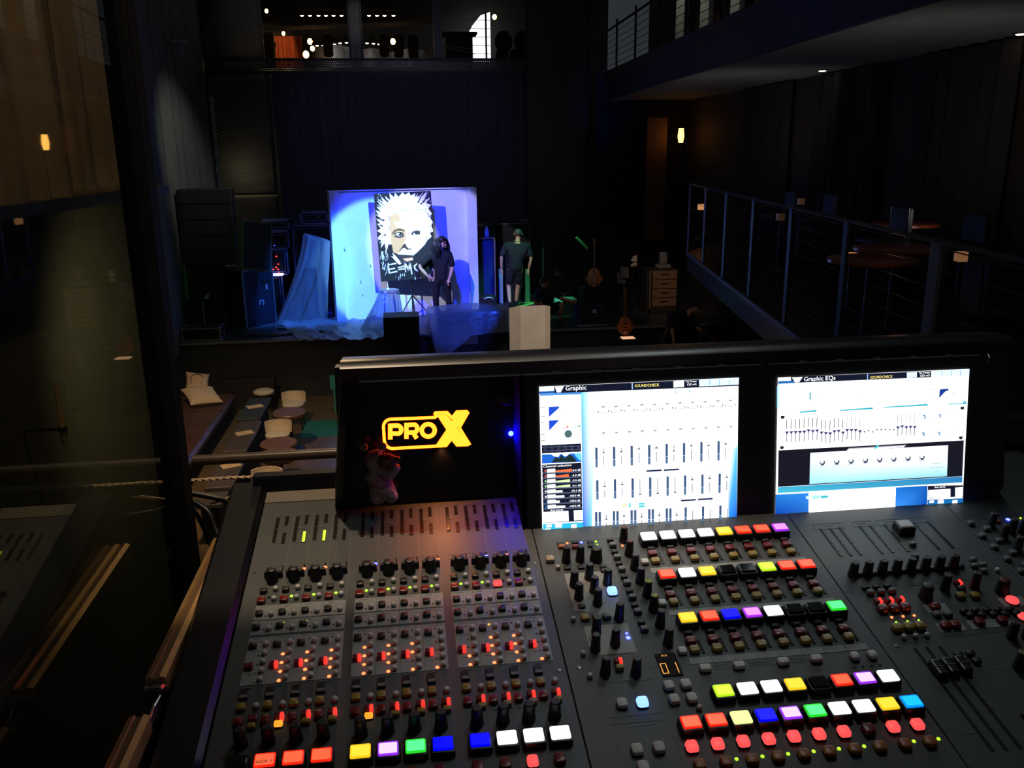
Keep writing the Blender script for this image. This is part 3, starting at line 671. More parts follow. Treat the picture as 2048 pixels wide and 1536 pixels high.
    quad((182, 1362), (516, 1350), (518, 1404), (182, 1418), (0.04, 0.62, 0.95)); up()
    rect(232, 1378, 46, 22, W_); rect(312, 1374, 56, 34, W_); rect(440, 1385, 46, 40, W_); rect(246, 1386, 10, 8, (0.9, 0.1, 0.08)); rect(290, 1364, 20, 6, (0.9, 0.15, 0.1)); rect(222, 1404, 50, 10, W_)
    # knob rows
    for i in range(11):
        x = 703 + 109.4 * i; y = 383 - 4.5 * i
        rect(x, y, 34, 6, (0.22, 0.22, 0.25)); rect(x, y + 6, 18, 5, (0.2, 0.2, 0.23))
        rect(x, y + 50, 80, 4, (0.45, 0.36, 0.36)); rect(x - 42, y + 43, 7, 18, (0.25, 0.06, 0.06)); rect(x + 42, y + 36, 7, 18, (0.1, 0.08, 0.08))
        rect(x, y + 215, 34, 6, (0.28, 0.25, 0.3)); rect(x, y + 222, 22, 6, (0.24, 0.2, 0.28)); rect(x, y + 208, 3, 10, (0.5, 0.45, 0.5))
    for x, y in ((1322, 268), (1440, 264)): rect(x, y, 8, 16, (0.05, 0.6, 0.45))
    # fader rows
    KN = [[45, 46, 30, 30, 62, 28, 35, 28], [55, 48, 138, 138, 138, 40, 36, 36], [64, 45, 60, 55, 62, 135, 130, 132]]
    for r in range(3):
        for i in range(8):
            x = 639 + 149 * i - (0 if r < 2 else 16); y0 = (718, 988, 1255)[r] - 6.8 * i; L = 170 if r < 2 else (1400 - 10 * i - y0)
            if r == 2: L = 138
            for d in ((0, 30) if r == 2 and i < 5 else ((0,) if r < 2 else (12,))):
                rect(x + d, y0 + L / 2, 21, L, SLATE); up(); rect(x + d, y0 + L * 0.64, 20, 4, (0.5, 0.85, 1.4))
                rect(x + d, y0 + L * 0.83, 16, L * 0.3, (0.11, 0.2, 0.36))
            xs = x + (62 if r < 2 else 84 - (0 if i < 5 else 12)); k = KN[r][i]; rect(xs, y0 + 80, 6, 140 if r < 2 else 110, (0.10, 0.12, 0.18)); up()
            rect(xs, y0 + k + 14, 26, 36, W_); up(); rect(xs, y0 + k, 24, 9, (0.03, 0.04, 0.05)); rect(xs, y0 + k + 3, 26, 4, (0.25, 0.3, 0.4))
    for x, y in ((1116, 910), (1264, 904), (1405, 1162), (1550, 1154)): rect(x, y, 132, 15, (0.012, 0.02, 0.09))
    rect(1006, 1188, 52, 16, (0.05, 0.75, 0.9)); rect(1006, 1210, 52, 16, (0.05, 0.75, 0.9)); rect(905, 1200, 14, 40, (0.05, 0.75, 0.8)); rect(860, 1200, 48, 36, (1.6, 1.35, 0.7)); rect(1605, 885, 32, 14, (1.6, 1.35, 0.7)); rect(1748, 880, 44, 18, (1.6, 1.4, 0.8))
screen(0.1902, 0.4988, -0.0030, 0.2195, ((172, 215), (1875, 155), (1835, 1330), (178, 1420)), art1)
def art2(quad, rect, txt, up, st, P, m):
    quad((180, 1135), (420, 1125), (412, 1287), (173, 1298), ((0.02, 0.25, 0.8), (0.04, 0.3, 0.95), (0.02, 0.16, 0.6), (0.0, 0.05, 0.5)))
    quad((1054, 1092), (1294, 1080), (1284, 1238), (1044, 1250), ((0.01, 0.2, 0.75), (0.01, 0.12, 0.55), (0.0, 0.08, 0.5), (0.05, 0.35, 1.1)))
    quad((210, 330), (250, 328), (238, 490), (205, 492), ((0.3, 0.9, 1.3), W_, W_, (0.3, 0.8, 1.3))); quad((1325, 300), (1350, 300), (1338, 440), (1318, 440), (W_, (0.5, 1.2, 1.3), W_, W_))
    up()
    quad((310, 266), (1348, 230), (1344, 276), (310, 310), DK); quad((218, 270), (312, 266), (312, 290), (218, 296), W_); quad((218, 296), (340, 292), (340, 310), (218, 316), (0.02, 0.16, 0.5)); up()
    quad((318, 270), (396, 267), (370, 303), (340, 306), W_); quad((1164, 240), (1240, 238), (1238, 276), (1164, 280), (0.9, 1.3, 1.8)); quad((1348, 230), (1638, 217), (1634, 264), (1348, 274), (0.9, 1.3, 1.8)); quad((868, 250), (876, 250), (874, 292), (868, 292), (0.4, 0.6, 1.2))
    up()
    for x in (1424, 1496, 1564): quad((x, 228), (x + 5, 228), (x + 5, 266), (x, 268), (0.3, 0.5, 1.0))
    txt('Graphic EQs', 402, 298, 32, 232, W_); txt('SOUNDCHECK', 890, 284, 20, 168, (1.5, 1.2, 0.3)); txt('Tap Tempo', 1252, 250, 14, 84, W_); txt('120 mS', 1258, 272, 16, 76, W_)
    m.k = (0.01, 0.05, 0.33); m.add([P(*q) for q in ((1408, 364), (1474, 360), (1472, 374), (1450, 380), (1400, 430))], [(4, 3, 2, 1, 0)])
    rect(1510, 395, 24, 5, (0.5, 0.5, 0.5)); rect(1592, 395, 24, 4, (0.6, 0.6, 0.6)); rect(1362, 366, 22, 4, (0.2, 0.2, 0.2)); rect(1366, 428, 22, 4, (0.4, 0.4, 0.4)); rect(1362, 330, 18, 3, (0.4, 0.4, 0.4))
    rect(447, 405, 14, 50, (0.25, 0.6, 0.7)); rect(445, 475, 12, 6, (0.5, 0.6, 0.6)); rect(530, 394, 10, 4, (0.6, 0.6, 0.6)); rect(808, 410, 10, 5, (0.5, 0.6, 0.6))
    for x0, x1, y in ((368, 490, 518), (662, 904, 507), (986, 1314, 487)): quad((x0, y - (x1 - x0) * -0.01), (x1, y - (x1 - x0) * 0.03 - 7), (x1, y - (x1 - x0) * 0.03 + 6), (x0, y + 10), TEAL)
    quad((1470, 470), (1605, 464), (1603, 474), (1470, 478), (0.2, 0.75, 0.8)); rect(1592, 464, 22, 20, TEAL); quad((218, 532), (368, 526), (368, 530), (218, 536), (0.5, 1.1, 1.1))
    for q in ((244, 558), (1574, 502), (233, 782), (1555, 722)): rect(q[0], q[1], 28, 18, (0.02, 0.022, 0.03)); rect(q[0], q[1] + 9, 16, 8, (0.02, 0.022, 0.03))
    HK = [0, 0, 0, 0, 0, -8, -2, -4, 12, 18, 22, 8, 6, 20, 2, 4, 6, 16, 18, 14, 22, 8, 8, 10, 10, 14, 0, -6, 2, 0, 2]
    for i in range(31):
        x = 272 + 31.3 * i; y = 676 - 1.15 * i + HK[i]; c = (0.30 if 19 <= i <= 25 else (0.1 if i < 14 else 0.7)); small = 18 <= i <= 25
        if not small: rect(x - 2, y + 36, 6, 62 if i < 19 else 45, (0.2, 0.2, 0.25)); rect(x, y - 66, 5.5, 66, (c * 0.7, c * 0.7, c * 0.75)); rect(x - 1, y - 28, 9, 4, (0.2, 0.35, 0.4))
        k = 0.55 if small else 1.0
        q = P(x, y); kx = 0.000222; m.k = (0.035, 0.035, 0.17)
        k *= 1.35; m.add([(q[0] - 12 * kx * k, q[1] + 9 * kx * k, q[2]), (q[0] - 3 * kx * k, q[1] - 3 * kx * k, q[2]), (q[0], q[1] - 18 * kx * k, q[2]), (q[0] + 3 * kx * k, q[1] - 3 * kx * k, q[2]), (q[0] + 12 * kx * k, q[1] + 9 * kx * k, q[2])], [(0, 1, 2, 3, 4)])
    for q in ((1284, 566), (1400, 560), (1272, 695), (1390, 690)): rect(q[0], q[1], 22, 26, (0.02, 0.22, 0.5)); up(); rect(q[0] - 4, q[1] + 2, 12, 14, W_); rect(q[0] + 54, q[1] - 5, 10, 5, (0.4, 0.4, 0.45)); rect(q[0] + 116, q[1] - 14, 28, 4, (0.5, 0.5, 0.55))
    txt('K 100', 1560, 655, 8, 40, (0.2, 0.2, 0.2))
    quad((207, 803), (1577, 742), (1556, 1012), (196, 1076), (0.010, 0.010, 0.02)); up()
    quad((196, 1078), (1556, 1013), (1554, 1058), (194, 1124), ((0.05, 0.5, 0.75), (0.03, 0.22, 0.55), (0.03, 0.25, 0.6), (0.08, 0.6, 0.8)))
    quad((720, 790), (1150, 770), (1120, 790), (700, 812), ((0.06, 0.06, 0.1), (0.12, 0.12, 0.18), W_, W_))
    quad((436, 824), (1456, 778), (1440, 1010), (424, 1058), ((1.2, 1.4, 1.7), W_, (0.35, 0.85, 1.1), (0.4, 0.95, 1.2))); up()
    m.k = (0.05, 0.65, 0.8); m.add([P(*q) for q in ((925, 772), (944, 771), (918, 798), (900, 799))], [(3, 2, 1, 0)])
    for i in range(8):
        x = 521 + 105 * i; y = 900 - 4.6 * i
        rect(x, y + 2, 38, 30, (0.05, 0.06, 0.11)); up(); rect(x - 2, y - 7, 22, 18, (1.5, 1.6, 1.7)); rect(x - 15, y + 13, 8, 8, (1.5, 1.6, 1.7)); rect(x + 15, y + 13, 8, 8, (1.5, 1.6, 1.7)); rect(x, y + 20, 40, 4, (0.45, 0.5, 0.55)); rect(x - 6, y + 100, 52, 4, (0.6, 0.8, 0.85))
    rect(1362, 910, 56, 4, (0.4, 0.5, 0.5)); rect(1362, 943, 98, 4, (0.4, 0.5, 0.5)); rect(1360, 975, 44, 6, (0.5, 0.7, 0.75))
    quad((415, 1124), (1054, 1094), (1044, 1252), (412, 1288), W_); up()
    rect(470, 1156, 60, 26, (0.5, 1.2, 1.3)); rect(528, 1154, 52, 18, (0.06, 0.6, 0.7)); rect(410, 1158, 30, 20, (0.8, 1.4, 1.6))
    quad((1292, 1080), (1556, 1078), (1552, 1162), (1290, 1178), DK); up(); quad((1294, 1112), (1460, 1104), (1458, 1166), (1292, 1174), W_); quad((1496, 1096), (1556, 1092), (1552, 1162), (1494, 1166), W_); txt('Aux Sends', 1340, 1098, 14, 84, W_)
    quad((1284, 1186), (1554, 1176), (1552, 1226), (1284, 1240), (0.01, 0.18, 0.5)); up(); rect(1316, 1200, 36, 18, W_); rect(1384, 1200, 46, 28, W_); rect(1490, 1208, 40, 34, W_); rect(1328, 1206, 8, 7, (0.9, 0.1, 0.08)); rect(1366, 1190, 16, 5, (0.9, 0.15, 0.1)); rect(1310, 1228, 40, 9, W_)
screen(0.5620, 0.8790, -0.0040, 0.2168, ((218, 270), (1638, 217), (1550, 1222), (173, 1298)), art2)
m = MB(); m.tube([(0.905, 0.243, 0.006), (0.908, 0.235, 0.009), (0.905, 0.226, 0.006)], 0.0012, 6); m.build('latch_clip', [CHROME], bridge)
# ================================================================ THE MIX POSITION (balcony, glass, rail, road case)
WOODF = mat('dark_balcony_floor', (30, 27, 25), 0.6)
m = MB(); m.box(-2.2, 2.6, -1.6, 1.72, -0.12, 0.0); struct('floor', m, WOODF)
# road case the console sits in
case = thing('road_case_tray', 'black road case tray with grooved aluminium edge under the mixing console', 'road case', (0.4, 0.9, 0.0))
m = MB(); m.cbox(-0.66, 0.70, -0.42, 0.42, 0.10, 0.60, 0.01); m.cbox(-0.719, -0.7005, -0.55, 0.40, 0.10, 0.948, 0.004)
m.build('case_body', [mat('road_case_black', (12, 12, 13), 0.7)], case)
def extrusion(y0, y1, zt):
    m = MB(); x = -0.7085
    for dx in (-0.0105, -0.0015, 0.0075):
        pass
    m.loft([[(x + px_, y, zt + pz) for px_, pz in ((-0.012, -0.02), (-0.012, 0.0), (-0.0055, 0.003), (-0.004, -0.001), (0.003, -0.001), (0.0045, 0.003), (0.011, 0.0), (0.011, -0.02))] for y in (y0, y1)])
    m.m = 1; m.box(x - 0.004, x + 0.003, y0, y1, zt - 0.001, zt - 0.0004)
    return m
TAN = mat('case_edge_tan', (205, 165, 110), 0.32, 0.55, scale=60)
extrusion(0.02, 0.40, 0.967).build('edge_extrusion', [TAN, mat('groove_brown', (92, 62, 32), 0.6)], case)
extrusion(-0.36, -0.045, 0.963).build('edge_extrusion', [TAN, mat('groove_brown', (92, 62, 32), 0.6)], case)
m = MB(); m.tube([(-0.7, 0.02, 0.955), (-0.705, -0.01, 0.95), (-0.703, -0.05, 0.948)], 0.0016, 6); m.cbox(-0.722, -0.698, 0.006, 0.022, 0.945, 0.962, 0.003); m.build('latch', [CHROME], case)
for sx in (-0.6, 0.62):
    for sy in (-0.35, 0.35):
        m = MB(); m.lathe([(0.012, 0.06), (0.03, 0.10), (0.04, 0.10)], sx, sy, 12)
        m.M = Matrix.Translation((sx, sy, 0.05)) @ Matrix.Rotation(PI / 2, 4, 'Y'); m.lathe([(0.038, -0.018), (0.05, -0.012), (0.05, 0.012), (0.038, 0.018)], 0, 0, 16)
        m.build('caster', [STEEL], case)
# desk frame under the console
m = MB()
m.box(-0.56, 0.66, -0.40, 0.42, 0.60, 0.70)
m.build('padding', [mat('grey_foam', (38, 38, 40), 0.95, bump=0.3)], case)

# glass partition at the left with its dark post
GX = -0.388
def glassmat(name, tint, ior=1.5, dark=0.45):
    if name in MATS: return MATS[name]
    mm = bpy.data.materials.new(name); mm.use_nodes = True; nt = mm.node_tree; nt.nodes.clear()
    out = nt.nodes.new('ShaderNodeOutputMaterial'); tr = nt.nodes.new('ShaderNodeBsdfTransparent'); gl = nt.nodes.new('ShaderNodeBsdfGlossy'); mx = nt.nodes.new('ShaderNodeMixShader'); lw = nt.nodes.new('ShaderNodeLayerWeight'); pw = nt.nodes.new('ShaderNodeMath'); fr = nt.nodes.new('ShaderNodeMath')
    tr.inputs['Color'].default_value = (*tint, 1); gl.inputs['Roughness'].default_value = 0.015; gl.inputs['Color'].default_value = (0.9, 0.95, 0.9, 1); lw.inputs['Blend'].default_value = 0.5; pw.operation = 'POWER'; pw.inputs[1].default_value = 5.0; fr.operation = 'MULTIPLY_ADD'; fr.inputs[1].default_value = 0.96; fr.inputs[2].default_value = 0.04; nt.links.new(lw.outputs['Facing'], pw.inputs[0]); nt.links.new(pw.outputs[0], fr.inputs[0])
    nt.links.new(fr.outputs[0], mx.inputs[0]); nt.links.new(tr.outputs[0], mx.inputs[1]); nt.links.new(gl.outputs[0], mx.inputs[2]); nt.links.new(mx.outputs[0], out.inputs[0])
    MATS[name] = mm
    return mm
gp = thing('glass_partition', 'tall tinted glass panel with a black edge post, left of the mixing console', 'glass panel', (GX + 0.004, 0.6, 0.0), 0.005)
m = MB(); m.box(-0.004, 0.004, -1.9, 0.745, 0.02, 2.7); m.build('glass_pane', [glassmat('tinted_glass', (0.72, 0.72, 0.66))], gp)
m = MB(); m.cbox(-0.02, 0.02, 0.742, 0.795, 0.0, 2.75, 0.004); m.build('post', [mat('post_black', (7, 7, 8), 0.6)], gp)
m = MB(); m.cbox(-0.012, 0.012, -1.9, 0.742, 0.0, 0.025, 0.003); m.build('bottom_channel', [STEEL], gp)

# balcony rail, cable and perforated guard in front of the console
rl = thing('balcony_rail', 'black steel handrail with a twisted wire rope below, in front of the mixing console', 'railing', (0.4, 1.66, 0.0))
m = MB(); m.tube([(-0.83, 0, 0.975), (2.2, 0, 0.975)], 0.0105, 12); m.build('handrail', [mat('rail_black', (84, 72, 60), 0.35)], rl, smooth=True)
m = MB(); pts = []
for s_ in range(2):
    pts = [(-0.83 + 0.004 * i, -0.03 + 0.0017 * math.cos(i * 0.95 + s_ * PI), 0.9455 + 0.0017 * math.sin(i * 0.95 + s_ * PI)) for i in range(480)]
    m.tube(pts, 0.0021, 5)
m.build('wire_rope', [mat('wire_rope_tan', (225, 195, 160), 0.5)], rl, smooth=True)
for x in (0.5, 2.1):
    m = MB(); m.cbox(x - 0.02, x + 0.02, -0.012, 0.012, 0.0, 0.985, 0.003); m.build('post', [STEEL], rl)
m = MB(); m.lathe([(0.004, 0.984), (0.007, 0.986), (0.007, 0.990), (0.002, 0.993)], -0.43 + 0.2, 0, 10)
m.build('cap_nut', [CHROME], rl)
def perfmat(name, base, scale, thr, metal=0.8, rough=0.4, stretch=(1, 1, 1)):
    """Perforated sheet: staggered round holes cut through metal."""
    if name in MATS: return MATS[name]
    mm = bpy.data.materials.new(name); mm.use_nodes = True; nt = mm.node_tree; b = nt.nodes['Principled BSDF']; out = nt.nodes['Material Output']
    b.inputs['Base Color'].default_value = (*lin(*base), 1); b.inputs['Metallic'].default_value = metal; b.inputs['Roughness'].default_value = rough
    tc = nt.nodes.new('ShaderNodeTexCoord'); sp = nt.nodes.new('ShaderNodeSeparateXYZ'); nt.links.new(tc.outputs['Object'], sp.inputs[0])
    def M(op, a, bb=None):
        n = nt.nodes.new('ShaderNodeMath'); n.operation = op
        for i, v in enumerate((a, bb)):
            if v is None: continue
            if isinstance(v, (int, float)): n.inputs[i].default_value = v
            else: nt.links.new(v, n.inputs[i])
        return n.outputs[0]
    x = M('ADD', M('MULTIPLY', sp.outputs['X'], scale * stretch[0]), M('MULTIPLY', sp.outputs['Y'], scale * stretch[1])); z = M('MULTIPLY', sp.outputs['Z'], scale * stretch[2])
    row = M('FLOOR', z); sh = M('MULTIPLY', M('MODULO', M('ABSOLUTE', row), 2.0), 0.5)
    fx = M('SUBTRACT', M('FRACT', M('ADD', x, sh)), 0.5); fz = M('SUBTRACT', M('FRACT', z), 0.5)
    d = M('ADD', M('MULTIPLY', fx, fx), M('MULTIPLY', fz, fz)); hole = M('LESS_THAN', d, thr * thr)
    tr = nt.nodes.new('ShaderNodeBsdfTransparent'); mx = nt.nodes.new('ShaderNodeMixShader')
    nt.links.new(hole, mx.inputs[0]); nt.links.new(b.outputs[0], mx.inputs[1]); nt.links.new(tr.outputs[0], mx.inputs[2]); nt.links.new(mx.outputs[0], out.inputs['Surface'])
    MATS[name] = mm
    return mm
m = MB(); m.box(-0.775, 2.2, 0.035, 0.038, 0.02, 0.865); m.build('perforated_guard', [perfmat('guard_mesh', (46, 43, 40), 105, 0.27)], rl)
# loose cables behind the console
def cable(name, label, pts, r, m_, n=10, sub=10, cat='cable', group=None):
    P = [Vector(p) for p in pts]; out = []
    for i in range(len(P) - 1):
        p0 = P[max(i - 1, 0)]; p1 = P[i]; p2 = P[i + 1]; p3 = P[min(i + 2, len(P) - 1)]
        for k in range(sub):
            t = k / sub
            out.append(0.5 * ((2 * p1) + (p2 - p0) * t + (2 * p0 - 5 * p1 + 4 * p2 - p3) * t * t + (3 * p1 - p0 - 3 * p2 + p3) * t ** 3))
    out.append(P[-1])
    m = MB(); m.tube(out, r, n); o = m.build(name, [m_], None, True)
    return tag(o, label, cat, group)
cable('tan_string', 'thin tan cord running down from the wire rope to the guard behind the console', [aty(516, 978, 1.5), aty(470, 990, 1.5), aty(436, 1003, 1.5), aty(418, 1008, 1.5)], 0.0019, mat('tan_string', (215, 170, 125), 0.5))
CB = mat('cable_black', (10, 10, 10), 0.4)
cable('hanging_cable', 'thick black cable looping from the rail post behind the console corner', [aty(372, 985, 1.5), aty(440, 998, 1.5), aty(470, 1012, 1.47), aty(500, 1018, 1.42)], 0.005, CB)
cable('hanging_cable', 'black cable hanging in front of the perforated guard beside the glass post', [aty(380, 1000, 1.5), aty(415, 1022, 1.48), aty(432, 1060, 1.46), aty(452, 1110, 1.43)], 0.0055, CB)
cable('hanging_cable', 'lowest black cable crossing the perforated guard behind the console cheek', [aty(376, 1008, 1.52), aty(400, 1040, 1.5), aty(420, 1085, 1.5), aty(440, 1140, 1.46)], 0.0045, CB)

# behind the glass: pleated drape, low wall and a wall lamp
def drape(x0, x1, z0, z1, n, amp, waves, name, m_, label, y=0.0, axis='x', seed=1):
    rnd_ = random.Random(seed); m = MB(); ph = [rnd_.uniform(0, 6) for _ in range(3)]; rows = 8; vs = []
    for r in range(rows + 1):
        z = z0 + (z1 - z0) * r / rows
        for i in range(n + 1):
            t = i / n; a = amp * (math.sin(t * waves * 2 * PI + ph[0]) + 0.45 * math.sin(t * waves * 4.7 * PI + ph[1] + 0.3 * r) * (1 - 0.4 * r / rows))
            q = x0 + (x1 - x0) * t
            vs.append((q, y + a, z) if axis == 'x' else (y + a, q, z))
    nb = len(vs)
    vs += [((x, yy + 0.012, z) if axis == 'x' else (x + 0.012, yy, z)) for x, yy, z in vs]
    fs = []
    for r in range(rows):
        for i in range(n):
            a = r * (n + 1) + i; q = (a, a + 1, a + n + 2, a + n + 1); fs.append(q); fs.append(tuple(nb + k for k in reversed(q)))
    m.add(vs, fs)
    o = m.build(name, [m_], None, True)
    if label: tag(o, label, 'curtain')
    return o
drape(1.6, 6.6, 1.36, 4.2, 160, 0.035, 15, 'pleated_curtain', mat('brown_curtain', (128, 104, 78), 0.9, scale=8), 'tall brown pleated curtain seen through the tinted glass', y=-1.8, axis='y')
m = MB(); m.box(-1.92, -1.84, 1.6, 6.8, -3.15, 1.36); struct('wall_side', m, mat('olive_wall', (90, 82, 56), 0.8))
m = MB(); m.box(-1.875, -1.70, 1.5, 6.75, 1.30, 1.36); struct('trim_1', m, mat('dark_ledge', (40, 36, 30), 0.6))
m = MB(); m.tube([(-1.70, 6.0, 0.45), (-1.70, 6.0, -0.9)], 0.02, 10); tag(m.build('white_pipe', [mat('white_pipe', (150, 150, 135), 0.6)]), 'thin white vertical pipe seen through the glass beside the black post', 'pipe')
st_ = thing('wall_sconce_torch', 'upright tan torch seen through the glass, low at the left', 'torch', tuple(atx(124, 850, -1.66)))
m = MB(); m.lathe([(0.012, -0.10), (0.018, -0.03), (0.020, 0.0), (0.012, 0.10), (0.007, 0.22)], 0, 0, 10); m.build('shaft', [mat('torch_tan', (200, 160, 100), 0.5)], st_)
m = MB(); m.lathe([(0.021, -0.03), (0.022, -0.02), (0.021, -0.01)], 0, 0, 10); m.build('collar', [STEEL], st_)
m = MB(); m.tube([(0, 0, -0.02), (-0.18, 0, -0.02)], 0.008, 6); m.build('bracket', [MATTE], st_)

# ================================================================ THE HALL
ZS = -1.95; ZF = -3.15
DARKW = mat('dark_wall', (34, 34, 36), 0.8, scale=4)
m = MB(); m.box(-4.9, 7.1, 1.75, 17.2, ZF - 0.1, ZF); struct('floor_hall', m, mat('hall_floor', (112, 92, 68), 0.3, scale=6))
m = MB(); m.box(-6.2, 7.4, 17.2, 23.2, ZS - 0.12, ZS); m.box(-6.2, 7.4, 17.16, 17.26, ZF, ZS - 0.02); struct('stage_platform', m, mat('stage_floor_black', (58, 60, 62), 0.35, scale=5, bump=0.05))
m = MB(); m.box(-4.6, 6.6, 17.08, 17.158, ZS - 0.035, ZS + 0.004); struct('trim_2', m, mat('stage_lip', (120, 120, 120), 0.4))
# left wall and the proscenium leg with wood grain streaks
m = MB(); m.box(-4.75, -4.45, 16.65, 22.0, ZS - 0.2, 7.0); struct('wall_left', m, mat('grey_proscenium', (110, 112, 106), 0.8, scale=3))
m = MB(); m.box(-4.72, -4.5, 2.0, 16.65, ZF, -0.6); struct('wall_lower_left', m, DARKW)
m = MB()
for y in (17.6, 18.6, 19.2, 20.4, 21.2): m.box(-4.452, -4.446, y, y + 0.02, ZS, 6.8)
struct('trim_3', m, mat('panel_joint', (48, 48, 46), 0.8))
m = MB(); m.box(-6.3, -6.2, 14.0, 23.0, ZF, 7.0); struct('wall_wing', m, mat('navy_wing_wall', (26, 28, 44), 0.85))
# wall camera on a bracket
wc = thing('wall_camera', 'small pale camera on a bracket high on the grey wall left of the stage', 'camera', tuple(atx(342, 95, -4.45)))
m = MB(); m.cbox(-0.0, 0.34, -0.08, 0.08, 0.06, 0.13, 0.02); m.build('camera_body', [mat('pale_plastic', (150, 150, 158), 0.5)], wc)
m = MB(); m.cbox(0.10, 0.24, -0.05, 0.05, -0.16, 0.06, 0.02); m.build('bracket', [mat('pale_plastic', (150, 150, 158), 0.5)], wc)
# stage rear: perforated columns and band, drape, opening to the upper room
PERF = perfmat('perforated_metal', (70, 70, 70), 20.5, 0.30, 0.7, 0.45, (1, 1, 1.25))
PERF2 = perfmat('perforated_band', (60, 60, 60), 20.5, 0.30, 0.7, 0.45, (1, 1, 1.25))
FR = mat('frame_black', (18, 18, 20), 0.6)
def pcol(label, x0, x1, z0, z1, y=22.0, fw=0.05):
    o = thing('perforated_screen', label, 'metal screen', ((x0 + x1) / 2, y, z0))
    w = (x1 - x0) / 2
    m = MB(); m.box(-w, w, -0.004, 0.004, 0, z1 - z0); m.build('mesh_sheet', [PERF], o)
    m = MB(); m.box(-w - fw, -w, -0.03, 0.03, 0, z1 - z0); m.box(w, w + fw, -0.03, 0.03, 0, z1 - z0); m.box(-w - fw, w + fw, -0.03, 0.03, -fw, 0); m.build('frame', [FR], o)
    return o
pcol('wide perforated metal panel behind the speaker stack, between grey wall and dark drape', -4.40, -3.06, 0.72, 3.46)
pcol('perforated metal panel at the top left of the stage, above the wide lower one', -4.40, -3.10, 3.84, 7.0)
pcol('narrow perforated metal column between two windows above the stage', -1.03, -0.80, 3.80, 7.0)
pcol('low perforated metal panel under the wide one, hidden partly by equipment', -4.40, -3.06, ZS + 0.05, 0.62)
pcol('slim perforated strip beside the dark drape left edge', -2.99, -2.90, ZS, 3.46, 21.98, 0.012)
pcol('perforated metal panel right of the stage opening, beside the balconies', 3.18, 4.68, ZS, 7.0)
o = thing('perforated_band', 'long horizontal perforated metal band above the dark stage drape', 'metal band', (0, 21.935, 3.5))
m = MB(); m.box(-4.4, 3.1, -0.004, 0.004, 0, 0.24); m.build('mesh_sheet', [PERF2], o)
m = MB(); m.box(-4.4, 3.1, -0.03, 0.03, -0.06, 0); m.box(-4.4, 3.1, -0.03, 0.03, 0.24, 0.29); m.build('frame', [FR], o)
drape(-2.88, 3.1, ZS, 3.44, 240, 0.02, 26, 'stage_drape', mat('black_drape', (50, 50, 66), 0.9, scale=6), 'wide dark drape covering the rear wall of the stage', y=21.85)
m = MB(); m.box(-4.5, 7.1, 23.0, 23.1, ZS, 3.62); struct('wall_back', m, mat('rear_passage_wall', (120, 110, 90), 0.7, scale=5))
m = MB(); m.box(0.92, 1.12, 21.95, 22.1, 3.8, 7.0); struct('trim_4', m, mat('blue_black_post', (30, 30, 40), 0.5))
m = MB(); m.box(-4.5, 4.6, 22.3, 34.0, 3.40, 3.62); struct('floor_upper', m, mat('upper_floor_edge', (120, 110, 92), 0.7, scale=1.2, var=0.6))
# ---- the room beyond the windows above the stage
UW = mat('upper_wall', (60, 58, 54), 0.7)
m = MB(); m.box(-6, 8, 34.0, 34.1, 3.5, 9.0); struct('wall_upper_back', m, UW)
m = MB(); m.box(-6.1, -6, 22.2, 34, 3.5, 9.0); struct('wall_upper_left', m, UW)
m = MB(); m.box(-6, 8, 22.2, 34, 8.4, 8.5); struct('ceiling_upper', m, mat('upper_ceiling', (50, 50, 52), 0.7))
GLOW = emat('warm_downlight', (14, 9.5, 5.5)); GLOWO = emat('orange_lamp', (16, 8, 2.0)); GLOWW = emat('white_window_glow', (1.3, 1.4, 1.5))
def downlight(p, label, group, e=GLOW, r=0.06):
    o = thing('ceiling_light', label, 'light', tuple(p), group=group)
    m = MB(); m.lathe([(r * 1.25, 0.0), (r * 1.3, 0.05), (r * 1.0, 0.12)], 0, 0, 12); m.build('housing', [FR], o)
    m = MB(); m.lathe([(r * 0.3, -0.03), (r, -0.012), (r, 0.004)], 0, 0, 12); m.build('lens', [e], o)
L1 = 'small round downlight in the straight high row behind the windows'
for x in (604, 620, 637, 652, 667, 683, 738, 754, 769, 787): downlight(aty(x, 31, 31.0), L1, 'straight row of downlights in the upper room', r=0.055)
L2 = 'small round downlight in the curved lower row behind the windows'
for x, y in ((634, 91), (646, 91), (658, 90), (669, 88), (680, 86), (693, 85), (734, 86), (747, 87), (758, 88), (770, 89)): downlight(aty(x, y, 32.0), L2, 'curved row of downlights in the upper room', r=0.05)
m = MB()
a, b_ = aty(600, 26, 31.1), aty(800, 26, 31.1); m.box(a.x, b_.x, 30.7, 31.3, a.z + 0.06, a.z + 0.45)
tag(m.build('light_beam', [mat('beam_grey', (70, 72, 84), 0.6)]), 'grey ceiling beam carrying the straight row of downlights', 'beam')
def lantern(x, y, Y, label, r=0.07):
    o = thing('pendant_lamp', label, 'lamp', tuple(aty(x, y, Y)))
    m = MB(); m.ball((0, 0, 0), r, r, r * 1.2); m.build('globe', [GLOWO], o)
    m = MB(); m.tube([(0, 0, r), (0, 0, r + 0.25)], 0.01, 6); m.build('stem', [STEEL], o)
lantern(533, 22, 27, 'highest warm globe lamp at the left window edge above the stage', 0.05)
lantern(567, 67, 28, 'warm globe lamp in front of the orange curtain in the upper room', 0.05)
lantern(620, 83, 25.7, 'upper of the two warm lamps just right of the orange curtain', 0.07)
lantern(625, 97, 25.5, 'smaller middle lamp right of the orange curtain', 0.06)
lantern(612, 109, 28, 'lowest warm lamp beside the pale curved counter', 0.09)
lantern(786, 83, 25.7, 'single warm lamp among the dark figures right of the mesh column', 0.07)
lantern(989, 34, 30, 'small warm lamp right of the bright white window', 0.07)
a, b_ = aty(542, 112, 33), aty(603, 72, 33)
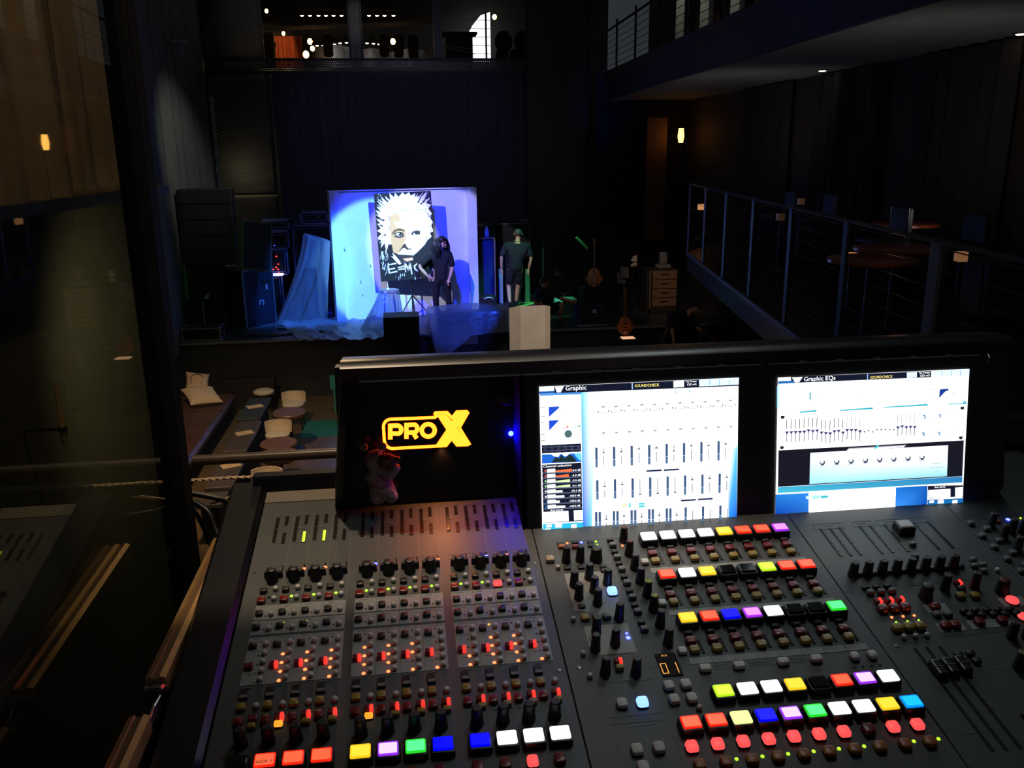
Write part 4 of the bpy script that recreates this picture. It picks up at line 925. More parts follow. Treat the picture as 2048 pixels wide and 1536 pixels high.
drape(a.x, b_.x, a.z - 0.4, b_.z, 60, 0.05, 6, 'orange_curtain', mat('orange_curtain', (190, 96, 52), 0.9), 'orange curtain glowing in the left upper window', y=33.0)
def ribbon_wall(name, label, pxs, Y, z0px, z1px, m_, cat):
    m = MB(); P = [aty(x, z1px, Y + dy) for x, dy in pxs]; zt = aty(pxs[0][0], z0px, Y).z; zb = aty(pxs[0][0], z1px, Y).z
    pts = [(p.x, p.y) for p in P]
    out = pts + [(x, y + 0.12) for x, y in reversed(pts)]
    m.loft([[(x, y, z) for x, y in out] for z in (3.62, zt)])
    return tag(m.build(name, [m_], None, True), label, cat)
PALE = mat('pale_wood_counter', (150, 150, 150), 0.4, scale=3, var=0.4)
ribbon_wall('curved_counter', 'pale curved counter front in the window left of the mesh column', [(626 + 8 * i, -0.9 * math.sin(PI * i / 10)) for i in range(11)], 30, 96, 124, PALE, 'counter')
ribbon_wall('curved_counter', 'pale wavy counter front in the window right of the mesh column', [(724 + 10 * i, -0.5 * math.sin(PI * i / 4)) for i in range(15)], 30, 100, 124, PALE, 'counter')
m = MB(); pts = [aty(x, y, 26.0) for x, y in ((530, 62), (600, 60), (700, 56), (800, 52), (868, 48))]
for p0, p1 in zip(pts, pts[1:]): m.add([p0, p1, p1 + Vector((0, 6.5, 0.9)), p0 + Vector((0, 6.5, 0.9)), p0 + Vector((0, 0, 0.1)), p1 + Vector((0, 0, 0.1)), p1 + Vector((0, 6.5, 1.0)), p0 + Vector((0, 6.5, 1.0))], [(3, 2, 1, 0), (4, 5, 6, 7), (0, 1, 5, 4), (1, 2, 6, 5), (2, 3, 7, 6), (3, 0, 4, 7)])
tag(m.build('ceiling_canopy', [mat('canopy_grey', (70, 68, 66), 0.6)]), 'dark curved ceiling canopy over the counters in the upper room', 'canopy')
a, b_ = aty(934, 123, 33), aty(980, 24, 33)
ww = thing('bright_window', 'tall glowing white window at the right of the upper opening', 'window', ((a.x + b_.x) / 2, 33, a.z)); hw = (b_.x - a.x) / 2; hh = b_.z - a.z
m = MB(); m.add([(-hw, 0, 0), (hw, 0, 0), (hw, 0, hh), (hw * 0.2, 0, hh * 0.93), (-hw * 0.5, 0, hh * 0.72), (-hw, 0, hh * 0.5)], [(0, 1, 2, 3, 4, 5)]); m.build('pane', [GLOWW], ww)
m = MB()
for k in range(5): m.box(-hw, hw, -0.05, -0.02, hh * (0.15 + 0.17 * k), hh * (0.15 + 0.17 * k) + 0.015)
m.box(hw * 0.55, hw * 0.7, -0.06, -0.02, 0, hh); m.box(-hw - 0.06, -hw, -0.06, 0.02, 0, hh * 0.6); m.build('glazing_bars', [FR], ww)
a, b_ = aty(892, 112, 24.5), aty(944, 68, 24.5)
m = MB(); m.cbox(a.x, b_.x, 24.3, 24.7, a.z - 0.3, b_.z - 0.05, 0.03); m.cbox(a.x - 0.1, b_.x + 0.12, 24.2, 24.8, b_.z - 0.05, b_.z + 0.02, 0.02); tag(m.build('draped_box', [MATTE]), 'black covered box standing before the bright white window', 'box')
m = MB(); m.tube([aty(950, 108, 24.1), aty(888, 94, 24.1)], 0.012, 6); m.tube([aty(940, 98, 24.14), aty(888, 91, 24.14)], 0.012, 6)
tag(m.build('silver_rod', [CHROME]), 'pair of thin silver rods across the black covered box', 'rod')  # rods float free before the covered box, nothing suspends them
for k, (x, y, h) in enumerate(((656, 90, 34), (768, 90, 34), (797, 90, 36), (826, 92, 36), (540, 100, 60))):
    p = aty(x, y, 27.5); s = h / 1716 * 27.5
    m = MB(); m.cbox(-0.14, 0.14, -0.16, 0.16, -s * 0.6, s * 0.5, 0.05); m.M = Matrix.Rotation(0.4, 4, 'Y'); m.lathe([(0.10, -0.2), (0.13, 0.15), (0.10, 0.25)], 0, 0, 12)
    o = m.build('hanging_spotlight', [MATTE], None, loc=p); tag(o, ('dark hanging spotlight left of the mesh column in the upper room', 'dark hanging spotlight next right of the mesh column', 'dark hanging spotlight beside the warm lamp, middle of three', 'dark hanging spotlight farthest from the mesh column', 'dark bulky spotlight hanging in the left window corner')[k], 'spotlight')
for k, (x, w) in enumerate(((1042, 22), (1004, 12))):
    p = aty(x, 118, 25.5)
    m = MB(); m.cbox(-w / 70, w / 70, -0.2, 0.2, 3.62 - p.z, 0.25, 0.06); m.ball((0.05, 0, 0.45), 0.25, 0.2, 0.3)
    tag(m.build('covered_chair', [MATTE], None, True, loc=p), ('dark covered chair at the right end of the upper window', 'smaller dark covered chair near the bright window')[k], 'chair')

# ---- upper balcony on the right and the soffit with its lamps
SOF = mat('soffit_grey', (120, 118, 114), 0.8, scale=3)
ZU = 2.76
m = MB(); m.add([(4.35, 2.0, ZU), (7.0, 2.0, ZU), (7.0, 22, ZU), (4.9, 22, ZU), (4.35, 2.0, ZU + 0.12), (7.0, 2.0, ZU + 0.12), (7.0, 22, ZU + 0.12), (4.9, 22, ZU + 0.12)], [(3, 2, 1, 0), (4, 5, 6, 7), (0, 1, 5, 4), (1, 2, 6, 5), (2, 3, 7, 6), (3, 0, 4, 7)])
struct('ceiling', m, SOF)
m = MB(); m.add([(4.33, 2.0, ZU - 0.02), (4.40, 2.0, ZU - 0.02), (4.95, 22, ZU - 0.02), (4.88, 22, ZU - 0.02), (4.33, 2.0, ZU + 0.62), (4.40, 2.0, ZU + 0.62), (4.95, 22, ZU + 0.62), (4.88, 22, ZU + 0.62)], [(3, 2, 1, 0), (4, 5, 6, 7), (0, 1, 5, 4), (1, 2, 6, 5), (2, 3, 7, 6), (3, 0, 4, 7)])
struct('trim_5', m, mat('navy_fascia', (34, 36, 58), 0.7))
ub = thing('upper_balcony_rail', 'wire railing along the edge of the upper right balcony', 'railing', (4.6, 12, ZU + 0.62))
def ubx(y): return 4.36 + (y - 2) * 0.0275 - 4.6
for k in range(11):
    y = 4.0 + 1.75 * k; m = MB(); m.cbox(ubx(y) - 0.02, ubx(y) + 0.02, y - 12 - 0.02, y - 12 + 0.02, 0, 1.0, 0.004); m.build('post', [FR], ub)
for k in range(7):
    m = MB(); m.tube([(ubx(2.5), -9.5, 0.1 + 0.13 * k), (ubx(22), 10, 0.1 + 0.13 * k)], 0.006 if k < 6 else 0.025, 6); m.build('wire' if k < 6 else 'handrail', [STEEL], ub)
m = MB(); m.box(6.2, 6.3, 2, 22, ZU + 0.12, 8.0); struct('wall_upper_right', m, mat('upper_gallery_wall', (36, 32, 30), 0.8, scale=3))
LITW = mat('lit_white_pilaster', (205, 205, 195), 0.6, scale=6, var=0.2)
for i, (x, yb, lab) in enumerate(((1362, 95, 'first pale pilaster behind the upper balcony wires, farthest down the hall'), (1411, 75, 'second pale pilaster behind the upper balcony wires'), (1473, 45, 'third pale pilaster behind the upper balcony wires'), (1550, 8, 'nearest pale pilaster behind the upper balcony wires, mostly cut off'))):
    p = atx(x, yb, 6.0)
    m = MB(); m.cbox(-0.05, 0.05, -0.28 + 0.03 * i, 0.28 - 0.03 * i, 0, 4.6, 0.01); tag(m.build('pilaster', [LITW], None, loc=(6.0, p.y, ZU + 0.12)), lab, 'pilaster')
p = atx(1431, 50, 6.17)
m = MB(); m.box(-0.02, 0.02, -0.14, 0.14, -0.55, 0.25); m.m = 1; m.box(-0.03, -0.02, -0.10, 0.10, -0.4, -0.05)
tag(m.build('wall_picture', [mat('poster_orange', (200, 110, 70), 0.6), mat('poster_cream', (215, 170, 120), 0.6)], None, loc=p), 'small orange poster between two pale pilasters upstairs', 'poster')
def soffit_lamp(x, y, label, e):
    p = atz(x, y, ZU); o = thing('soffit_spot', label, 'light', (p.x, p.y, ZU - 0.0))
    m = MB(); m.lathe([(0.085, -0.012), (0.09, 0.0)], 0, 0, 16); m.build('trim_ring', [FR], o)
    m = MB(); m.lathe([(0.05, -0.02), (0.06, -0.0125)], 0, 0, 16); m.build('lens', [e], o)
ES = emat('soffit_glow', (4, 3.3, 2.4))
soffit_lamp(1645, 140, 'bright recessed lamp halfway along the balcony soffit', ES); soffit_lamp(2043, 66, 'recessed lamp of the balcony soffit at the frame edge', ES)
soffit_lamp(1327, 203, 'small recessed lamp toward the far end of the soffit', emat('soffit_dim', (1.0, 0.95, 0.9))); soffit_lamp(1266, 214, 'farthest tiny recessed lamp of the soffit', emat('soffit_far', (0.7, 0.6, 0.35)))

# ---- side gallery at our level: deck, wire railing, drapes, tables
def rx(y): return 2.92 + (y - 4.41) * 0.178
m = MB(); m.add([(rx(2), 2, -0.02), (7.0, 2, -0.02), (7.0, 17.0, -0.02), (rx(13.5), 13.5, -0.02), (rx(2), 2, -0.3), (7.0, 2, -0.3), (7.0, 17.0, -0.3), (rx(13.5), 13.5, -0.3)], [(0, 1, 2, 3), (7, 6, 5, 4), (0, 4, 5, 1), (1, 5, 6, 2), (2, 6, 7, 3), (3, 7, 4, 0)])
struct('floor_gallery', m, mat('gallery_floor', (34, 33, 36), 0.25, scale=4))
m = MB(); m.add([(rx(2) - 0.03, 2, -0.05), (rx(2), 2, -0.05), (rx(13.5), 13.5, -0.05), (rx(13.5) - 0.03, 13.5, -0.05), (rx(2) - 0.03, 2, 0.0), (rx(2), 2, 0.0), (rx(13.5), 13.5, 0.0), (rx(13.5) - 0.03, 13.5, 0.0)], [(3, 2, 1, 0), (4, 5, 6, 7), (0, 1, 5, 4), (1, 2, 6, 5), (2, 3, 7, 6), (3, 0, 4, 7)])
struct('trim_6', m, mat('gallery_edge', (60, 60, 66), 0.5))
gr = thing('gallery_railing', 'dark post and wire railing along the right side gallery', 'railing', (3.6, 8, -0.02))
GM = mat('gallery_steel', (34, 35, 38), 0.45, 0.2); GM2 = mat('gallery_post_pale', (110, 112, 104), 0.5)
ys = [4.45, 5.95, 7.45, 8.95, 10.45, 11.95, 13.4]
for k, y in enumerate(ys):
    w = 0.035 if k else 0.05
    m = MB(); m.cbox(rx(y) - 3.6 - 0.012, rx(y) - 3.6 + 0.012, y - 8 - w, y - 8 + w, 0, 1.07, 0.004); m.build('post', [GM2 if k == 0 else GM], gr)
for k in range(9):
    z = 0.12 + 0.115 * k
    m = MB(); m.tube([(rx(2) - 3.6, -6, z), (rx(13.4) - 3.6, 5.4, z)], 0.0035, 6); m.build('wire', [GM], gr)
m = MB(); m.tube([(rx(2) - 3.6, -6, 1.075), (rx(13.4) - 3.6, 5.4, 1.075)], 0.016, 8); m.build('handrail', [GM], gr)
m = MB(); m.box(7.0, 7.1, 2, 23, ZF, ZU); struct('wall_right', m, mat('gallery_wall_brown', (52, 40, 32), 0.85, scale=3))
for k, (y0, y1, lab) in enumerate(((7.0, 8.6, 'dark wall drape nearest on the right side gallery'), (9.4, 11.2, 'dark wall drape behind the gallery tables'), (12.2, 14.2, 'dark wall drape midway down the right gallery'), (15.2, 17.4, 'dark wall drape at the far end of the gallery, beside the lit strip'))):
    drape(y0, y1, -0.02 if y1 < 17 else ZF + 0.05, ZU - 0.03, 60, 0.05, 6, 'wall_drape', mat('gallery_drape', (44, 40, 40), 0.9), lab, y=6.88, axis='y', seed=k)
gl = thing('wall_sconce', 'glowing amber wall sconce in the dark right rear of the hall', 'lamp', tuple(aty(1362, 271, 20)))
m = MB(); m.lathe([(0.05, -0.16), (0.075, -0.02), (0.055, 0.16)], 0, 0, 14); m.build('glass_shade', [emat('amber_glass', (6, 2.6, 0.5))], gl)
m = MB(); m.lathe([(0.02, -0.5), (0.06, -0.2), (0.055, -0.16)], 0, 0, 12); m.build('bracket', [STEEL], gl)
a, b_ = aty(1390, 237, 20.96), aty(1386, 328, 20.96)
m = MB(); m.box(a.x - 0.035, a.x + 0.035, 20.94, 21.0, b_.z, a.z); tag(m.build('lit_door_edge', [mat('lit_door_edge', (215, 190, 130), 0.6)]), 'tan vertical strip coloured as a lit door edge, right of the amber sconce', 'door edge')  # tan strip stands for a door edge catching light
m = MB(); a = aty(1294, 236, 20.4); b_ = aty(1326, 480, 20.4); m.box(a.x, b_.x, 20.35, 20.45, b_.z, a.z); tag(m.build('brown_door', [mat('brown_door', (95, 62, 40), 0.7)]), 'dim brown door panel left of the amber sconce', 'door')
m = MB(); m.box(4.72, 7.1, 21.0, 21.1, ZF, ZU); struct('wall_right_rear', m, mat('rear_right_wall', (20, 18, 18), 0.9))
RT = mat('red_brown_tabletop', (150, 70, 44), 0.3)
def cocktail_table(loc, label, r=0.42, h=1.05):
    o = thing('high_table', label, 'table', loc)
    m = MB(); m.lathe([(r - 0.03, h - 0.04), (r, h - 0.03), (r, h - 0.005), (r - 0.01, h)], 0, 0, 28); m.build('table_top', [RT], o, True)
    m = MB(); m.lathe([(0.04, 0.02), (0.035, h - 0.04)], 0, 0, 12); m.build('pedestal', [STEEL], o, True)
    m = MB(); m.lathe([(0.24, 0), (0.24, 0.015), (0.06, 0.03)], 0, 0, 20); m.build('table_base', [STEEL], o, True)
p = atz(1795, 493, 0.75); cocktail_table((p.x, p.y, -0.02), 'high table with a shiny red brown top behind the wire railing', 0.36, 0.77)
p = atz(1812, 446, 0.75); cocktail_table((p.x, p.y, -0.02), 'farther high table with a red brown top, near the wall drapes', 0.36, 0.77)
p = atz(1745, 516, 0.75); cocktail_table((p.x, p.y, -0.02), 'lower table with a dull brown top beside the shiny high table', 0.33, 0.77)
def candle(x, y, Y, label, s=0.055, dim=1.0):
    o = thing('candle_box', label, 'candle', tuple(aty(x, y, Y)))
    m = MB(); m.rbox(0, 0, 2 * s, 2 * s, [(-s, 0.004), (-s + 0.004, 0), (s, 0), (s, 0.006), (-s + 0.01, 0.006)], r=0.008, seg=2); m.build('paper_shade', [emat('candle_paper_%g' % dim, (0.55 * dim, 0.24 * dim, 0.10 * dim), 1.0, (0.05, 0.02, 0.01))], o)
    m = MB(); m.lathe([(s * 0.5, -s + 0.01), (s * 0.5, -s * 0.2), (s * 0.1, 0)], 0, 0, 8); m.build('flame', [emat('candle_flame_%g' % dim, (2.5 * dim, 1.2 * dim, 0.4 * dim))], o)
    m = MB(); m.tube([(0, 0, -s), (0, 0, -0.02 - o.location.z)], 0.012, 6); m.lathe([(0.1, -0.02 - o.location.z), (0.1, -0.01 - o.location.z)], 0, 0, 12); m.build('pole', [STEEL], o)
candle(1402, 414, 15.5, 'glowing square candle shade low in the dark right gallery', 0.05, 1.0)
candle(1561, 434, 11.0, 'dim reddish candle shade behind the railing wires', 0.045, 0.04)
candle(1602, 403, 11.5, 'reddish lamp shade near the brown wall behind the railing', 0.04, 0.06)
candle(1702, 515, 7.6, 'tan candle shade beside a railing post', 0.045, 0.55)
candle(1922, 513, 6.6, 'small amber candle shade right of the pale railing post', 0.04, 0.3)
for k, (x, y, Y) in enumerate(((1490, 470, 12.5), (1560, 500, 11.5), (1668, 560, 8.6), (1800, 590, 7.6))):
    p = aty(x, y, Y); o = thing('bar_chair', ('dark bar chair farthest along the gallery railing', 'dark bar chair under the reddish candle shade', 'dark bar chair beside the lower brown table', 'dark bar chair nearest, under the shiny high table')[k], 'chair', (p.x + 0.5, p.y, -0.02))
    m = MB(); m.cbox(-0.2, 0.2, -0.2, 0.2, 0.60, 0.66, 0.02); m.build('seat', [mat('chair_grey', (30, 31, 36), 0.6)], o)
    m = MB(); m.cbox(0.17, 0.21, -0.2, 0.2, 0.70, 0.98, 0.015); m.build('backrest', [mat('chair_grey', (30, 31, 36), 0.6)], o)
    for sx in (-1, 1):
        for sy in (-1, 1):
            m = MB(); m.tube([(0.21 * sx, 0.2 * sy, 0), (0.17 * sx, 0.17 * sy, 0.98 if sx > 0 else 0.6)], 0.013, 8); m.build('leg', [STEEL], o)
p = aty(1945, 620, 7.6)
m = MB(); m.cbox(-0.22, 0.22, -0.2, 0.2, -0.02, 0.52, 0.01); tag(m.build('cabinet', [mat('brown_cabinet', (90, 66, 48), 0.6)], None, loc=(p.x + 0.2, p.y, -0.0)), 'dim brown cabinet on the gallery floor behind the railing', 'cabinet')
# ================================================================ THE STAGE
WHITEP = mat('white_painted_flat', (225, 228, 230), 0.75, scale=3, var=0.05)
flat = thing('backdrop_booth', 'tall white painted backdrop wall with end returns behind the portrait painting', 'backdrop wall', (-1.53, 18.80, ZS), math.atan2(0.72, 3.17))
FW_ = 3.25
m = MB(); m.box(0.0, FW_, 0.12, 0.16, 0, 2.78)
m2 = MB(); m2.cbox(0.0, 0.20, -0.10, 0.12, 0, 2.79, 0.004); m2.build('end_return', [WHITEP], flat)
m2 = MB(); m2.cbox(FW_ - 0.19, FW_, -0.06, 0.12, 0, 2.79, 0.004); m2.build('end_return', [WHITEP], flat)
m2 = MB(); m2.box(0.0, FW_, 0.07, 0.20, 2.78, 2.80); m2.build('top_rail', [WHITEP], flat)
rr = random.Random(3)
for k in range(34):
    x = rr.uniform(0.25, 1.15) if k < 30 else rr.uniform(2.2, 3.0); z = rr.uniform(0.3, 1.7); L = rr.uniform(0.02, 0.12); w = rr.uniform(0.004, 0.014)
    m.m = 1 if rr.random() < 0.75 else 2
    m.add([(x - w, 0.119, z), (x + w, 0.119, z), (x + w * 0.5, 0.119, z + L), (x - w * 0.4, 0.119, z + L)], [(0, 1, 2, 3)])
m.build('back_panel', [WHITEP, mat('white_splash', (245, 245, 245), 0.5), mat('black_splash', (30, 34, 48), 0.5)], flat)
# portrait painting on an easel post
pt = thing('portrait_painting', 'tall painting of a white-haired face on black, lettered E=MC', 'painting', tuple(aty(818, 560, 18.70)))
PW, PH = 1.20, 1.86
pt.rotation_euler = (0, 0, 0)
m = MB(); m.M = Matrix.Rotation(-math.radians(1.8), 4, 'Y')
m.cbox(-PW / 2, PW / 2, 0, 0.05, 0, PH, 0.006); cv = m.build('canvas', [mat('canvas_black', (24, 25, 27), 0.8)], pt)
m = MB()
TLp, TRp, BRp, BLp = (105, 135), (985, 92), (1062, 1425), (222, 1478)
R18 = Matrix.Rotation(-math.radians(1.8), 4, 'Y')
lay = [0.0]
def PP(px, py):
    s, t = 0.5, 0.5
    for _ in range(6):
        s = (px - (TLp[0] + (BLp[0] - TLp[0]) * t)) / ((TRp[0] + (BRp[0] - TRp[0]) * t) - (TLp[0] + (BLp[0] - TLp[0]) * t))
        t = (py - (TLp[1] + (TRp[1] - TLp[1]) * s)) / ((BLp[1] + (BRp[1] - BLp[1]) * s) - (TLp[1] + (TRp[1] - TLp[1]) * s))
    s = min(1, max(0, s)); t = min(1, max(0, t))
    return tuple(R18 @ Vector((-PW / 2 + PW * s, -0.002 - lay[0], PH * (1 - t))))
def blob(pts, rgb):
    lay[0] += 0.00005; m.k = lin(*rgb) ; m.poly([PP(*p) for p in pts])
def stroke(pts, w, rgb):
    lay[0] += 0.00004; m.k = lin(*rgb); n = len(pts)
    for i in range(n - 1):
        a, b_ = Vector(pts[i]), Vector(pts[i + 1]); d = (b_ - a); L = d.length; d.normalize(); nn = Vector((-d.y, d.x)); w0 = w * (0.6 + 0.4 * math.sin(PI * (i + 0.2) / n)); w1 = w * (0.6 + 0.4 * math.sin(PI * (i + 1.2) / n))
        q = [a + nn * w0 / 2, a - nn * w0 / 2, b_ - nn * w1 / 2 + d * w * 0.15, b_ + nn * w1 / 2 + d * w * 0.15]
        m.poly([PP(p.x, p.y) for p in q])
def oval(cx, cy, rx_, ry_, rgb, n=16, rot=0.0):
    c, s_ = math.cos(rot), math.sin(rot)
    blob([(cx + rx_ * math.cos(2 * PI * i / n) * c - ry_ * math.sin(2 * PI * i / n) * s_, cy + rx_ * math.cos(2 * PI * i / n) * s_ + ry_ * math.sin(2 * PI * i / n) * c) for i in range(n)], rgb)
WH = (250, 250, 248); TANP = (222, 174, 112); CRM = (250, 240, 214); GRY = (62, 62, 60)
hair = [(330, 900), (300, 1015), (270, 880), (215, 955), (228, 840), (165, 805), (240, 745), (150, 690), (215, 660), (158, 580), (225, 600), (138, 510), (220, 520), (132, 380), (235, 430), (150, 330), (230, 345), (155, 235), (270, 315), (212, 168), (310, 262), (278, 168), (360, 232), (343, 122), (420, 190), (430, 118), (485, 180), (548, 105), (585, 152), (650, 100), (668, 160), (745, 125), (742, 190), (835, 152), (802, 212), (925, 97), (872, 232), (968, 208), (902, 272), (992, 298), (930, 342), (1000, 430), (962, 480), (1020, 560), (985, 610), (1018, 700), (960, 720), (990, 780), (930, 830), (880, 910), (700, 1040), (500, 1040), (400, 1000), (380, 900)]
blob(hair, WH)
rh = random.Random(19)
for k in range(70):
    a = rh.uniform(-0.35, PI + 0.75); c, s_ = math.cos(a), -math.sin(a); r0 = rh.uniform(330, 400) * (1.0 if s_ < -0.5 else 0.92); L = rh.uniform(60, 190); w = rh.uniform(7, 20)
    bx, by = 580 + r0 * c * 1.02, 590 + r0 * s_ * 1.12; ex, ey = bx + L * c + rh.uniform(-30, 30), by + L * s_ + rh.uniform(-25, 25)
    if ex > 985 or ey < 100: continue
    blob([(bx - s_ * w, by + c * w), (bx + s_ * w, by - c * w), (ex, ey)], WH if k % 4 else (40, 40, 42))
blob([(345, 450), (420, 400), (560, 378), (760, 365), (890, 390), (950, 480), (975, 620), (970, 740), (930, 830), (860, 930), (760, 1030), (700, 1068), (480, 1052), (405, 1020), (372, 860), (345, 640)], CRM)
blob([(345, 470), (470, 420), (520, 520), (480, 640), (575, 660), (600, 740), (590, 840), (555, 900), (500, 1030), (470, 1048), (405, 1020), (372, 860), (348, 640)], TANP)
blob([(600, 430), (900, 420), (960, 560), (950, 760), (820, 960), (700, 1000), (640, 900), (600, 760), (610, 600)], WH)
blob([(410, 560), (560, 520), (590, 610), (440, 640)], (240, 214, 160))
for p in ([(330, 460), (350, 500), (330, 540)], [(320, 600), (345, 650), (330, 700)], [(500, 405), (600, 372)], [(740, 360), (860, 375)], [(900, 400), (980, 480)], [(945, 610), (985, 700)], [(905, 770), (920, 830)], [(400, 430), (430, 400)]): stroke(p, 16, (176, 170, 156))
stroke([(385, 740), (430, 690), (500, 672), (570, 690)], 30, (96, 72, 40)); oval(495, 742, 66, 34, (40, 34, 28), rot=-0.08); oval(490, 745, 48, 24, (236, 220, 190)); oval(505, 740, 26, 26, (16, 16, 16)); oval(492, 736, 8, 8, WH, 10)
blob([(405, 790), (440, 760), (500, 785), (575, 745), (560, 785), (500, 802), (440, 790)], GRY); stroke([(400, 760), (440, 720)], 14, GRY)
blob([(672, 740), (700, 702), (755, 684), (812, 700), (815, 745), (760, 752), (735, 740), (700, 760)], (40, 36, 32)); oval(718, 738, 14, 13, WH, 10); stroke([(690, 715), (760, 690), (815, 702)], 14, (96, 80, 56))
blob([(555, 905), (590, 880), (605, 930), (640, 965), (685, 962), (670, 980), (610, 982), (580, 955), (540, 965), (485, 1030), (500, 990)], (70, 46, 22))
blob([(485, 1035), (540, 960), (600, 985), (680, 985), (740, 1010), (720, 1068), (600, 1062), (480, 1054)], WH)
blob([(430, 1052), (560, 1078), (730, 1070), (700, 1108), (560, 1112), (545, 1150), (600, 1180), (520, 1190), (450, 1110)], (42, 42, 42)); blob([(550, 1115), (700, 1100), (705, 1140), (610, 1166), (565, 1145)], (226, 172, 118)); blob([(600, 1130), (700, 1118), (690, 1140), (615, 1150)], (246, 226, 196))
blob([(385, 1020), (440, 1075), (500, 1150), (530, 1200), (490, 1210), (450, 1170), (400, 1110), (370, 1080), (410, 1090)], WH)
rr = random.Random(11)
for k in range(60):
    x = rr.uniform(215, 1030); y = rr.uniform(1000, 1440) if k < 44 else rr.uniform(110, 260); 
    if y < 1000 and 250 < x < 880: x = rr.choice((rr.uniform(130, 230), rr.uniform(900, 975)))
    if 340 < x < 1000 and y < 1330 and y > 1000: x = rr.uniform(220, 330)
    L = rr.uniform(6, 46) if y > 900 else rr.uniform(4, 14)
    oval(x, y, rr.uniform(3, 9), L, (225, 226, 224), 8, rr.uniform(-0.3, 0.3))
for p in ([(325, 1212), (345, 1345)], [(322, 1215), (445, 1192)], [(335, 1285), (428, 1268)], [(342, 1342), (462, 1316)], [(470, 1260), (562, 1236)], [(480, 1290), (572, 1272)], [(592, 1330), (578, 1180), (640, 1300), (656, 1176), (686, 1360)], [(765, 1195), (722, 1235), (735, 1280), (775, 1312)], [(830, 1190), (862, 1110), (850, 1230)]): stroke(p, 24, WH)
pa = m.build('paint_layer', [vcmat('paint_layer', 0, 0.6)], cv)
m = MB(); m.tube([(0.06, 0.08, PH * 0.8), (0.06, 0.09, -(pt.location.z - ZS) + 0.02)], 0.018, 8); m.build('easel_post', [STEEL], pt)
for dx, dy in ((-0.32, 0.10), (0.42, 0.12), (0.06, -0.20)):
    m = MB(); m.tube([(0.06, 0.09, -0.35), (0.06 + dx, 0.10 + dy, -(pt.location.z - ZS) + 0.01)], 0.012, 8); m.build('easel_leg', [STEEL], pt)

# translucent sheets
def plastic(name, tint, alpha):
    if name in MATS: return MATS[name]
    mm = bpy.data.materials.new(name); mm.use_nodes = True; nt = mm.node_tree; nt.nodes.clear()
    out = nt.nodes.new('ShaderNodeOutputMaterial'); tr = nt.nodes.new('ShaderNodeBsdfTransparent'); df = nt.nodes.new('ShaderNodeBsdfDiffuse'); tl = nt.nodes.new('ShaderNodeBsdfTranslucent'); gl = nt.nodes.new('ShaderNodeBsdfGlossy')
    a1 = nt.nodes.new('ShaderNodeMixShader'); a2 = nt.nodes.new('ShaderNodeMixShader'); a3 = nt.nodes.new('ShaderNodeMixShader'); nz = nt.nodes.new('ShaderNodeTexNoise'); nz.inputs['Scale'].default_value = 9; bp = nt.nodes.new('ShaderNodeBump'); bp.inputs['Strength'].default_value = 0.5; bp.inputs['Distance'].default_value = 0.03
    nt.links.new(nz.outputs['Fac'], bp.inputs['Height'])
    for d in (df, gl, tl): nt.links.new(bp.outputs['Normal'], d.inputs['Normal'])
    tr.inputs['Color'].default_value = (0.92, 0.95, 0.98, 1); df.inputs['Color'].default_value = (*tint, 1); tl.inputs['Color'].default_value = (*tint, 1); gl.inputs['Roughness'].default_value = 0.28
    a1.inputs[0].default_value = 0.4; a2.inputs[0].default_value = 0.2; a3.inputs[0].default_value = alpha
    nt.links.new(df.outputs[0], a1.inputs[1]); nt.links.new(tl.outputs[0], a1.inputs[2]); nt.links.new(a1.outputs[0], a2.inputs[1]); nt.links.new(gl.outputs[0], a2.inputs[2]); nt.links.new(tr.outputs[0], a3.inputs[1]); nt.links.new(a2.outputs[0], a3.inputs[2]); nt.links.new(a3.outputs[0], out.inputs[0])
    MATS[name] = mm
    return mm
CLEAR = plastic('clear_sheet', (0.75, 0.8, 0.85), 0.42); MILKY = plastic('milky_sheet', (0.8, 0.85, 0.9), 0.62)
def sheet(name, label, top, bot, m_, n=90, rows=16, fold=0.05, seed=1, closed=True, cap=True, flare=1.0):
    """Draped sheet: top outline and floor outline (lists of points), folds growing towards the hem."""
    rg = random.Random(seed); ph = [(rg.uniform(3, 9), rg.uniform(0, 6), rg.uniform(0.4, 1)) for _ in range(4)] + [(rg.uniform(12, 25), rg.uniform(0, 6), 0.4) for _ in range(3)]
    def samp(P, t):
        L = len(P); k = t * (L if closed else L - 1); i = int(k) % L; f = k - int(k); j = (i + 1) % L if closed else min(i + 1, L - 1)
        return Vector(P[i]).lerp(Vector(P[j]), f)
    m = MB(); vs = []; cb = sum((Vector(p) for p in top), Vector()) / len(top)
    N = n if closed else n + 1
    for r in range(rows + 1):
        f = r / rows
        for i in range(N):
            t = i / n; a = samp(top, t); b_ = samp(bot, t)
            e = f ** (1.0 / flare); p = a.lerp(b_, e); p.z = a.z + (b_.z - a.z) * f
            d = Vector((p.x - cb.x, p.y - cb.y, 0)); d = d.normalized() if d.length > 1e-4 else Vector((0, -1, 0))
            w = sum(q[2] * math.sin(q[0] * t * 2 * PI + q[1] + 1.5 * f) for q in ph) * fold * (0.15 + 0.85 * f)
            p = p + d * w; 
            if r == rows: p.z = b_.z + 0.004
            vs.append(tuple(p))
    fs = []
    for r in range(rows):
        for i in range(n):
            j = (i + 1) % N
            fs.append((r * N + i, r * N + j, (r + 1) * N + j, (r + 1) * N + i))
    if cap: fs.append(tuple(reversed(range(N))))
    m.add(vs, fs)
    o = m.build(name, [m_], None, True)
    return tag(o, label, 'plastic sheet')
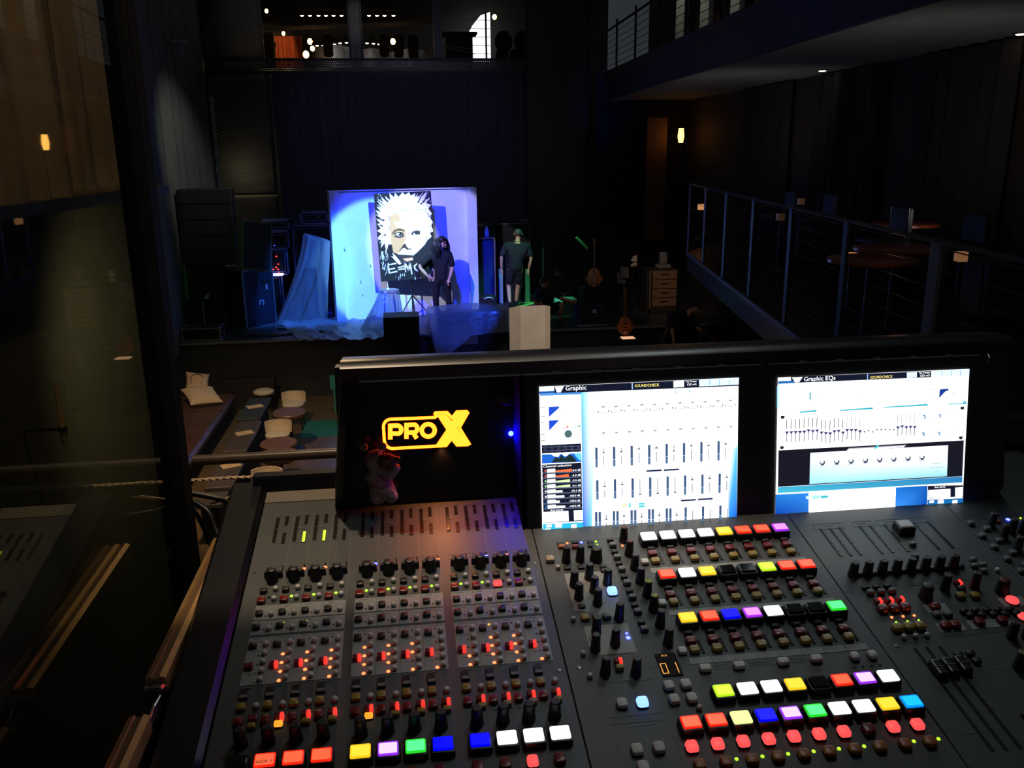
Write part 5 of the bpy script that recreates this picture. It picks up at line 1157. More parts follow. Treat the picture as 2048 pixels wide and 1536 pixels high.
# the big draped stack left of the backdrop
Yp = 18.55
def q(x, y, Y): return tuple(aty(x, y, Y))
top = [q(618, 470, 18.62), q(646, 486, 18.55), q(660, 482, 18.72), q(654, 478, 19.2), q(640, 474, 19.35), q(610, 466, 19.3), q(606, 470, 18.85)]
g = lambda x, y: tuple(atz(x, y, ZS + 0.01))
bot = [(-2.78, 18.62, ZS + 0.01), (-2.3, 18.56, ZS + 0.01), (-1.78, 18.5, ZS + 0.01), (-1.76, 19.4, ZS + 0.01), (-2.2, 19.45, ZS + 0.01), (-2.7, 19.42, ZS + 0.01), (-2.82, 19.0, ZS + 0.01)]
sheet('plastic_sheet', 'large clear plastic sheet draped over stacked gear left of the white backdrop', top, bot, CLEAR, 120, 18, 0.034, 5, flare=0.72)
for nm, lb, x0, x1, y0, y1, z0, z1 in (('speaker_cabinet', 'tall dark cabinet standing under the large plastic sheet', -2.18, -1.92, 18.92, 19.2, ZS, -0.8), ('amp_case', 'lower dark case with a pale front under the large plastic sheet', -2.42, -2.26, 19.0, 19.15, ZS, -1.4)):
    m = MB(); m.cbox(x0, x1, y0, y1, z0, z1, 0.015); m.m = 1; m.box(x0 + 0.05, x1 - 0.05, y0 - 0.012, y0 + 0.002, z0 + 0.12, z1 - 0.08); tag(m.build(nm, [MATTE, mat('grille_grey', (92, 86, 80), 0.8)], None), lb, 'case')
# spilled sheet on the floor, joined to the covered stool
m = MB(); rg = random.Random(2); nx, ny = 44, 16; vs = []
A, B_, C_, D_ = Vector(atz(556, 647, ZS)), Vector(atz(766, 628, ZS)), Vector(atz(766, 680, ZS)), Vector(atz(600, 683, ZS))
for j in range(ny + 1):
    for i in range(nx + 1):
        s, t = i / nx, j / ny; p = (A.lerp(B_, s)).lerp(D_.lerp(C_, s), t)
        h = 0.02 + 0.035 * (math.sin(s * 23 + t * 5) * math.sin(t * 9 + s * 4) + 0.6 * math.sin(s * 41 - t * 13)) + 0.03 * rg.random() * (0 < i < nx and 0 < j < ny)
        vs.append((p.x, min(p.y, 18.68 if p.x > -1.3 else 30), ZS + 0.012 + max(0, h)))
m.add(vs, [(j * (nx + 1) + i, (j + 1) * (nx + 1) + i, (j + 1) * (nx + 1) + i + 1, j * (nx + 1) + i + 1) for j in range(ny) for i in range(nx)])
tag(m.build('floor_plastic', [MILKY], None, True), 'crumpled plastic sheet lying along the stage edge below the backdrop', 'plastic sheet')
stl = thing('round_stool', 'round stool under a clear plastic cover in front of the painting', 'stool', tuple(Vector((aty(778, 580, 18.0).x, 18.0, ZS))))
hs = aty(778, 580, 18.0).z - ZS
m = MB(); m.lathe([(0.17, hs - 0.06), (0.19, hs - 0.04), (0.19, hs - 0.01), (0.16, hs)], 0, 0, 24); m.build('seat', [MATTE], stl, True)
for k in range(4):
    a = PI / 4 + k * PI / 2; m = MB(); m.tube([(0.12 * math.cos(a), 0.12 * math.sin(a), hs - 0.05), (0.2 * math.cos(a), 0.2 * math.sin(a), 0)], 0.014, 8); m.build('leg', [STEEL], stl)
cx, cy = stl.location.x, stl.location.y
top = [(cx + 0.20 * math.cos(2 * PI * k / 12), cy + 0.20 * math.sin(2 * PI * k / 12), ZS + hs + 0.012) for k in range(12)]
bot = []
for k in range(12):
    a = 2 * PI * k / 12; r = 0.36 + 0.12 * math.cos(a - 3.6) + (0.25 if 3.3 < a < 4.4 else 0); bot.append((cx + r * math.cos(a), min(cy + r * math.sin(a), 18.62), ZS + 0.02))
sheet('stool_cover', 'clear plastic cover hanging over the round stool', top, bot, plastic('stool_sheet', (0.8, 0.86, 0.92), 0.55), 72, 12, 0.02, 9)
m = MB(); m.lathe([(0.035, 0.014), (0.03, 0.03), (0.008, 0.05), (0.006, 0.14)], 0, 0, 10); tag(m.build('paint_brush_jar', [WHITEP], None, loc=(cx - 0.02, cy, ZS + hs)), 'small white jar on top of the plastic covered stool', 'jar')
# dark sub speaker at the stage front and the covered case beside it
Yf = 16.45
def fbox(x0, y0, x1, Y, d, zbot=None): a = aty(x0, y0, Y); b_ = aty(x1, y0, Y); return a.x, b_.x, Y, Y + d, (ZF if zbot is None else zbot), a.z
x0, x1, y0, y1, z0, z1 = fbox(766, 636, 838, Yf, 0.62)
sp = thing('subwoofer', 'dark brown subwoofer standing on the hall floor against the stage front', 'speaker', ((x0 + x1) / 2, y0 + 0.3, ZF)); w = (x1 - x0) / 2; h = z1 - z0
m = MB(); m.cbox(-w, w, -0.3, 0.3, 0, h, 0.012); m.build('cabinet', [mat('brown_black_cabinet', (30, 25, 23), 0.7)], sp)
m = MB(); m.box(-w + 0.03, w - 0.03, -0.312, -0.298, 0.05, h - 0.05); m.build('grille', [mat('brown_grille', (36, 29, 26), 0.8)], sp)
m = MB(); m.lathe([(0.02, 0), (0.015, 0.02)], -w + 0.06, -0.22, 8); m.M = Matrix.Translation((0, 0, h)); m.build('red_tag', [mat('red_tag', (160, 40, 36), 0.5)], sp, loc=(0, 0, h - 0.001))
x0, x1, y0, y1, z0, z1 = fbox(852, 630, 1016, 16.3, 0.75)
x0 += 0.24; cs = thing('wide_case', 'wide dark case under a blue-lit plastic sheet at the stage front', 'case', ((x0 + x1) / 2, 16.66, ZF)); w = (x1 - x0) / 2; h = z1 - z0
m = MB(); m.cbox(-w, w, -0.28, 0.28, 0, h - 0.03, 0.015); m.build('case_body', [mat('case_tan_black', (62, 54, 46), 0.7)], cs)
m = MB(); m.box(-w + 0.2, -w + 0.75, -0.290, -0.275, h - 0.62, h - 0.25); m.build('front_label', [mat('tan_card', (150, 130, 104), 0.7)], cs)
m = MB(); m.lathe([(0.05, -0.01), (0.05, 0.0), (0.02, 0.03)], 0, 0, 14); m.M = Matrix(); o = m.build('red_knob', [mat('dull_red', (120, 40, 36), 0.4)], cs, loc=(w - 0.25, -0.285, h - 0.62), rot=(PI / 2, 0, 0))
zt = ZF + h + 0.03; X0, X1 = cs.location.x - w - 0.20, cs.location.x + w + 0.07
top = [(X0, 16.26, zt), ((X0 + X1) / 2, 16.22, zt + 0.02), (X1, 16.26, zt), (X1, 17.06, zt), ((X0 + X1) / 2, 17.08, zt + 0.05), (X0, 17.06, zt)]
bot = [(X0 + 0.18, 16.06, zt - 0.95), ((X0 + X1) / 2, 16.06, zt - 0.42), (X1 + 0.04, 16.06, zt - 0.36), (X1 + 0.05, 17.07, zt - 0.4), ((X0 + X1) / 2, 17.1, zt - 0.4), (X0 - 0.02, 17.07, zt - 0.45)]
sheet('plastic_sheet', 'crumpled clear plastic sheet over the wide case at the stage front', top, bot, plastic('front_sheet', (0.8, 0.85, 0.9), 0.5), 96, 14, 0.022, 21)
# tall cream folding panel in front of the stage
x0 = aty(1018, 616, 14.0).x; x1 = aty(1101, 614, 14.0).x; zt = aty(1018, 616, 14.0).z
bp = thing('folding_screen', 'tall cream folding panel standing on the hall floor in front of the stage', 'panel', (x0, 14.0, ZF)); CREAM = mat('cream_board', (214, 196, 176), 0.7, scale=5, var=0.06)
H = zt - ZF; wf = 0.21; wr = (x1 - x0) - wf - 0.07
m = MB(); m.add([(0, -0.02, 0), (wf, 0.14, 0), (wf, 0.16, 0), (0, 0.0, 0), (0, -0.02, H), (wf, 0.14, H), (wf, 0.16, H), (0, 0, H)], [(0, 1, 5, 4), (2, 3, 7, 6), (4, 5, 6, 7), (3, 2, 1, 0), (0, 4, 7, 3), (1, 2, 6, 5)]); m.build('side_leaf', [CREAM], bp)
m = MB(); m.box(wf, wf + wr, 0.135, 0.155, 0, H); m.build('main_leaf', [CREAM], bp)
m = MB(); m.add([(wf + wr, 0.14, 0), (x1 - x0, 0.03, 0), (x1 - x0, 0.05, 0), (wf + wr, 0.16, 0), (wf + wr, 0.14, H), (x1 - x0, 0.03, H), (x1 - x0, 0.05, H), (wf + wr, 0.16, H)], [(0, 1, 5, 4), (2, 3, 7, 6), (4, 5, 6, 7), (3, 2, 1, 0), (0, 4, 7, 3), (1, 2, 6, 5)]); m.build('edge_leaf', [CREAM], bp)

# ---- stage left: speakers, cases, racks
SPK = mat('speaker_black', (26, 27, 28), 0.7)
names = ['topmost black line array speaker of the stack left of the stage', 'second black line array speaker from the top of the stack', 'middle black line array speaker of the stack', 'fourth black line array speaker from the top of the stack', 'lowest black line array speaker of the stack']
ya = [378, 409, 441, 474, 504, 530]
for k in range(5):
    a = aty(345 + 2.2 * k, ya[k], 17.9); b_ = aty(453 + 1.0 * k, ya[k + 1], 17.9); a.z = aty(400, ya[k], 17.9).z; b_.z = aty(400, ya[k + 1], 17.9).z; hh = a.z - b_.z - 0.012
    o = thing('array_speaker', names[k], 'speaker', (max((a.x + b_.x) / 2, -4.40 + (b_.x - a.x) / 2 + 0.03), 18.2, b_.z), group='line array speakers'); w = (b_.x - a.x) / 2
    m = MB(); m.cbox(-w, w, -0.3, 0.25, 0, hh + 0.010, 0.012); m.build('cabinet', [SPK], o)
    m = MB(); m.box(-w + 0.05, w - 0.05, -0.312, -0.298, 0.02, hh - 0.02); m.build('grille', [mat('speaker_grille', (34, 34, 34), 0.6)], o)
    for s_ in (-1, 1):
        m = MB(); m.cbox(s_ * (w + 0.012) - 0.015, s_ * (w + 0.012) + 0.015, -0.27, -0.2, 0.005, hh + 0.006, 0.004); m.m = 1; m.lathe([(0.012, 0.3 * hh), (0.012, 0.3 * hh + 0.02)], s_ * (w + 0.012), -0.275, 8); m.build('rigging_plate', [mat('rigging_grey', (84, 84, 84), 0.4, 0.6), CHROME], o)
a = aty(352, 530, 17.9); b_ = aty(438, 530, 17.9); a.x = -4.42; a.z = aty(400, 530, 17.9).z - 0.004
m = MB(); m.cbox(a.x, b_.x, 17.9, 18.5, ZS, a.z, 0.02); m.m = 1; m.box(a.x + 0.0, a.x + 0.06, 17.885, 17.9, ZS, a.z); tag(m.build('equipment_case', [MATTE, mat('green_light_edge', (70, 110, 80), 0.5)], None), 'tall black case with green light painted on its left edge under the speaker stack', 'case')  # left strip carries green stage light in its colour
def flight_case(name, label, loc, rz, w, d, h, body, edge=0.03, parts=()):
    o = thing(name, label, 'flight case', loc, rz)
    m = MB(); m.cbox(-w / 2, w / 2, -d / 2, d / 2, 0.0, h, 0.006); m.build('case_body', [body], o)
    m = MB(); e = edge
    for sx in (-1, 1):
        for sy in (-1, 1): m.box(sx * w / 2 - e / 2, sx * w / 2 + e / 2, sy * d / 2 - e / 2, sy * d / 2 + e / 2, 0, h + e / 3)
        for z in (0, h - e * 0.7): m.box(sx * w / 2 - e / 2.2, sx * w / 2 + e / 2.2, -d / 2, d / 2, z, z + e)
    for sy in (-1, 1):
        for z in (0, h - e * 0.7): m.box(-w / 2, w / 2, sy * d / 2 - e / 2.2, sy * d / 2 + e / 2.2, z, z + e)
    m.build('edge_extrusion', [mat('case_edge_metal', (150, 150, 150), 0.35, 0.7)], o)
    m = MB()
    for sx in (-1, 1):
        for sy in (-1, 1):
            for z in (0.01, h): m.ball((sx * w / 2, sy * d / 2, z), e * 0.9, n=8, m=6)
    m.build('corner_balls', [CHROME], o)
    return o
NAVY = mat('navy_laminate', (30, 33, 46), 0.55)
pz = atz(500, 652, ZS)
fc = flight_case('flight_case', 'black flight case standing at an angle, white marks on its side, left of the rack', (pz.x - 0.07, pz.y + 0.12, ZS), math.radians(50), 0.80, 0.90, 1.24, NAVY, 0.035)
m = MB(); m.box(0.1, 0.30, -0.470, -0.445, 0.9, 1.0); m.build('recessed_latch', [STEEL], fc)
m = MB()
for x, z, w, h in ((0.22, 0.78, 0.05, 0.12), (0.05, 0.55, 0.12, 0.03), (0.0, 0.48, 0.04, 0.10), (0.10, 0.46, 0.03, 0.10)): m.box(x - w / 2, x + w / 2, -0.457, -0.4515, z, z + h)
m.build('stencil_mark', [mat('stencil_white', (150, 155, 170), 0.7)], fc)
ld = thing('case_lid', 'open flight case lid tilted upright on top of the angled case', 'lid', tuple(Vector((aty(511, 545, 18.0).x, 17.85, fc.location.z + 1.275))), math.radians(34))
m = MB(); m.M = Matrix.Rotation(math.radians(10), 4, 'Y') @ Matrix.Rotation(math.radians(-8), 4, 'X'); m.cbox(-0.24, 0.36, 0, 0.20, 0.03, 1.0, 0.01); m.build('lid_board', [NAVY], ld)
m = MB(); m.M = Matrix.Rotation(math.radians(10), 4, 'Y') @ Matrix.Rotation(math.radians(-8), 4, 'X')
for x in (-0.255, 0.36): m.box(x - 0.012, x + 0.018, -0.01, 0.21, 0.02, 1.01)
for z in (0.02, 0.98): m.box(-0.26, 0.37, -0.012, 0.212, z, z + 0.035)
m.box(-0.272, -0.26, 0.07, 0.13, 0.1, 0.9); m.build('lid_edge', [mat('green_lit_metal', (110, 122, 100), 0.4, 0.5)], ld)  # green stage light tinted into the lid's edge metal
RED_L = emat('rack_red', (4, 0.12, 0.08)); BLU_L = emat('rack_blue', (0.3, 0.4, 6)); WHT_L = emat('rack_white', (1.2, 1.2, 2.2))
RB = mat('rack_edge_blue_grey', (120, 122, 150), 0.4, 0.5); RF = mat('rack_unit_black', (18, 18, 20), 0.4)
def rack(label, x0, y0, x1, y1, Y, d=0.6, lights=(), zb=None):
    a = aty(x0, y0, Y); b_ = aty(x1, y1, Y); zb = b_.z if zb is None else zb
    o = thing('rack_case', label, 'rack', ((a.x + b_.x) / 2, Y + d / 2, zb), group=None); w = (b_.x - a.x) / 2; h = a.z - zb
    m = MB(); m.box(-w, w, -d / 2 + 0.02, d / 2, 0.002, h - 0.004); m.build('case_body', [RF], o)
    m = MB()
    for t, ins in ((0.035, 0.0), (0.012, 0.07)):
        m.box(-w + ins, w - ins, -d / 2 - 0.012, -d / 2 + 0.03, ins + 0.001, ins + t); m.box(-w + ins, w - ins, -d / 2 - 0.012, -d / 2 + 0.03, h - ins - t, h - ins - 0.003)
        m.box(-w + ins, -w + ins + t, -d / 2 - 0.012, -d / 2 + 0.03, ins + 0.001, h - ins - 0.003); m.box(w - ins - t, w - ins, -d / 2 - 0.012, -d / 2 + 0.03, ins + 0.001, h - ins - 0.003)
    m.box(-w, w, -d / 2, d / 2, h - 0.016, h - 0.003); m.build('front_frame', [RB], o)
    for sx, sz, r, e in lights:
        m = MB(); m.box(-r, r, -0.012, 0.004, -r * 0.7, r * 0.7); m.build('rack_light', [e], o, loc=(sx * w, -d / 2 + 0.012, sz * h))
    return o
r4 = rack('lowest rack case of the tower behind the angled flight case', 531, 551, 570, 612, 19.6, lights=((-0.3, 0.6, 0.012, CHROME), (0.2, 0.4, 0.012, CHROME)), zb=ZS)
z4 = r4.location.z + (aty(531, 551, 19.6).z - ZS)
r3 = rack('rack case with glowing red lamps low in the tower', 528, 499, 579, 551, 19.6, lights=[(x, z, 0.016, RED_L) for x, z in ((-0.55, 0.35), (-0.1, 0.3), (0.05, 0.22), (-0.35, 0.22), (0.1, 0.42), (0.0, 0.72), (-0.5, 0.12), (0.12, 0.12))] + [(0.3, 0.6, 0.012, CHROME), (-0.3, 0.62, 0.012, CHROME)], zb=z4)
m = MB(); m.box(aty(534, 550, 19.5).x, aty(566, 550, 19.5).x, 19.5, 19.56, aty(534, 552, 19.5).z, aty(534, 548, 19.5).z); tag(m.build('tube_light', [emat('blue_white_tube', (2.2, 2.2, 5))], None), 'short glowing blue-white tube across the rack tower', 'light')
z3 = z4 + (aty(528, 499, 19.6).z - aty(528, 551, 19.6).z)
r2 = rack('rack case with a blue and a white lamp, third from the bottom of the tower', 526, 463, 580, 499, 19.6, lights=((-0.45, 0.62, 0.02, WHT_L), (-0.2, 0.2, 0.014, BLU_L), (-0.45, 0.24, 0.008, RED_L), (0.5, 0.65, 0.012, CHROME)), zb=z3)
z2 = z3 + (aty(526, 463, 19.6).z - aty(526, 499, 19.6).z)
r1 = rack('topmost rack case of the tower with a green-lit top edge', 520, 441, 580, 463, 19.6, lights=((-0.5, 0.5, 0.012, CHROME), (0.6, 0.3, 0.012, CHROME)), zb=z2)
r5 = rack('big speaker rack behind the plastic sheet, left of the white backdrop', 583, 450, 676, 620, 19.95, 0.7, (), zb=ZS)
z5 = aty(583, 450, 19.95).z
r6 = rack('small amplifier head with blue edges on the big rack', 599, 424, 658, 449, 20.0, 0.4, ((0.25, 0.55, 0.022, CHROME), (-0.5, 0.6, 0.008, CHROME)), zb=z5 + 0.004)
fl = atz(404, 682, ZS)
sc = flight_case('small_case', 'small low case with a yellow-green lit rim at the stage corner', (fl.x, 17.47, ZS), 0, 0.72, 0.34, 0.25, MATTE, 0.03)
m = MB(); a = aty(392, 598, 18.0); b_ = aty(418, 640, 18.0); m.cbox(max(-4.40, a.x - 0.35), b_.x, 17.69, 17.875, ZS, a.z - 0.02, 0.01); m.m = 1; m.box(b_.x - 0.03, b_.x, 17.675, 17.69, ZS, a.z - 0.02); tag(m.build('black_bin', [MATTE, mat('pale_edge', (110, 112, 108), 0.5)], None), 'black bin with a pale right edge in front of the speaker stack', 'bin')
m = MB(); p = aty(414, 596, 17.7); m.add([(p.x - 0.08, 17.7, p.z - 0.02), (p.x + 0.02, 17.7, p.z - 0.02), (p.x + 0.04, 17.7, p.z + 0.10), (p.x - 0.08, 17.82, p.z - 0.02), (p.x + 0.02, 17.82, p.z - 0.02), (p.x + 0.04, 17.82, p.z + 0.10)], [(0, 1, 2), (5, 4, 3), (0, 3, 4, 1), (1, 4, 5, 2), (2, 5, 3, 0)]); tag(m.build('folded_cloth', [mat('teal_cloth', (120, 160, 150), 0.8)], None), 'teal folded cloth lying on the black bin', 'cloth')
for k in range(5):
    a = aty(471 + 2 * (k % 2), 522 - 8.6 * k, 18.62); m = MB(); m.cbox(-0.07, 0.07, -0.08, 0.08, -0.045, 0.035, 0.008); tag(m.build('cable_coil', [mat('tan_box', (150, 138, 110), 0.7)], None, loc=a), ['lowest', 'second lowest', 'middle', 'second highest', 'highest'][k] + ' tan pack of the small stack between speaker stack and case lid', 'pack', 'tan packs')
a = aty(466, 462, 18.5)
m = MB(); m.tube([a + Vector((0.02, 0, 0)), a + Vector((0.08, 0, -0.15)), a + Vector((-0.0, 0, -0.3)), a + Vector((0.18, 0, -0.36))], 0.04, 8); tag(m.build('teal_bag', [mat('teal_cloth', (120, 160, 150), 0.8)], None, True), 'rumpled teal bag hanging beside the speaker stack', 'bag')
for k, (pp, lb) in enumerate((([(-3.4, 17.6), (-2.6, 17.5), (-2.0, 17.7), (-1.2, 17.45)], 'black cable lying on the stage left of the plastic sheet'), ([(-2.7, 18.2), (-2.2, 17.95), (-1.7, 17.75), (-1.35, 17.7)], 'black cable running toward the crumpled plastic on the stage'))):
    cable('stage_cable', lb, [(x, y, ZS + 0.02) for x, y in pp], 0.018, CB)

# ---- stage right
a = aty(960, 476, 20.3); b_ = aty(992, 598, 20.3)
sc2 = thing('speaker_cabinet', 'tall speaker cabinet with a blue-lit front, right of the backdrop', 'speaker', ((a.x + b_.x) / 2 - 0.2, 20.7, ZS)); w = (b_.x - a.x) / 2 + 0.2; h = a.z - ZS
m = MB(); m.cbox(-w, w, -0.35, 0.35, 0, h, 0.01); m.build('cabinet', [mat('cabinet_navy', (40, 44, 70), 0.6)], sc2)
m = MB(); m.box(-w + 0.05, w - 0.06, -0.365, -0.345, 0.05, h - 0.08); m.build('grille', [mat('grille_navy', (64, 72, 110), 0.7)], sc2)
m = MB(); m.box(-w - 0.01, w + 0.01, -0.37, -0.34, h - 0.03, h + 0.005); m.box(w - 0.02, w + 0.01, -0.37, -0.34, 0, h); m.build('metal_edge', [ALU], sc2)
o = thing('water_bottle', 'clear water bottle on top of the blue-lit speaker cabinet', 'bottle', (aty(974, 472, 20.6).x, 20.6, ZS + h + 0.004))
m = MB(); m.lathe([(0.05, 0), (0.055, 0.02), (0.055, 0.15), (0.02, 0.21)], 0, 0, 14); m.build('bottle_body', [mat('bottle_clear', (150, 190, 230), 0.1)], o, True)
m = MB(); m.lathe([(0.022, 0.21), (0.022, 0.24)], 0, 0, 12); m.build('cap', [WHITEP], o)
o = thing('floor_monitor', 'small round-handled black monitor at the foot of the blue-lit cabinet', 'speaker', (aty(976, 590, 19.6).x, 19.6, ZS))
m = MB(); m.cbox(-0.2, 0.2, -0.15, 0.15, 0, 0.36, 0.05); m.build('cabinet', [MATTE], o)
m = MB(); m.tube([(-0.10, -0.16, 0.29), (-0.06, -0.17, 0.325), (0.0, -0.175, 0.335), (0.06, -0.17, 0.325), (0.10, -0.16, 0.29)], 0.012, 8); m.build('handle', [mat('pale_handle', (190, 215, 205), 0.4)], o)
a = aty(994, 446, 21.0); b_ = aty(1060, 600, 21.0)
m = MB(); m.cbox(a.x, b_.x, 20.9, 21.5, ZS, a.z, 0.015); m.m = 1; m.box(a.x, b_.x, 20.885, 20.9, a.z - 0.03, a.z); m.box(b_.x - 0.03, b_.x, 20.885, 20.9, ZS, a.z); tag(m.build('tall_cabinet', [MATTE, mat('grey_trim', (90, 95, 95), 0.4)], None), 'tall black cabinet behind the man in shorts', 'cabinet')
a = aty(1045, 440, 21.0); m = MB(); m.M = Matrix.Translation((a.x + 0.05, 21.15, aty(1045, 446, 21.0).z + 0.02)); m.cbox(-0.11, 0.11, -0.08, 0.08, 0, 0.06, 0.015); tag(m.build('grey_pouch', [mat('grey_pouch', (110, 110, 110), 0.7)], None), 'grey pouch on the corner of the tall black cabinet', 'pouch')
for sx, lb in ((1001, 'green-lit frame bar on the floor left of the man in shorts'), (1054, 'green-lit frame bar on the floor right of the man in shorts')):
    a = aty(sx, 538, 20.6); m = MB(); m.box(-0.05, 0.05, -0.04, 0.04, 0, a.z - ZS); tag(m.build('frame_bar', [mat('green_grey_bar', (130, 170, 150), 0.5)], None, loc=(a.x, 20.6, ZS)), lb, 'bar')
ms = thing('microphone_stand', 'straight microphone stand on the stage right of the man in shorts', 'microphone stand', tuple(atz(1086, 612, ZS)))
hm = aty(1086, 494, ms.location.y).z - ZS
m = MB(); m.tube([(0, 0, 0.02), (0, 0, hm)], 0.014, 8); m.build('pole', [mat('stand_grey', (120, 120, 118), 0.4, 0.5)], ms)
m = MB(); m.lathe([(0.17, 0), (0.17, 0.015), (0.03, 0.03)], 0, 0, 18); m.build('base', [STEEL], ms)
m = MB(); m.lathe([(0.018, hm), (0.022, hm + 0.10), (0.032, hm + 0.12), (0.03, hm + 0.17)], 0, 0, 12); m.build('microphone', [STEEL], ms)
GT = mat('green_tape', (120, 240, 130), 0.6)
for k, (x0, y0, x1, y1, w, lb) in enumerate(((1062, 588, 1076, 599, 0.07, 'thick green tape mark on the stage beside the microphone stand'), (1032, 606, 1069, 605, 0.06, 'upper arm of the green tape V on the stage floor'), (1034, 614, 1069, 606, 0.06, 'lower arm of the green tape V on the stage floor'), (964, 618, 985, 620, 0.12, 'pale green sheet of paper on the stage by the backdrop end'))):
    a, b_ = atz(x0, y0, ZS + 0.003), atz(x1, y1, ZS + 0.003); d = (b_ - a).normalized(); n = Vector((-d.y, d.x, 0)) * w
    m = MB(); m.add([a - n, b_ - n, b_ + n, a + n] + [v + Vector((0, 0, 0.003)) for v in (a - n, b_ - n, b_ + n, a + n)], [(3, 2, 1, 0), (4, 5, 6, 7), (0, 1, 5, 4), (1, 2, 6, 5), (2, 3, 7, 6), (3, 0, 4, 7)]); tag(m.build('floor_tape', [GT], None), lb, 'tape')
a = aty(1088, 607, 18.6); b_ = aty(1126, 607, 18.6)
tb = thing('tool_case', 'low case with a pale blue-green lit lid behind the cream panel', 'case', ((a.x + b_.x) / 2, 18.9, ZS)); w = (b_.x - a.x) / 2; h = a.z - ZS
m = MB(); m.cbox(-w, w, -0.3, 0.3, 0, max(0.2, h), 0.01); m.build('case_body', [MATTE], tb)
m = MB(); m.box(-w, w, -0.3, 0.28, h + 0.0, h + 0.02); m.m = 1; m.box(-0.05, 0.03, -0.25, 0.1, h + 0.02, h + 0.03); m.box(0.08, 0.16, -0.2, 0.1, h + 0.02, h + 0.028); m.build('lid', [mat('pale_teal_lid', (150, 210, 205), 0.5), WHITEP], tb)
a = aty(1132, 600, 18.7); b_ = aty(1147, 600, 18.7)
m = MB(); m.cbox(-0.16, 0.16, -0.2, 0.2, 0, a.z - ZS, 0.01); m.m = 1; m.box(-0.16, 0.16, -0.21, 0.2, a.z - ZS - 0.02, a.z - ZS + 0.006); tag(m.build('small_amp', [mat('green_black', (30, 46, 44), 0.6), mat('green_grey_bar', (130, 170, 150), 0.5)], None, loc=((a.x + b_.x) / 2, 18.9, ZS)), 'small dark amplifier with a pale top edge right of the pale lid', 'amplifier')
a = aty(1140, 638, 17.6)
m = MB(); m.cbox(-0.3, 0.33, -0.2, 0.2, 0, 0.42, 0.02); m.m = 1; m.box(0.02, 0.1, -0.21, -0.19, 0.26, 0.34); m.box(-0.3, 0.33, -0.21, -0.19, 0.0, 0.012); tag(m.build('foot_rack', [mat('navy_case', (24, 30, 52), 0.6), mat('pale_sticker', (170, 190, 210), 0.6)], None, loc=(a.x + 0.42, 17.6, ZS)), 'dark navy case with a pale sticker at the right stage front', 'case')
# guitars
def guitar(label, loc, rz, body, scale=1.0, tilt=0.12):
    o = thing('guitar', label, 'guitar', loc, rz)
    T = Matrix.Rotation(-tilt, 4, 'X') @ Matrix.Scale(scale, 4)
    out = []
    for i in range(36):
        a = 2 * PI * i / 36; r = 0.17 + 0.035 * math.cos(2 * a) ; x = r * math.cos(a) * 1.05; z = 0.22 + 0.235 * math.sin(a); k = 1 - 0.18 * math.exp(-((z - 0.27) / 0.05) ** 2) - (0.16 if z > 0.3 else 0); out.append((x * k, z))
    m = MB(); m.M = T; m.loft([[(x * f, y, 0.22 + (z - 0.22) * f) for x, z in out] for y, f in ((-0.03, 0.96), (-0.025, 1), (0.025, 1), (0.03, 0.96))]); m.build('body', [body], o, True)
    m = MB(); m.M = T; m.cbox(-0.024, 0.024, -0.05, -0.03, 0.3, 0.98, 0.004); m.build('neck', [mat('guitar_neck', (110, 78, 50), 0.5)], o)
    m = MB(); m.M = T; m.cbox(-0.04, 0.04, -0.05, -0.035, 0.98, 1.14, 0.006); m.build('headstock', [mat('guitar_neck', (110, 78, 50), 0.5)], o)
    m = MB(); m.M = T; m.box(-0.045, 0.045, -0.036, -0.03, 0.1, 0.125); m.box(-0.05, 0.05, -0.036, -0.03, 0.17, 0.19); m.box(-0.05, 0.05, -0.036, -0.03, 0.25, 0.27); m.build('bridge', [CHROME], o)
    m = MB(); m.tube([(-0.16, 0.14, 0), (0, 0.06, 0.5), (0.16, 0.14, 0)], 0.012, 6); m.tube([(-0.12, -0.12, 0), (0, 0.04, 0.16), (0.12, -0.12, 0)], 0.012, 6); m.build('stand', [STEEL], o)
    return o
p = aty(1250, 672, 16.6)
riser = MB(); riser.cbox(4.15, 4.95, 16.3, 16.9, ZF, p.z, 0.01); tag(riser.build('riser_box', [MATTE], None), 'dark riser box under the orange guitar right of the stage', 'box')
guitar('orange brown electric guitar on a stand, right of the stage', (p.x, 16.6, p.z + 0.022), 0.1, mat('guitar_orange', (160, 90, 46), 0.25), 0.85)
m = MB(); m.box(-0.13, 0.13, -0.1, 0.1, 0, 0.012); tag(m.build('glowing_page', [emat('page_painted_glow', (0.85, 0.45, 0.25), 1.0, (0.8, 0.6, 0.5))], None, loc=(p.x, 16.38, p.z + 0.004)), 'small page with a painted-in warm glow at the foot of the orange guitar', 'light')  # page emits to imitate warm lamplight falling on it
p = atz(1190, 610, ZS)
guitar('dark sunburst guitar leaning among gear at the right of the stage', (aty(1188, 570, 19.0).x, 19.0, ZS + 0.572), -0.2, mat('guitar_amber', (190, 120, 60), 0.35), 0.95)
m = MB(); m.cbox(-0.3, 0.3, -0.25, 0.25, 0, 0.545, 0.01); tag(m.build('amp_box', [MATTE], None, loc=(aty(1188, 570, 19.0).x, 19.0, ZS)), 'black amplifier box under the sunburst guitar', 'amplifier')
a, b_ = aty(1152, 475, 18.6), aty(1175, 497, 18.6)
m = MB(); m.tube([a, b_], 0.03, 8); m.m = 1; m.tube([b_, b_ + Vector((0.05, 0, -0.12))], 0.022, 8); m.tube([b_, (b_.x, b_.y, ZS)], 0.012, 6); tag(m.build('boom_arm', [mat('green_stick', (110, 220, 130), 0.5), STEEL], None), 'green-lit boom arm on a thin stand right of the stage', 'boom arm')
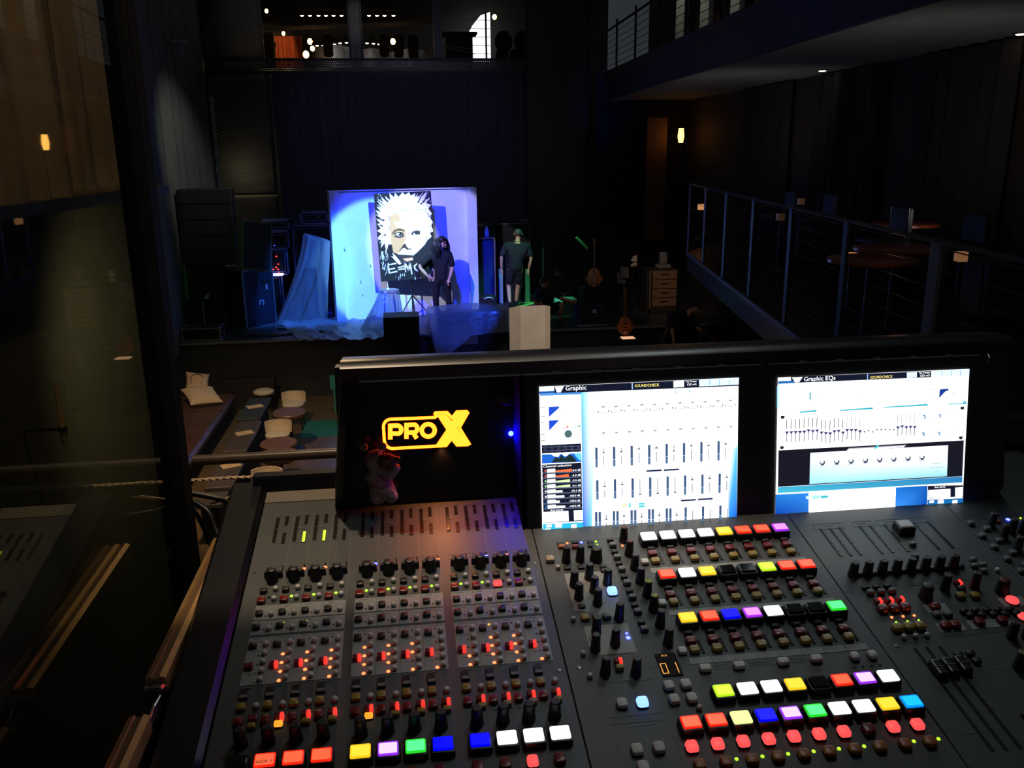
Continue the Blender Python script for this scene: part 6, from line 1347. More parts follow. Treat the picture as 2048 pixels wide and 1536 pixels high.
# drawer cabinet with things on top
a = aty(1304, 540, 18.6); b_ = aty(1357, 540, 18.6); zb = aty(1330, 612, 18.6).z
dc = thing('drawer_cabinet', 'brown work case with four drawers standing right of the stage', 'drawer cabinet', ((a.x + b_.x) / 2, 18.9, ZS)); w = (b_.x - a.x) / 2; h = a.z - ZS; WD = mat('drawer_brown', (150, 112, 84), 0.55)
m = MB(); m.cbox(-w - 0.10, w, -0.28, 0.3, 0, h, 0.01); m.build('carcass', [mat('carcass_dark', (60, 50, 44), 0.6)], dc)
hd = (a.z - zb) / 4.0; 
for k in range(4):
    z1 = h - 0.03 - hd * k; m = MB(); m.cbox(-w + 0.03, w - 0.03, -0.30, -0.27, z1 - hd + 0.02, z1, 0.004); d_ = m.build('drawer', [WD], dc)
    m = MB(); m.cbox(-0.09, 0.09, -0.315, -0.298, z1 - hd * 0.42, z1 - hd * 0.30, 0.004); m.build('handle', [MATTE], d_)
m = MB(); m.add([(-w - 0.03, -0.29, 0.15), (-w - 0.14, -0.62, 0.15), (-w - 0.115, -0.62, 0.15), (-w - 0.0, -0.29, 0.15), (-w - 0.03, -0.29, h - 0.02), (-w - 0.14, -0.62, h - 0.02), (-w - 0.115, -0.62, h - 0.02), (-w, -0.29, h - 0.02)], [(0, 1, 5, 4), (1, 2, 6, 5), (2, 3, 7, 6), (3, 0, 4, 7), (4, 5, 6, 7), (3, 2, 1, 0)]); m.build('door', [mat('door_tan', (140, 124, 96), 0.6)], dc)
m = MB(); m.cbox(-0.16, 0.16, -0.12, 0.12, 0, 0.09, 0.02); m.cbox(-0.09, 0.08, -0.09, 0.08, 0.09, 0.36, 0.03); tag(m.build('cloth_bundle', [mat('grey_cloth', (130, 122, 122), 0.85)], None, True, loc=(dc.location.x + 0.02, 18.85, ZS + h)), 'grey cloth bundle on the drawer cabinet', 'cloth')
p = aty(1268, 520, 18.8)
m = MB(); rg = random.Random(4)
for k in range(12):
    m.m = 0 if k % 5 else 1; x, z = rg.uniform(-0.05, 0.05), rg.uniform(-0.14, 0.12); m.ball((x, rg.uniform(-0.03, 0.03), z), 0.045, 0.03, 0.04, 8, 6)
m.m = 2; m.tube([(0, 0.05, 0.1), (0, 0.05, ZS - p.z)], 0.02, 8)
tag(m.build('setlist_clip', [mat('cream_flowers', (205, 200, 175), 0.8), mat('red_band', (190, 70, 66), 0.6), MATTE], None, True, loc=p), 'cream and red cluster on a dark stand right of the stage', 'decoration')
for k, (x, y, lb) in enumerate(((1250, 545, 'upper pale page on the dark music stand'), (1243, 556, 'lower pale page on the dark music stand'))):
    p = aty(x, y, 18.2 + 0.03 * k); m = MB(); m.M = Matrix.Rotation(-0.35, 4, 'X'); m.box(-0.1, 0.08, -0.004, 0.004, -0.12, 0.12); m.m = 1
    tag(m.build('sheet_page', [mat('dull_page', (96, 88, 92), 0.8), STEEL], None, loc=p), lb, 'paper')
p = aty(1250, 562, 18.3); so = thing('music_stand', 'dark music stand holding pale pages right of the stage', 'music stand', (p.x, 18.3, ZS))
m = MB(); m.tube([(0, 0, 0.02), (0, 0, p.z - ZS - 0.02)], 0.015, 8); m.build('pole', [STEEL], so)
m = MB(); m.box(-0.22, 0.2, 0.0, 0.1, p.z - ZS - 0.03, p.z - ZS - 0.015); m.build('ledge', [STEEL], so)
for k in range(3): m = MB(); m.tube([(0, 0, 0.2), (0.25 * math.cos(k * 2.1), 0.25 * math.sin(k * 2.1), 0.01)], 0.012, 6); m.build('leg', [STEEL], so)

# ---- the lounge below: bench, tables, chairs, cushions
BROWN = mat('brown_leather', (92, 66, 58), 0.45, scale=4, bump=0.15)
bn = thing('banquette_bench', 'long brown leather bench along the lower left wall', 'bench', (-3.85, 13.0, ZF))
m = MB(); m.cbox(-0.62, 0.62, -3.5, 2.9, 0.30, 0.47, 0.05); m.build('seat', [BROWN], bn, True)
m = MB(); m.cbox(-0.58, 0.55, -3.45, 2.85, 0.0, 0.31, 0.01); m.build('plinth', [mat('plinth_dark', (24, 20, 20), 0.7)], bn)
m = MB()
for k in range(8): m.box(-0.6, 0.62, -3.0 + 0.8 * k, -2.985 + 0.8 * k, 0.468, 0.472)
m.build('seams', [mat('seam_dark', (50, 36, 32), 0.7)], bn)
def cushion(label, p, s, rot, m_, art=False):
    m = MB(); n = 14; vs = []
    for sgn in (1, -1):
        for j in range(n + 1):
            for i in range(n + 1):
                u, v = 2 * i / n - 1, 2 * j / n - 1
                t = max(0, (1 - abs(u) ** 3.2)) ** 0.55 * max(0, (1 - abs(v) ** 3.2)) ** 0.55
                pin = 1 - 0.06 * (1 - abs(u)) * (abs(v) > 0.99) ; pin2 = 1 - 0.10 * (1 - u * u) * v * v; pin3 = 1 - 0.10 * (1 - v * v) * u * u
                vs.append((u * s / 2 * pin3, v * s / 2 * pin2, sgn * (0.095 * t)))
    fs = []; N = (n + 1) ** 2
    for j in range(n):
        for i in range(n):
            a = j * (n + 1) + i; fs.append((a, a + 1, a + n + 2, a + n + 1)); fs.append((N + a, N + a + n + 1, N + a + n + 2, N + a + 1))
    m.add(vs, fs)
    if art:
        m.m = 1; m.M = Matrix.Translation((0, 0, 0.094)); m.ribbon([(0.12 * math.cos(a) - 0.02, 0.13 * math.sin(a)) for a in [0.5 + 0.3 * k for k in range(12)]], 0.014, 0.0); m.ribbon([(0.02, 0.05), (0.06, 0.0), (0.03, -0.06)], 0.02, 0.0)
    o = m.build('cushion', [m_, mat('cushion_print', (70, 66, 70), 0.8)], None, True, loc=p, rot=rot); tag(o, label, 'cushion', None)
    return o
LINEN = mat('linen', (224, 196, 162), 0.85, scale=40, bump=0.05)
p = atz(405, 800, ZF + 0.56); cushion('plain cream cushion lying flat on the brown bench', (p.x, p.y, ZF + 0.64), 0.58, (0.30, 0.10, 0.55), LINEN)
p = aty(388, 778, p.y + 0.5); cushion('cream cushion with a dark print standing behind the flat one', (p.x + 0.02, p.y + 0.22, ZF + 0.70), 0.42, (0.85, 0.25, 0.35), LINEN, True)
TT = mat('grey_tabletop', (84, 76, 72), 0.5); TT2 = mat('grey_tabletop_dark', (60, 66, 66), 0.5)
tl = [((495, 795), (540, 795), (521, 838), (477, 838), 'farthest grey table of the row, greenish, holding a card'), ((475, 842), (519, 842), (496, 902), (450, 902), 'second grey table from the stage, holding a slanted card'), ((447, 905), (494, 905), (467, 975), (411, 975), 'third grey table from the stage, crossed by the handrail'), ((409, 982), (460, 982), (440, 1010), (384, 1010), 'nearest grey table, mostly behind the console rail')]
for k, (a, b_, c, d, lb) in enumerate(tl):
    zt_ = ZF + 0.62 - (0.02 * k)
    A_, B2, C2, D2 = (atz(*p_, zt_) for p_ in (a, b_, c, d)); x0, x1 = (A_.x + D2.x) / 2, (B2.x + C2.x) / 2; y0, y1 = (C2.y + D2.y) / 2, (A_.y + B2.y) / 2
    o = thing('low_table', lb, 'table', ((x0 + x1) / 2, (y0 + y1) / 2, ZF), group='grey tables in a row'); w, d_ = (x1 - x0) / 2, (y1 - y0) / 2 - 0.01
    m = MB(); m.cbox(-w, w, -d_, d_, 0.56 - 0.02 * k, 0.62 - 0.02 * k, 0.008); m.build('table_top', [TT2 if k == 0 else TT], o)
    m = MB(); m.box(-w + 0.06, w - 0.06, -d_ + 0.06, d_ - 0.06, 0, 0.56 - 0.02 * k); m.build('pedestal', [mat('plinth_dark', (24, 20, 20), 0.7)], o)
    cp = [(510, 813), (489, 866), (462, 931)]
    if k < 3:
        q_ = atz(*cp[k], zt_ + 0.002); m = MB(); m.M = Matrix.Rotation(0.45, 4, 'Z'); m.box(-0.13, 0.13, -0.09, 0.09, 0, 0.006); m.m = 1; m.box(-0.03, 0.0, -0.008, 0.008, 0.006, 0.0065)
        tag(m.build('menu_card', [mat('card_cream', (222, 190, 150), 0.7), mat('card_ink', (120, 90, 70), 0.7)], None, loc=(q_.x, q_.y, zt_ + 0.001)), ('cream card on the farthest grey table', 'cream card on the second grey table', 'cream card on the third grey table, behind the handrail')[k], 'card', 'cards on the grey tables')
RW = mat('walnut_top', (124, 94, 78), 0.35, scale=12, var=0.25)
rt = [(578, 823, 0.27, 'round walnut table nearest the stage, beside two white chairs'), (557, 884, 0.27, 'middle round walnut table behind the closest one'), (557, 906, 0.27, 'closest round walnut table, just above the handrail')]
for k, (x, y, r, lb) in enumerate(rt):
    z = ZF + 0.66 + (0.0 if k < 2 else 0.04); p = atz(x, y, z)
    o = thing('round_table', lb, 'table', (p.x, p.y, ZF), group='round walnut tables'); h = z - ZF; r = (0.275, 0.270, 0.270)[k]
    m = MB(); m.lathe([(r - 0.06, h - 0.11), (r - 0.01, h - 0.07), (r, h - 0.02), (r - 0.015, h)], 0, 0, 40); m.build('table_top', [RW], o, True)
    m = MB(); m.lathe([(0.04, 0.02), (0.035, h - 0.1)], 0, 0, 12); m.build('pedestal', [STEEL], o); m = MB(); m.lathe([(0.22, 0), (0.22, 0.015), (0.05, 0.03)], 0, 0, 20); m.build('table_base', [STEEL], o)
CRM2 = mat('cream_vinyl', (228, 208, 180), 0.5); 
def chair(label, p, back=True, rz=0.0, r=0.19):
    o = thing('lounge_chair', label, 'chair', (p.x, p.y, ZF), rz, 'cream lounge chairs')
    m = MB(); m.lathe([(r - 0.03, 0.40), (r, 0.43), (r, 0.46), (r - 0.05, 0.49)], 0, 0, 28); m.build('seat', [CRM2], o, True)
    if back:
        m = MB(); n = 14; ring = []
        pts = [(0.205 * math.sin(a), 0.03 + 0.205 * math.cos(a)) for a in [math.radians(-62 + 124 * k / n) for k in range(n + 1)]]; out = [(x * 1.14, y * 1.10) for x, y in reversed(pts)]
        P_ = pts + out
        m.loft([[(x * s_, y * s_, z) for x, y in P_] for z, s_ in ((0.44, 0.97), (0.46, 1.0), (0.60, 1.04), (0.63, 1.02))]); m.build('backrest', [CRM2], o, True)
    for k in range(4):
        a = PI / 4 + k * PI / 2; m = MB(); m.tube([(0.15 * math.cos(a), 0.15 * math.sin(a), 0.42), (0.22 * math.cos(a), 0.22 * math.sin(a), 0)], 0.012, 8); m.build('leg', [STEEL], o)
    return o
chair('backless round cream stool at the far end of the grey tables', atz(527, 781, ZF + 0.47), False)
chair('cream chair with a curved back nearest the stage, behind the far walnut table', atz(586, 806, ZF + 0.47), True, 0.0)
chair('cream chair with a curved back behind the middle walnut table', atz(557, 862, ZF + 0.47) - Vector((0, 0.12, 0)), True, 0.0)
chair('closest cream chair, cut by the handrail and the console', atz(535, 962, ZF + 0.47) - Vector((0, 0.12, 0)), True, 0.0)
m = MB(); a = atz(612, 842, ZF + 0.005); b_ = atz(655, 842, ZF + 0.005); c = atz(655, 873, ZF + 0.005); m.box(a.x, b_.x + 0.6, c.y, a.y, ZF, ZF + 0.008); tag(m.build('floor_mat', [mat('teal_mat', (46, 120, 100), 0.6)], None), 'teal floor patch right of the walnut tables', 'mat')
a = aty(659, 752, 15.9); b_ = aty(676, 778, 15.9); m = MB(); m.box(a.x, b_.x + 0.4, 15.9, 15.93, b_.z, a.z); m.box(a.x + 0.05, a.x + 0.08, 15.9, 15.93, ZF, b_.z); tag(m.build('teal_sign_board', [mat('teal_board', (60, 150, 138), 0.6)], None), 'teal board on a thin leg beside the console edge', 'board')
m = MB(); a = aty(440, 762, 16.4); b_ = aty(548, 762, 16.4); m.cbox(a.x, b_.x, 16.4, 16.7, ZF, a.z, 0.01); tag(m.build('low_wall_ledge', [mat('ledge_dark', (38, 34, 34), 0.6)], None), 'dark low ledge in front of the stage above the far table', 'ledge')
# ================================================================ PEOPLE
def skin_mesh(nodes, edges, sub=2, root=0):
    """One continuous surface grown round a joint skeleton: nodes = [(point, radius)]."""
    me = bpy.data.meshes.new('skin'); me.from_pydata([tuple(p) for p, r in nodes], edges, []); o = bpy.data.objects.new('skin', me); COL.objects.link(o)
    o.modifiers.new('Skin', 'SKIN'); 
    if not me.skin_vertices: me.skin_vertices.new() if hasattr(me.skin_vertices, 'new') else None
    sv = me.skin_vertices[0].data
    for i, (p, r) in enumerate(nodes): sv[i].radius = (r, r) if not isinstance(r, tuple) else r; sv[i].use_root = (i == root)
    sm = o.modifiers.new('Subdivision', 'SUBSURF'); sm.levels = sub; sm.render_levels = sub
    bpy.context.view_layer.update()
    ev = bpy.data.meshes.new_from_object(o.evaluated_get(bpy.context.evaluated_depsgraph_get()))
    vs = [tuple(v.co) for v in ev.vertices]; fs = [tuple(f.vertices) for f in ev.polygons]
    bpy.data.objects.remove(o); bpy.data.meshes.remove(me); bpy.data.meshes.remove(ev)
    return vs, fs
def lerp(a, b_, t): return tuple(x + (y - x) * t for x, y in zip(a, b_))
def hand(m, wrist, fdir, side):
    """Palm with four unequal bent fingers and a thumb off its side."""
    d = Vector(fdir).normalized(); n = d.cross(Vector(side)).normalized(); s = n.cross(d).normalized(); w = Vector(wrist)
    m.tube([w - d * 0.01, w + d * 0.03, w + d * 0.075, w + d * 0.09], [0.026, 0.036, 0.038, 0.030], 10)
    for k, (off, L) in enumerate(((-0.030, 0.062), (-0.010, 0.075), (0.010, 0.070), (0.029, 0.054))):
        a = w + d * 0.082 + s * off; b_ = a + d * L * 0.5 + n * 0.006; c = b_ + d * L * 0.35 + n * 0.022
        m.tube([a, b_, c], [0.0105, 0.0095, 0.0075], 7)
    a = w + d * 0.025 - s * 0.03; m.tube([a, a - s * 0.028 + d * 0.025 + n * 0.008, a - s * 0.035 + d * 0.055 + n * 0.02], [0.012, 0.011, 0.008], 7)
def person(name, label, loc, J, cols, hair, scale=1.0, rz=0.0, shorts=False, beard=False, face=(0, -1, 0), fat=1.0):
    """J: joints in local metres; face: where the head looks."""
    o = thing(name, label, 'person', loc, rz)
    SKIN, SHIRT, PANTS, HAIR, SHOE = cols
    V = {k: Vector(v) for k, v in J.items()}
    ids = {}; nodes = []; edges = []
    def nd(k, p, r): ids[k] = len(nodes); nodes.append((p, r)); return ids[k]
    nd('pel', V['pel'], 0.115 * fat); nd('waist', V['pel'].lerp(V['chest'], 0.5), 0.120 * fat); nd('chest', V['chest'], 0.135 * fat); nd('neckb', V['neck'], 0.062); nd('neck', V['neck'].lerp(V['head'], 0.45), 0.055)
    f = Vector(face).normalized()
    nd('jaw', V['head'] + f * 0.015 - Vector((0, 0, 0.05)), 0.068); nd('cran', V['head'] + Vector((0, 0, 0.035)) - f * 0.01, 0.088); nd('top', V['head'] + Vector((0, 0, 0.085)) - f * 0.01, 0.055)
    for a, b_ in (('pel', 'waist'), ('waist', 'chest'), ('chest', 'neckb'), ('neckb', 'neck'), ('neck', 'jaw'), ('jaw', 'cran'), ('cran', 'top')): edges.append((ids[a], ids[b_]))
    for sd in 'LR':
        sh, el, ha = V['sh' + sd], V['el' + sd], V['ha' + sd]; hp, kn, an = V['hip' + sd], V['kn' + sd], V['an' + sd]
        for k, p, r in (('sh', sh, 0.062), ('ua', sh.lerp(el, 0.5), 0.050), ('el', el, 0.042), ('fa', el.lerp(ha, 0.4), 0.040), ('wr', ha, 0.027), ('hip', hp, 0.080 * fat), ('th', hp.lerp(kn, 0.5), 0.078), ('kn', kn, 0.056), ('ca', kn.lerp(an, 0.4), 0.054), ('an', an, 0.036)): nd(k + sd, p, r)
        for a, b_ in (('chest', 'sh' + sd), ('sh' + sd, 'ua' + sd), ('ua' + sd, 'el' + sd), ('el' + sd, 'fa' + sd), ('fa' + sd, 'wr' + sd), ('pel', 'hip' + sd), ('hip' + sd, 'th' + sd), ('th' + sd, 'kn' + sd), ('kn' + sd, 'ca' + sd), ('ca' + sd, 'an' + sd)): edges.append((ids[a], ids[b_]))
    m = MB(); m.add(*skin_mesh(nodes, edges))
    for sd, sg in (('L', -1), ('R', 1)):
        el, ha = V['el' + sd], V['ha' + sd]; hand(m, ha, V.get('hd' + sd, ha - el), Vector((sg * 0.3, 0, 1)) if abs((ha - el).normalized().z) < 0.8 else Vector((0, 1, 0)))
    r = Vector((-f.y, f.x, 0)); H = V['head']
    nose = H + f * 0.098 - Vector((0, 0, 0.01)); m.ball(nose, 0.016, 0.016, 0.022, 8, 6); m.ball(H + f * 0.085 - Vector((0, 0, 0.055)), 0.028, 0.028, 0.010, 8, 6)
    for s_ in (-1, 1): m.ball(H + r * 0.090 * s_ - f * 0.01, 0.018, 0.018, 0.030, 8, 6)
    m.build('body', [SKIN], o, True)
    m = MB()
    for s_ in (-1, 1): m.ball(H + f * 0.083 + r * 0.034 * s_ + Vector((0, 0, 0.02)), 0.013, 0.013, 0.009, 8, 6); m.tube([H + f * 0.090 + r * 0.018 * s_ + Vector((0, 0, 0.042)), H + f * 0.084 + r * 0.055 * s_ + Vector((0, 0, 0.044))], 0.006, 6)
    m.build('eyes', [mat('eye_dark', (30, 22, 18), 0.3)], o)
    # shirt
    nodes2 = []; e2 = []
    def n2(p, r): nodes2.append((p, r)); return len(nodes2) - 1
    z_ = n2(V['pel'] - Vector((0, 0, 0.10)), 0.150 * fat); a = n2(V['pel'] + Vector((0, 0, 0.03)), 0.168 * fat); e2 += [(z_, a)]; b_ = n2(V['pel'].lerp(V['chest'], 0.5), 0.150 * fat); c = n2(V['chest'], 0.165 * fat); d = n2(V['neck'] + Vector((0, 0, 0.005)), 0.092); e2 += [(a, b_), (b_, c), (c, d)]
    for sd in 'LR':
        sh, el = V['sh' + sd], V['el' + sd]; s1 = n2(sh, 0.088); s2 = n2(sh.lerp(el, 0.55), 0.078); s3 = n2(sh.lerp(el, 0.92), 0.074); e2 += [(c, s1), (s1, s2), (s2, s3)]
    m = MB(); m.add(*skin_mesh(nodes2, e2)); m.build('shirt', [SHIRT], o, True)
    nodes3 = []; e3 = []
    def n3(p, r): nodes3.append((p, r)); return len(nodes3) - 1
    t_ = n3(V['pel'] + Vector((0, 0, 0.08)), 0.135 * fat); a = n3(V['pel'] - Vector((0, 0, 0.02)), 0.158 * fat); e3 += [(t_, a)]
    for sd in 'LR':
        hp, kn, an = V['hip' + sd], V['kn' + sd], V['an' + sd]; p1 = n3(hp + Vector((0, 0, 0.02)), 0.128 * fat)
        if shorts: p2 = n3(hp.lerp(kn, 0.5), 0.105); p3 = n3(hp.lerp(kn, 0.95), 0.100); e3 += [(a, p1), (p1, p2), (p2, p3)]
        else: p2 = n3(hp.lerp(kn, 0.5), 0.092); p3 = n3(kn, 0.072); p4 = n3(kn.lerp(an, 0.5), 0.068); p5 = n3(an + Vector((0, 0, 0.0)), 0.062); e3 += [(a, p1), (p1, p2), (p2, p3), (p3, p4), (p4, p5)]
    m = MB(); m.add(*skin_mesh(nodes3, e3)); m.build('shorts' if shorts else 'trousers', [PANTS], o, True)
    for sd in 'LR':
        an = V['an' + sd]; td = Vector(V.get('toe' + sd, f)); td.z = 0; td.normalize(); m = MB(); zf = an.z - 0.085
        m.tube([Vector((an.x, an.y, zf + 0.05)) - td * 0.07, Vector((an.x, an.y, zf + 0.055)), Vector((an.x, an.y, zf + 0.045)) + td * 0.10, Vector((an.x, an.y, zf + 0.035)) + td * 0.17], [0.040, 0.052, 0.045, 0.030], 10); m.tube([an - Vector((0, 0, 0.06)), an + Vector((0, 0, 0.03))], [0.05, 0.044], 10)
        m.build('shoe', [SHOE], o, True)
    m = MB(); rg = random.Random(8)
    if hair == 'long':
        m.ball(H + Vector((0, 0, 0.055)) - Vector((f.x, f.y, 0)).normalized() * 0.036, 0.106, 0.106, 0.098, 14, 10)
        for k in range(84):
            a = 2 * PI * k / 84; dd = Vector((math.cos(a), math.sin(a), 0))
            fh = Vector((f.x, f.y, 0)).normalized()
            if dd.dot(fh) > 0.62: continue
            p = H + dd * 0.086 - fh * 0.03 + Vector((0, 0, 0.09)); L = rg.uniform(0.28, 0.40); pts = []
            for j in range(9):
                t = j / 8; pts.append(p + dd * (0.02 + 0.065 * math.sin(t * 2.4)) - fh * 0.03 * (dd.dot(fh) > 0.2) + Vector((0.014 * math.sin(9 * t + k), 0.014 * math.cos(8 * t + 2 * k), -L * t)))
            m.tube(pts, [0.020, 0.024, 0.025, 0.025, 0.024, 0.022, 0.019, 0.014, 0.006], 6)
    elif hair == 'short':
        m.ball(H + Vector((0, 0, 0.05)) - f * 0.016, 0.094, 0.094, 0.082, 14, 10)
    else:
        m.ball(H + Vector((0, 0, 0.035)) - f * 0.022, 0.092, 0.092, 0.085, 14, 10)
    m.build('hair', [HAIR], o, True)
    if beard:
        m = MB(); m.ball(H + f * 0.062 - Vector((0, 0, 0.07)), 0.042, 0.042, 0.034, 10, 8); m.build('beard', [HAIR], o, True)
    return o
SK = mat('skin', (206, 160, 128), 0.55, var=0.05); SK2 = mat('skin_tan', (176, 126, 96), 0.55, var=0.05)
BLKCLOTH = mat('black_cloth', (17, 18, 19), 0.85, scale=12, bump=0.15); NAVYC = mat('navy_cloth', (26, 31, 48), 0.85, scale=12, bump=0.15)
HAIRD = mat('dark_hair', (26, 20, 18), 0.5, bump=0.3); HAIRG = mat('grey_hair', (96, 90, 84), 0.7)
# painter: weight on both feet, right hand on the hip, head turned down to the side
xp = aty(882, 560, 18.5).x
person('person', 'person in black with long curly dark hair beside the painting, hand on hip', (xp, 18.5, ZS),
       dict(pel=(0.0, 0, 0.94), chest=(0.01, 0.02, 1.34), neck=(0.015, 0.0, 1.52), head=(0.06, -0.05, 1.69), shL=(-0.20, 0.03, 1.44), elL=(-0.46, -0.02, 1.20), haL=(-0.27, -0.06, 0.98), hdL=(0.8, -0.1, -0.45), shR=(0.20, -0.02, 1.44), elR=(0.25, -0.04, 1.14), haR=(0.17, -0.14, 0.93), hdR=(-0.3, -0.3, -0.8),
            hipL=(-0.10, 0.0, 0.90), knL=(-0.13, -0.01, 0.49), anL=(-0.10, 0.03, 0.085), hipR=(0.10, 0, 0.90), knR=(0.15, -0.03, 0.49), anR=(0.17, 0.02, 0.085), toeL=(0.2, -1, 0), toeR=(0.5, -1, 0)),
       (SK, BLKCLOTH, mat('black_trousers', (12, 12, 13), 0.8), HAIRD, MATTE), 'long', face=(0.62, -0.72, -0.30), beard=True)
xp = aty(1032, 560, 20.0).x
person('person', 'person in dark shirt and shorts walking away, right of the white backdrop', (xp, 20.0, ZS),
       dict(pel=(-0.02, 0, 0.92), chest=(0.02, 0.0, 1.34), neck=(0.05, 0.01, 1.53), head=(0.07, 0.03, 1.70), shL=(-0.24, 0.0, 1.44), elL=(-0.34, -0.02, 1.16), haL=(-0.33, 0.06, 0.88), shR=(0.29, 0.0, 1.42), elR=(0.36, -0.03, 1.13), haR=(0.31, 0.05, 0.86),
            hipL=(-0.12, 0, 0.88), knL=(-0.17, 0.05, 0.48), anL=(-0.17, -0.16, 0.11), hipR=(0.10, 0, 0.88), knR=(0.05, 0.05, 0.47), anR=(0.01, 0.12, 0.085), toeL=(-0.4, 1, 0), toeR=(0.1, 1, 0)),
       (SK, NAVYC, mat('dark_shorts', (18, 20, 28), 0.85), HAIRG, MATTE), 'crop', shorts=True, face=(0.3, 0.95, 0), fat=1.2)
h3 = aty(1386, 612, 16.7)
person('person', 'person in a black shirt bending forward, arms down, near the drawer cabinet', (h3.x - 0.12, 16.7, ZF),
       dict(pel=(-0.30, 0.15, 0.98), chest=(-0.13, 0.0, 1.36), neck=(0.02, -0.10, 1.56), head=(0.12, -0.16, h3.z - ZF), shL=(-0.36, -0.02, 1.48), elL=(-0.34, -0.12, 1.20), haL=(-0.32, -0.20, 0.95), shR=(0.10, 0.04, 1.44), elR=(0.22, -0.10, 1.20), haR=(0.48, -0.16, 1.02),
            hipL=(-0.40, 0.15, 0.93), knL=(-0.40, 0.05, 0.50), anL=(-0.40, 0.15, 0.085), hipR=(-0.18, 0.15, 0.93), knR=(-0.16, 0.05, 0.50), anR=(-0.16, 0.15, 0.085), toeL=(0, -1, 0), toeR=(0.2, -1, 0)),
       (SK2, BLKCLOTH, MATTE, HAIRD, MATTE), 'short', face=(0.5, -0.8, -0.5), fat=1.1)
m = MB(); m.cbox(-0.5, 0.6, -0.3, 0.3, 0, 0.93, 0.015); tag(m.build('work_table', [MATTE], None, loc=(h3.x + 0.1, 15.95, ZF)), 'dark equipment desk in front of the bending person', 'desk')
a4 = aty(1092, 640, 17.7)
person('person', 'person crouching behind the cream folding panel, one bare arm reaching out', (a4.x, 17.7, ZS),
       dict(pel=(0.02, 0.05, 0.34), chest=(0.02, -0.06, 0.66), neck=(-0.03, -0.10, 0.80), head=(-0.06, -0.14, 0.90), shL=(-0.16, -0.06, 0.72), elL=(-0.26, -0.2, 0.50), haL=(-0.2, -0.34, 0.34), shR=(0.18, -0.06, 0.72), elR=(0.30, -0.14, 0.56), haR=(0.48, -0.20, 0.52),
            hipL=(-0.08, 0.05, 0.32), knL=(-0.16, -0.28, 0.50), anL=(-0.14, -0.10, 0.085), hipR=(0.13, 0.03, 0.32), knR=(0.30, -0.26, 0.46), anR=(0.26, -0.10, 0.085), toeL=(0, -1, 0), toeR=(0.3, -1, 0)),
       (SK2, NAVYC, mat('dark_shorts', (18, 20, 28), 0.85), HAIRD, MATTE), 'short', shorts=True, face=(-0.2, -1, -0.2))

# ---- plush toy leaning on the bridge
TOY = Matrix.Translation(bridge_loc + P0) @ Matrix.Rotation(PI / 2 - TB, 4, 'X')
ty = thing('plush_toy', 'small pale plush toy with a brown muzzle, leaning beside the yellow lettering', 'plush toy', tuple(TOY @ Vector((-0.051, 0.036, -0.060))))
PLUSH = mat('plush_cream', (150, 138, 136), 0.95, scale=120, bump=0.6); PINKP = mat('plush_pink', (150, 100, 112), 0.95, scale=120, bump=0.5); MUZ = mat('plush_brown', (92, 66, 48), 0.9, scale=120, bump=0.5)
vs, fs = skin_mesh([(Vector((0, 0, 0.028)), 0.0200), (Vector((-0.002, 0, 0.046)), 0.0185), (Vector((-0.003, 0, 0.060)), 0.0135), (Vector((-0.007, 0.0, 0.077)), 0.0205), (Vector((-0.007, 0, 0.090)), 0.012),
                    (Vector((0.013, -0.004, 0.052)), 0.0095), (Vector((0.022, -0.009, 0.060)), 0.0085), (Vector((0.027, -0.011, 0.068)), 0.0080), (Vector((-0.016, -0.002, 0.050)), 0.0090), (Vector((-0.022, -0.004, 0.040)), 0.0085),
                    (Vector((-0.008, -0.003, 0.014)), 0.0120), (Vector((-0.007, -0.008, 0.002)), 0.0110), (Vector((0.012, -0.003, 0.016)), 0.0120), (Vector((0.021, -0.009, 0.006)), 0.0105)],
                   [(0, 1), (1, 2), (2, 3), (3, 4), (1, 5), (5, 6), (6, 7), (1, 8), (8, 9), (0, 10), (10, 11), (0, 12), (12, 13)])
m = MB(); m.add(vs, fs)
for x in (-0.024, 0.004): m.ball((x, 0.003, 0.094), 0.0070, 0.0045, 0.0065, 10, 8)
m.build('body', [PLUSH], ty, True)
m = MB(); m.ball((0.011, -0.010, 0.074), 0.0165, 0.0140, 0.0125, 12, 8); m.build('muzzle', [MUZ], ty, True)
m = MB(); m.ball((0.0260, -0.014, 0.078), 0.0050, 0.0048, 0.0042, 10, 8); m.build('nose', [mat('nose_black', (14, 10, 10), 0.3)], ty, True)
m = MB()
for x in (-0.004, 0.006): m.ball((x, -0.0165, 0.0905), 0.0021, n=8, m=6)
m.build('eyes', [mat('nose_black', (14, 10, 10), 0.3)], ty, True)
m = MB(); m.add(*skin_mesh([(Vector((0, 0, 0.026)), 0.0225), (Vector((-0.002, 0, 0.045)), 0.0208), (Vector((-0.003, 0, 0.058)), 0.0155)], [(0, 1), (1, 2)])); m.build('jersey', [PINKP], ty, True)

# ================================================================ LIGHT
def spot(name, loc, target, energy, color, angle, blend=0.3, r=0.08):
    l = bpy.data.lights.new(name, 'SPOT'); l.energy = energy; l.color = color; l.spot_size = math.radians(angle); l.spot_blend = blend; l.shadow_soft_size = r
    o = bpy.data.objects.new(name, l); COL.objects.link(o); o.location = loc; o.rotation_euler = (Vector(target) - Vector(loc)).to_track_quat('-Z', 'Y').to_euler()
    return o
def point(name, loc, energy, color, r=0.05):
    l = bpy.data.lights.new(name, 'POINT'); l.energy = energy; l.color = color; l.shadow_soft_size = r
    o = bpy.data.objects.new(name, l); COL.objects.link(o); o.location = loc
    return o
wd = bpy.data.worlds.new('world'); SC.world = wd; wd.use_nodes = True
wd.node_tree.nodes['Background'].inputs[0].default_value = (0.8, 0.9, 1.0, 1); wd.node_tree.nodes['Background'].inputs[1].default_value = 0.03
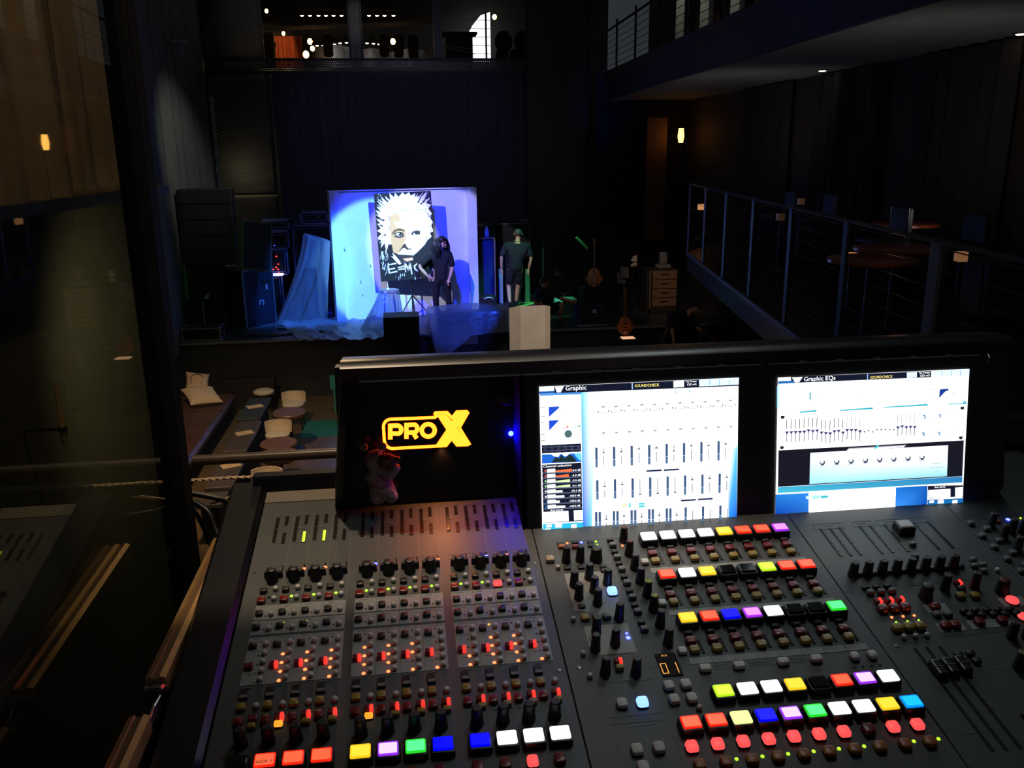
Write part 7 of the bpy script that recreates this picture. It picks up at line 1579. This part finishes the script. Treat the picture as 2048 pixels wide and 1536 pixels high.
# stage lamps
spot('stage_blue_wash', (-0.3, 11.0, 5.6), (0.2, 19.0, -0.6), 7000, (0.010, 0.03, 1.0), 23.5, 0.35, 0.06)
spot('front_blue', (2.6, 11.0, 5.4), (0.95, 16.7, -1.75), 2600, (0.02, 0.08, 1.0), 10, 0.4, 0.06)
spot('stage_key_left', (-3.4, 9.6, 5.4), (0.88, 19.2, -0.7), 3300, (0.85, 0.80, 1.0), 15.5, 0.12, 0.05)
spot('stage_key_right', (2.6, 10.0, 5.4), (-0.62, 19.0, -0.60), 6200, (0.32, 0.92, 1.0), 12.6, 0.2, 0.05)
spot('painting_spot', (0.3, 9.5, 5.2), (0.12, 18.7, 0.0), 1500, (1.0, 0.95, 0.85), 7.5, 0.2, 0.05)
spot('teal_side_light', (1.8, 13.2, 5.0), (-2.0, 18.7, -1.0), 6000, (0.03, 0.18, 1.0), 15, 0.6, 0.1)
spot('rack_blue', (-1.0, 16.5, 4.6), (-2.5, 19.8, 0.2), 150, (0.03, 0.06, 1.0), 30, 0.6, 0.1)
spot('green_side_light', (-3.9, 14.6, 3.6), (-3.3, 17.9, -1.2), 45, (0.45, 1.0, 0.35), 34, 0.8, 0.1)
spot('green_floor_light', (3.6, 17.5, 4.5), (2.7, 19.6, -1.95), 700, (0.15, 1.0, 0.5), 26, 0.5, 0.1)
# house lamps, and fill spots added with no fixture of their own
spot('lounge_warm', (-2.4, 9.5, 2.6), (-2.7, 12.8, -2.8), 560, (1.0, 0.66, 0.38), 62, 0.7, 0.15)
spot('lounge_teal', (-0.5, 14.0, 2.6), (-1.7, 14.8, -2.8), 60, (0.4, 1.0, 0.75), 50, 0.7, 0.15)
spot('cream_panel_lamp', (1.2, 9.0, 3.2), (2.1, 14.0, -1.4), 800, (1.0, 0.88, 0.78), 16, 0.5, 0.1)
spot('console_warm', (-0.22, 1.22, 4.0), (-0.12, 1.26, 1.0), 200, (1.0, 0.74, 0.48), 34, 0.9, 0.03)
spot('case_edge_warm', (-0.35, 4.2, 2.3), (-0.31, 0.95, 0.95), 24, (1.0, 0.68, 0.36), 16, 0.6, 0.05)
spot('console_cool', (0.95, 1.75, 3.3), (0.45, 1.05, 0.95), 17, (0.88, 0.97, 1.0), 46, 0.9, 0.10)
spot('console_down', (0.27, 0.95, 2.45), (0.12, 1.12, 0.95), 8, (0.92, 1.0, 0.88), 36, 0.9, 0.06)
LOGO = Matrix.Translation(bridge_loc + P0) @ Matrix.Rotation(PI / 2 - TB, 4, 'X')
spot('logo_glow', tuple(LOGO @ Vector((0.045, 0.118, -0.079))), tuple(LOGO @ Vector((0.045, 0.0, -0.045))), 0.45, (1.0, 0.36, 0.10), 120, 0.8, 0.003)
spot('drape_fill', (0.5, 13.0, 6.0), (0.1, 21.8, 1.6), 260, (0.62, 0.66, 1.0), 50, 0.9, 0.2)  # added fill that lifts the dark stage drape
spot('mesh_warm', (-3.55, 22.75, 3.45), (-3.5, 22.9, 0.2), 700, (1.0, 0.88, 0.62), 120, 0.9, 0.05)
point('mesh_band_warm', (-2.55, 22.18, 3.66), 1.6, (1.0, 0.8, 0.4)); point('mesh_band_pale', (-1.7, 22.16, 3.70), 0.8, (1.0, 0.95, 0.85)); point('mesh_band_corner', (-3.02, 22.18, 3.66), 0.7, (1.0, 0.9, 0.5)); spot('mesh_front_fill', (-1.0, 17.5, 6.6), (-3.15, 22.0, 4.7), 160, (1.0, 0.98, 0.92), 22, 0.9, 0.05); spot('column_front_fill', (0.2, 17.5, 6.6), (-0.92, 22.0, 4.6), 160, (1.0, 0.98, 0.92), 12, 0.9, 0.05); point('mesh_column_light', (-3.2, 22.5, 5.2), 5, (1.0, 0.95, 0.85)); point('mesh_passage', (-3.9, 22.5, 1.2), 8, (1.0, 0.9, 0.7))  # the two front spots are added to put sheen on the mesh
spot('left_wall_wash', (-1.5, 15.5, 4.8), (-4.45, 19.5, 0.8), 300, (0.95, 1.0, 0.92), 40, 0.8, 0.1)
spot('curtain_warm', (-0.9, 3.2, 4.6), (-1.8, 4.9, 2.2), 200, (1.0, 0.84, 0.64), 70, 0.8, 0.1)
spot('side_wall_dim', (-0.7, 4.8, 0.9), (-1.84, 5.5, 0.4), 34, (1.0, 1.0, 0.80), 100, 0.9, 0.1)
spot('upper_orange', (-3.6, 30.5, 6.2), (-4.4, 33.0, 4.8), 120, (1.0, 0.6, 0.3), 60, 0.6, 0.1)
spot('upper_counter', (-1.3, 26.8, 4.55), (-1.0, 30.0, 4.0), 60, (1.0, 0.97, 0.92), 100, 0.8, 0.1)
for k, (x, yb) in enumerate(((1362, 95), (1411, 75), (1473, 45), (1550, 8))):
    p = atx(x, yb, 6.0); spot('pilaster_light', (5.3, p.y - 0.1, ZU + 2.9), (6.0, p.y, ZU + 1.2), 16 + 6 * k, (1.0, 0.97, 0.85), 36, 0.4, 0.05)
spot('balcony_blue', (3.6, 12.0, 5.5), (5.0, 9.5, 3.2), 30, (0.12, 0.15, 1.0), 42, 0.8, 0.2)
spot('soffit_blue', (3.0, 18.5, 0.5), (5.0, 21.6, 2.76), 90, (0.06, 0.2, 1.0), 28, 0.8, 0.2)
spot('gallery_blue', (2.0, 10.0, 2.5), (4.6, 7.2, -0.1), 2.5, (0.15, 0.2, 1.0), 50, 0.8, 0.2)
spot('stage_right_fill', (3.2, 9.0, 4.6), (4.8, 17.0, -1.6), 130, (1.0, 0.85, 0.75), 34, 0.7, 0.15)  # added fill so the dim figures at stage right show
spot('drawer_warm', (4.4, 14.5, 2.4), (5.9, 18.7, -1.4), 110, (1.0, 0.72, 0.5), 26, 0.6, 0.1)
point('gallery_table_lamp', tuple(atz(1795, 478, 0.98)), 0.3, (1.0, 0.5, 0.25))
spot('soffit_fill', (5.3, 8.0, 0.9), (5.6, 9.5, 2.7), 20, (1.0, 0.96, 0.92), 150, 0.9, 0.3); spot('soffit_fill_far', (5.6, 14.0, 0.9), (5.8, 15.0, 2.7), 14, (1.0, 0.96, 0.92), 150, 0.9, 0.3)
# the ceiling over the mix position, whose edge shades the near half of the console
m = MB(); m.box(-2.3, 2.6, -1.8, 1.145, 2.62, 2.76); struct('ceiling_mix', m, SOF)
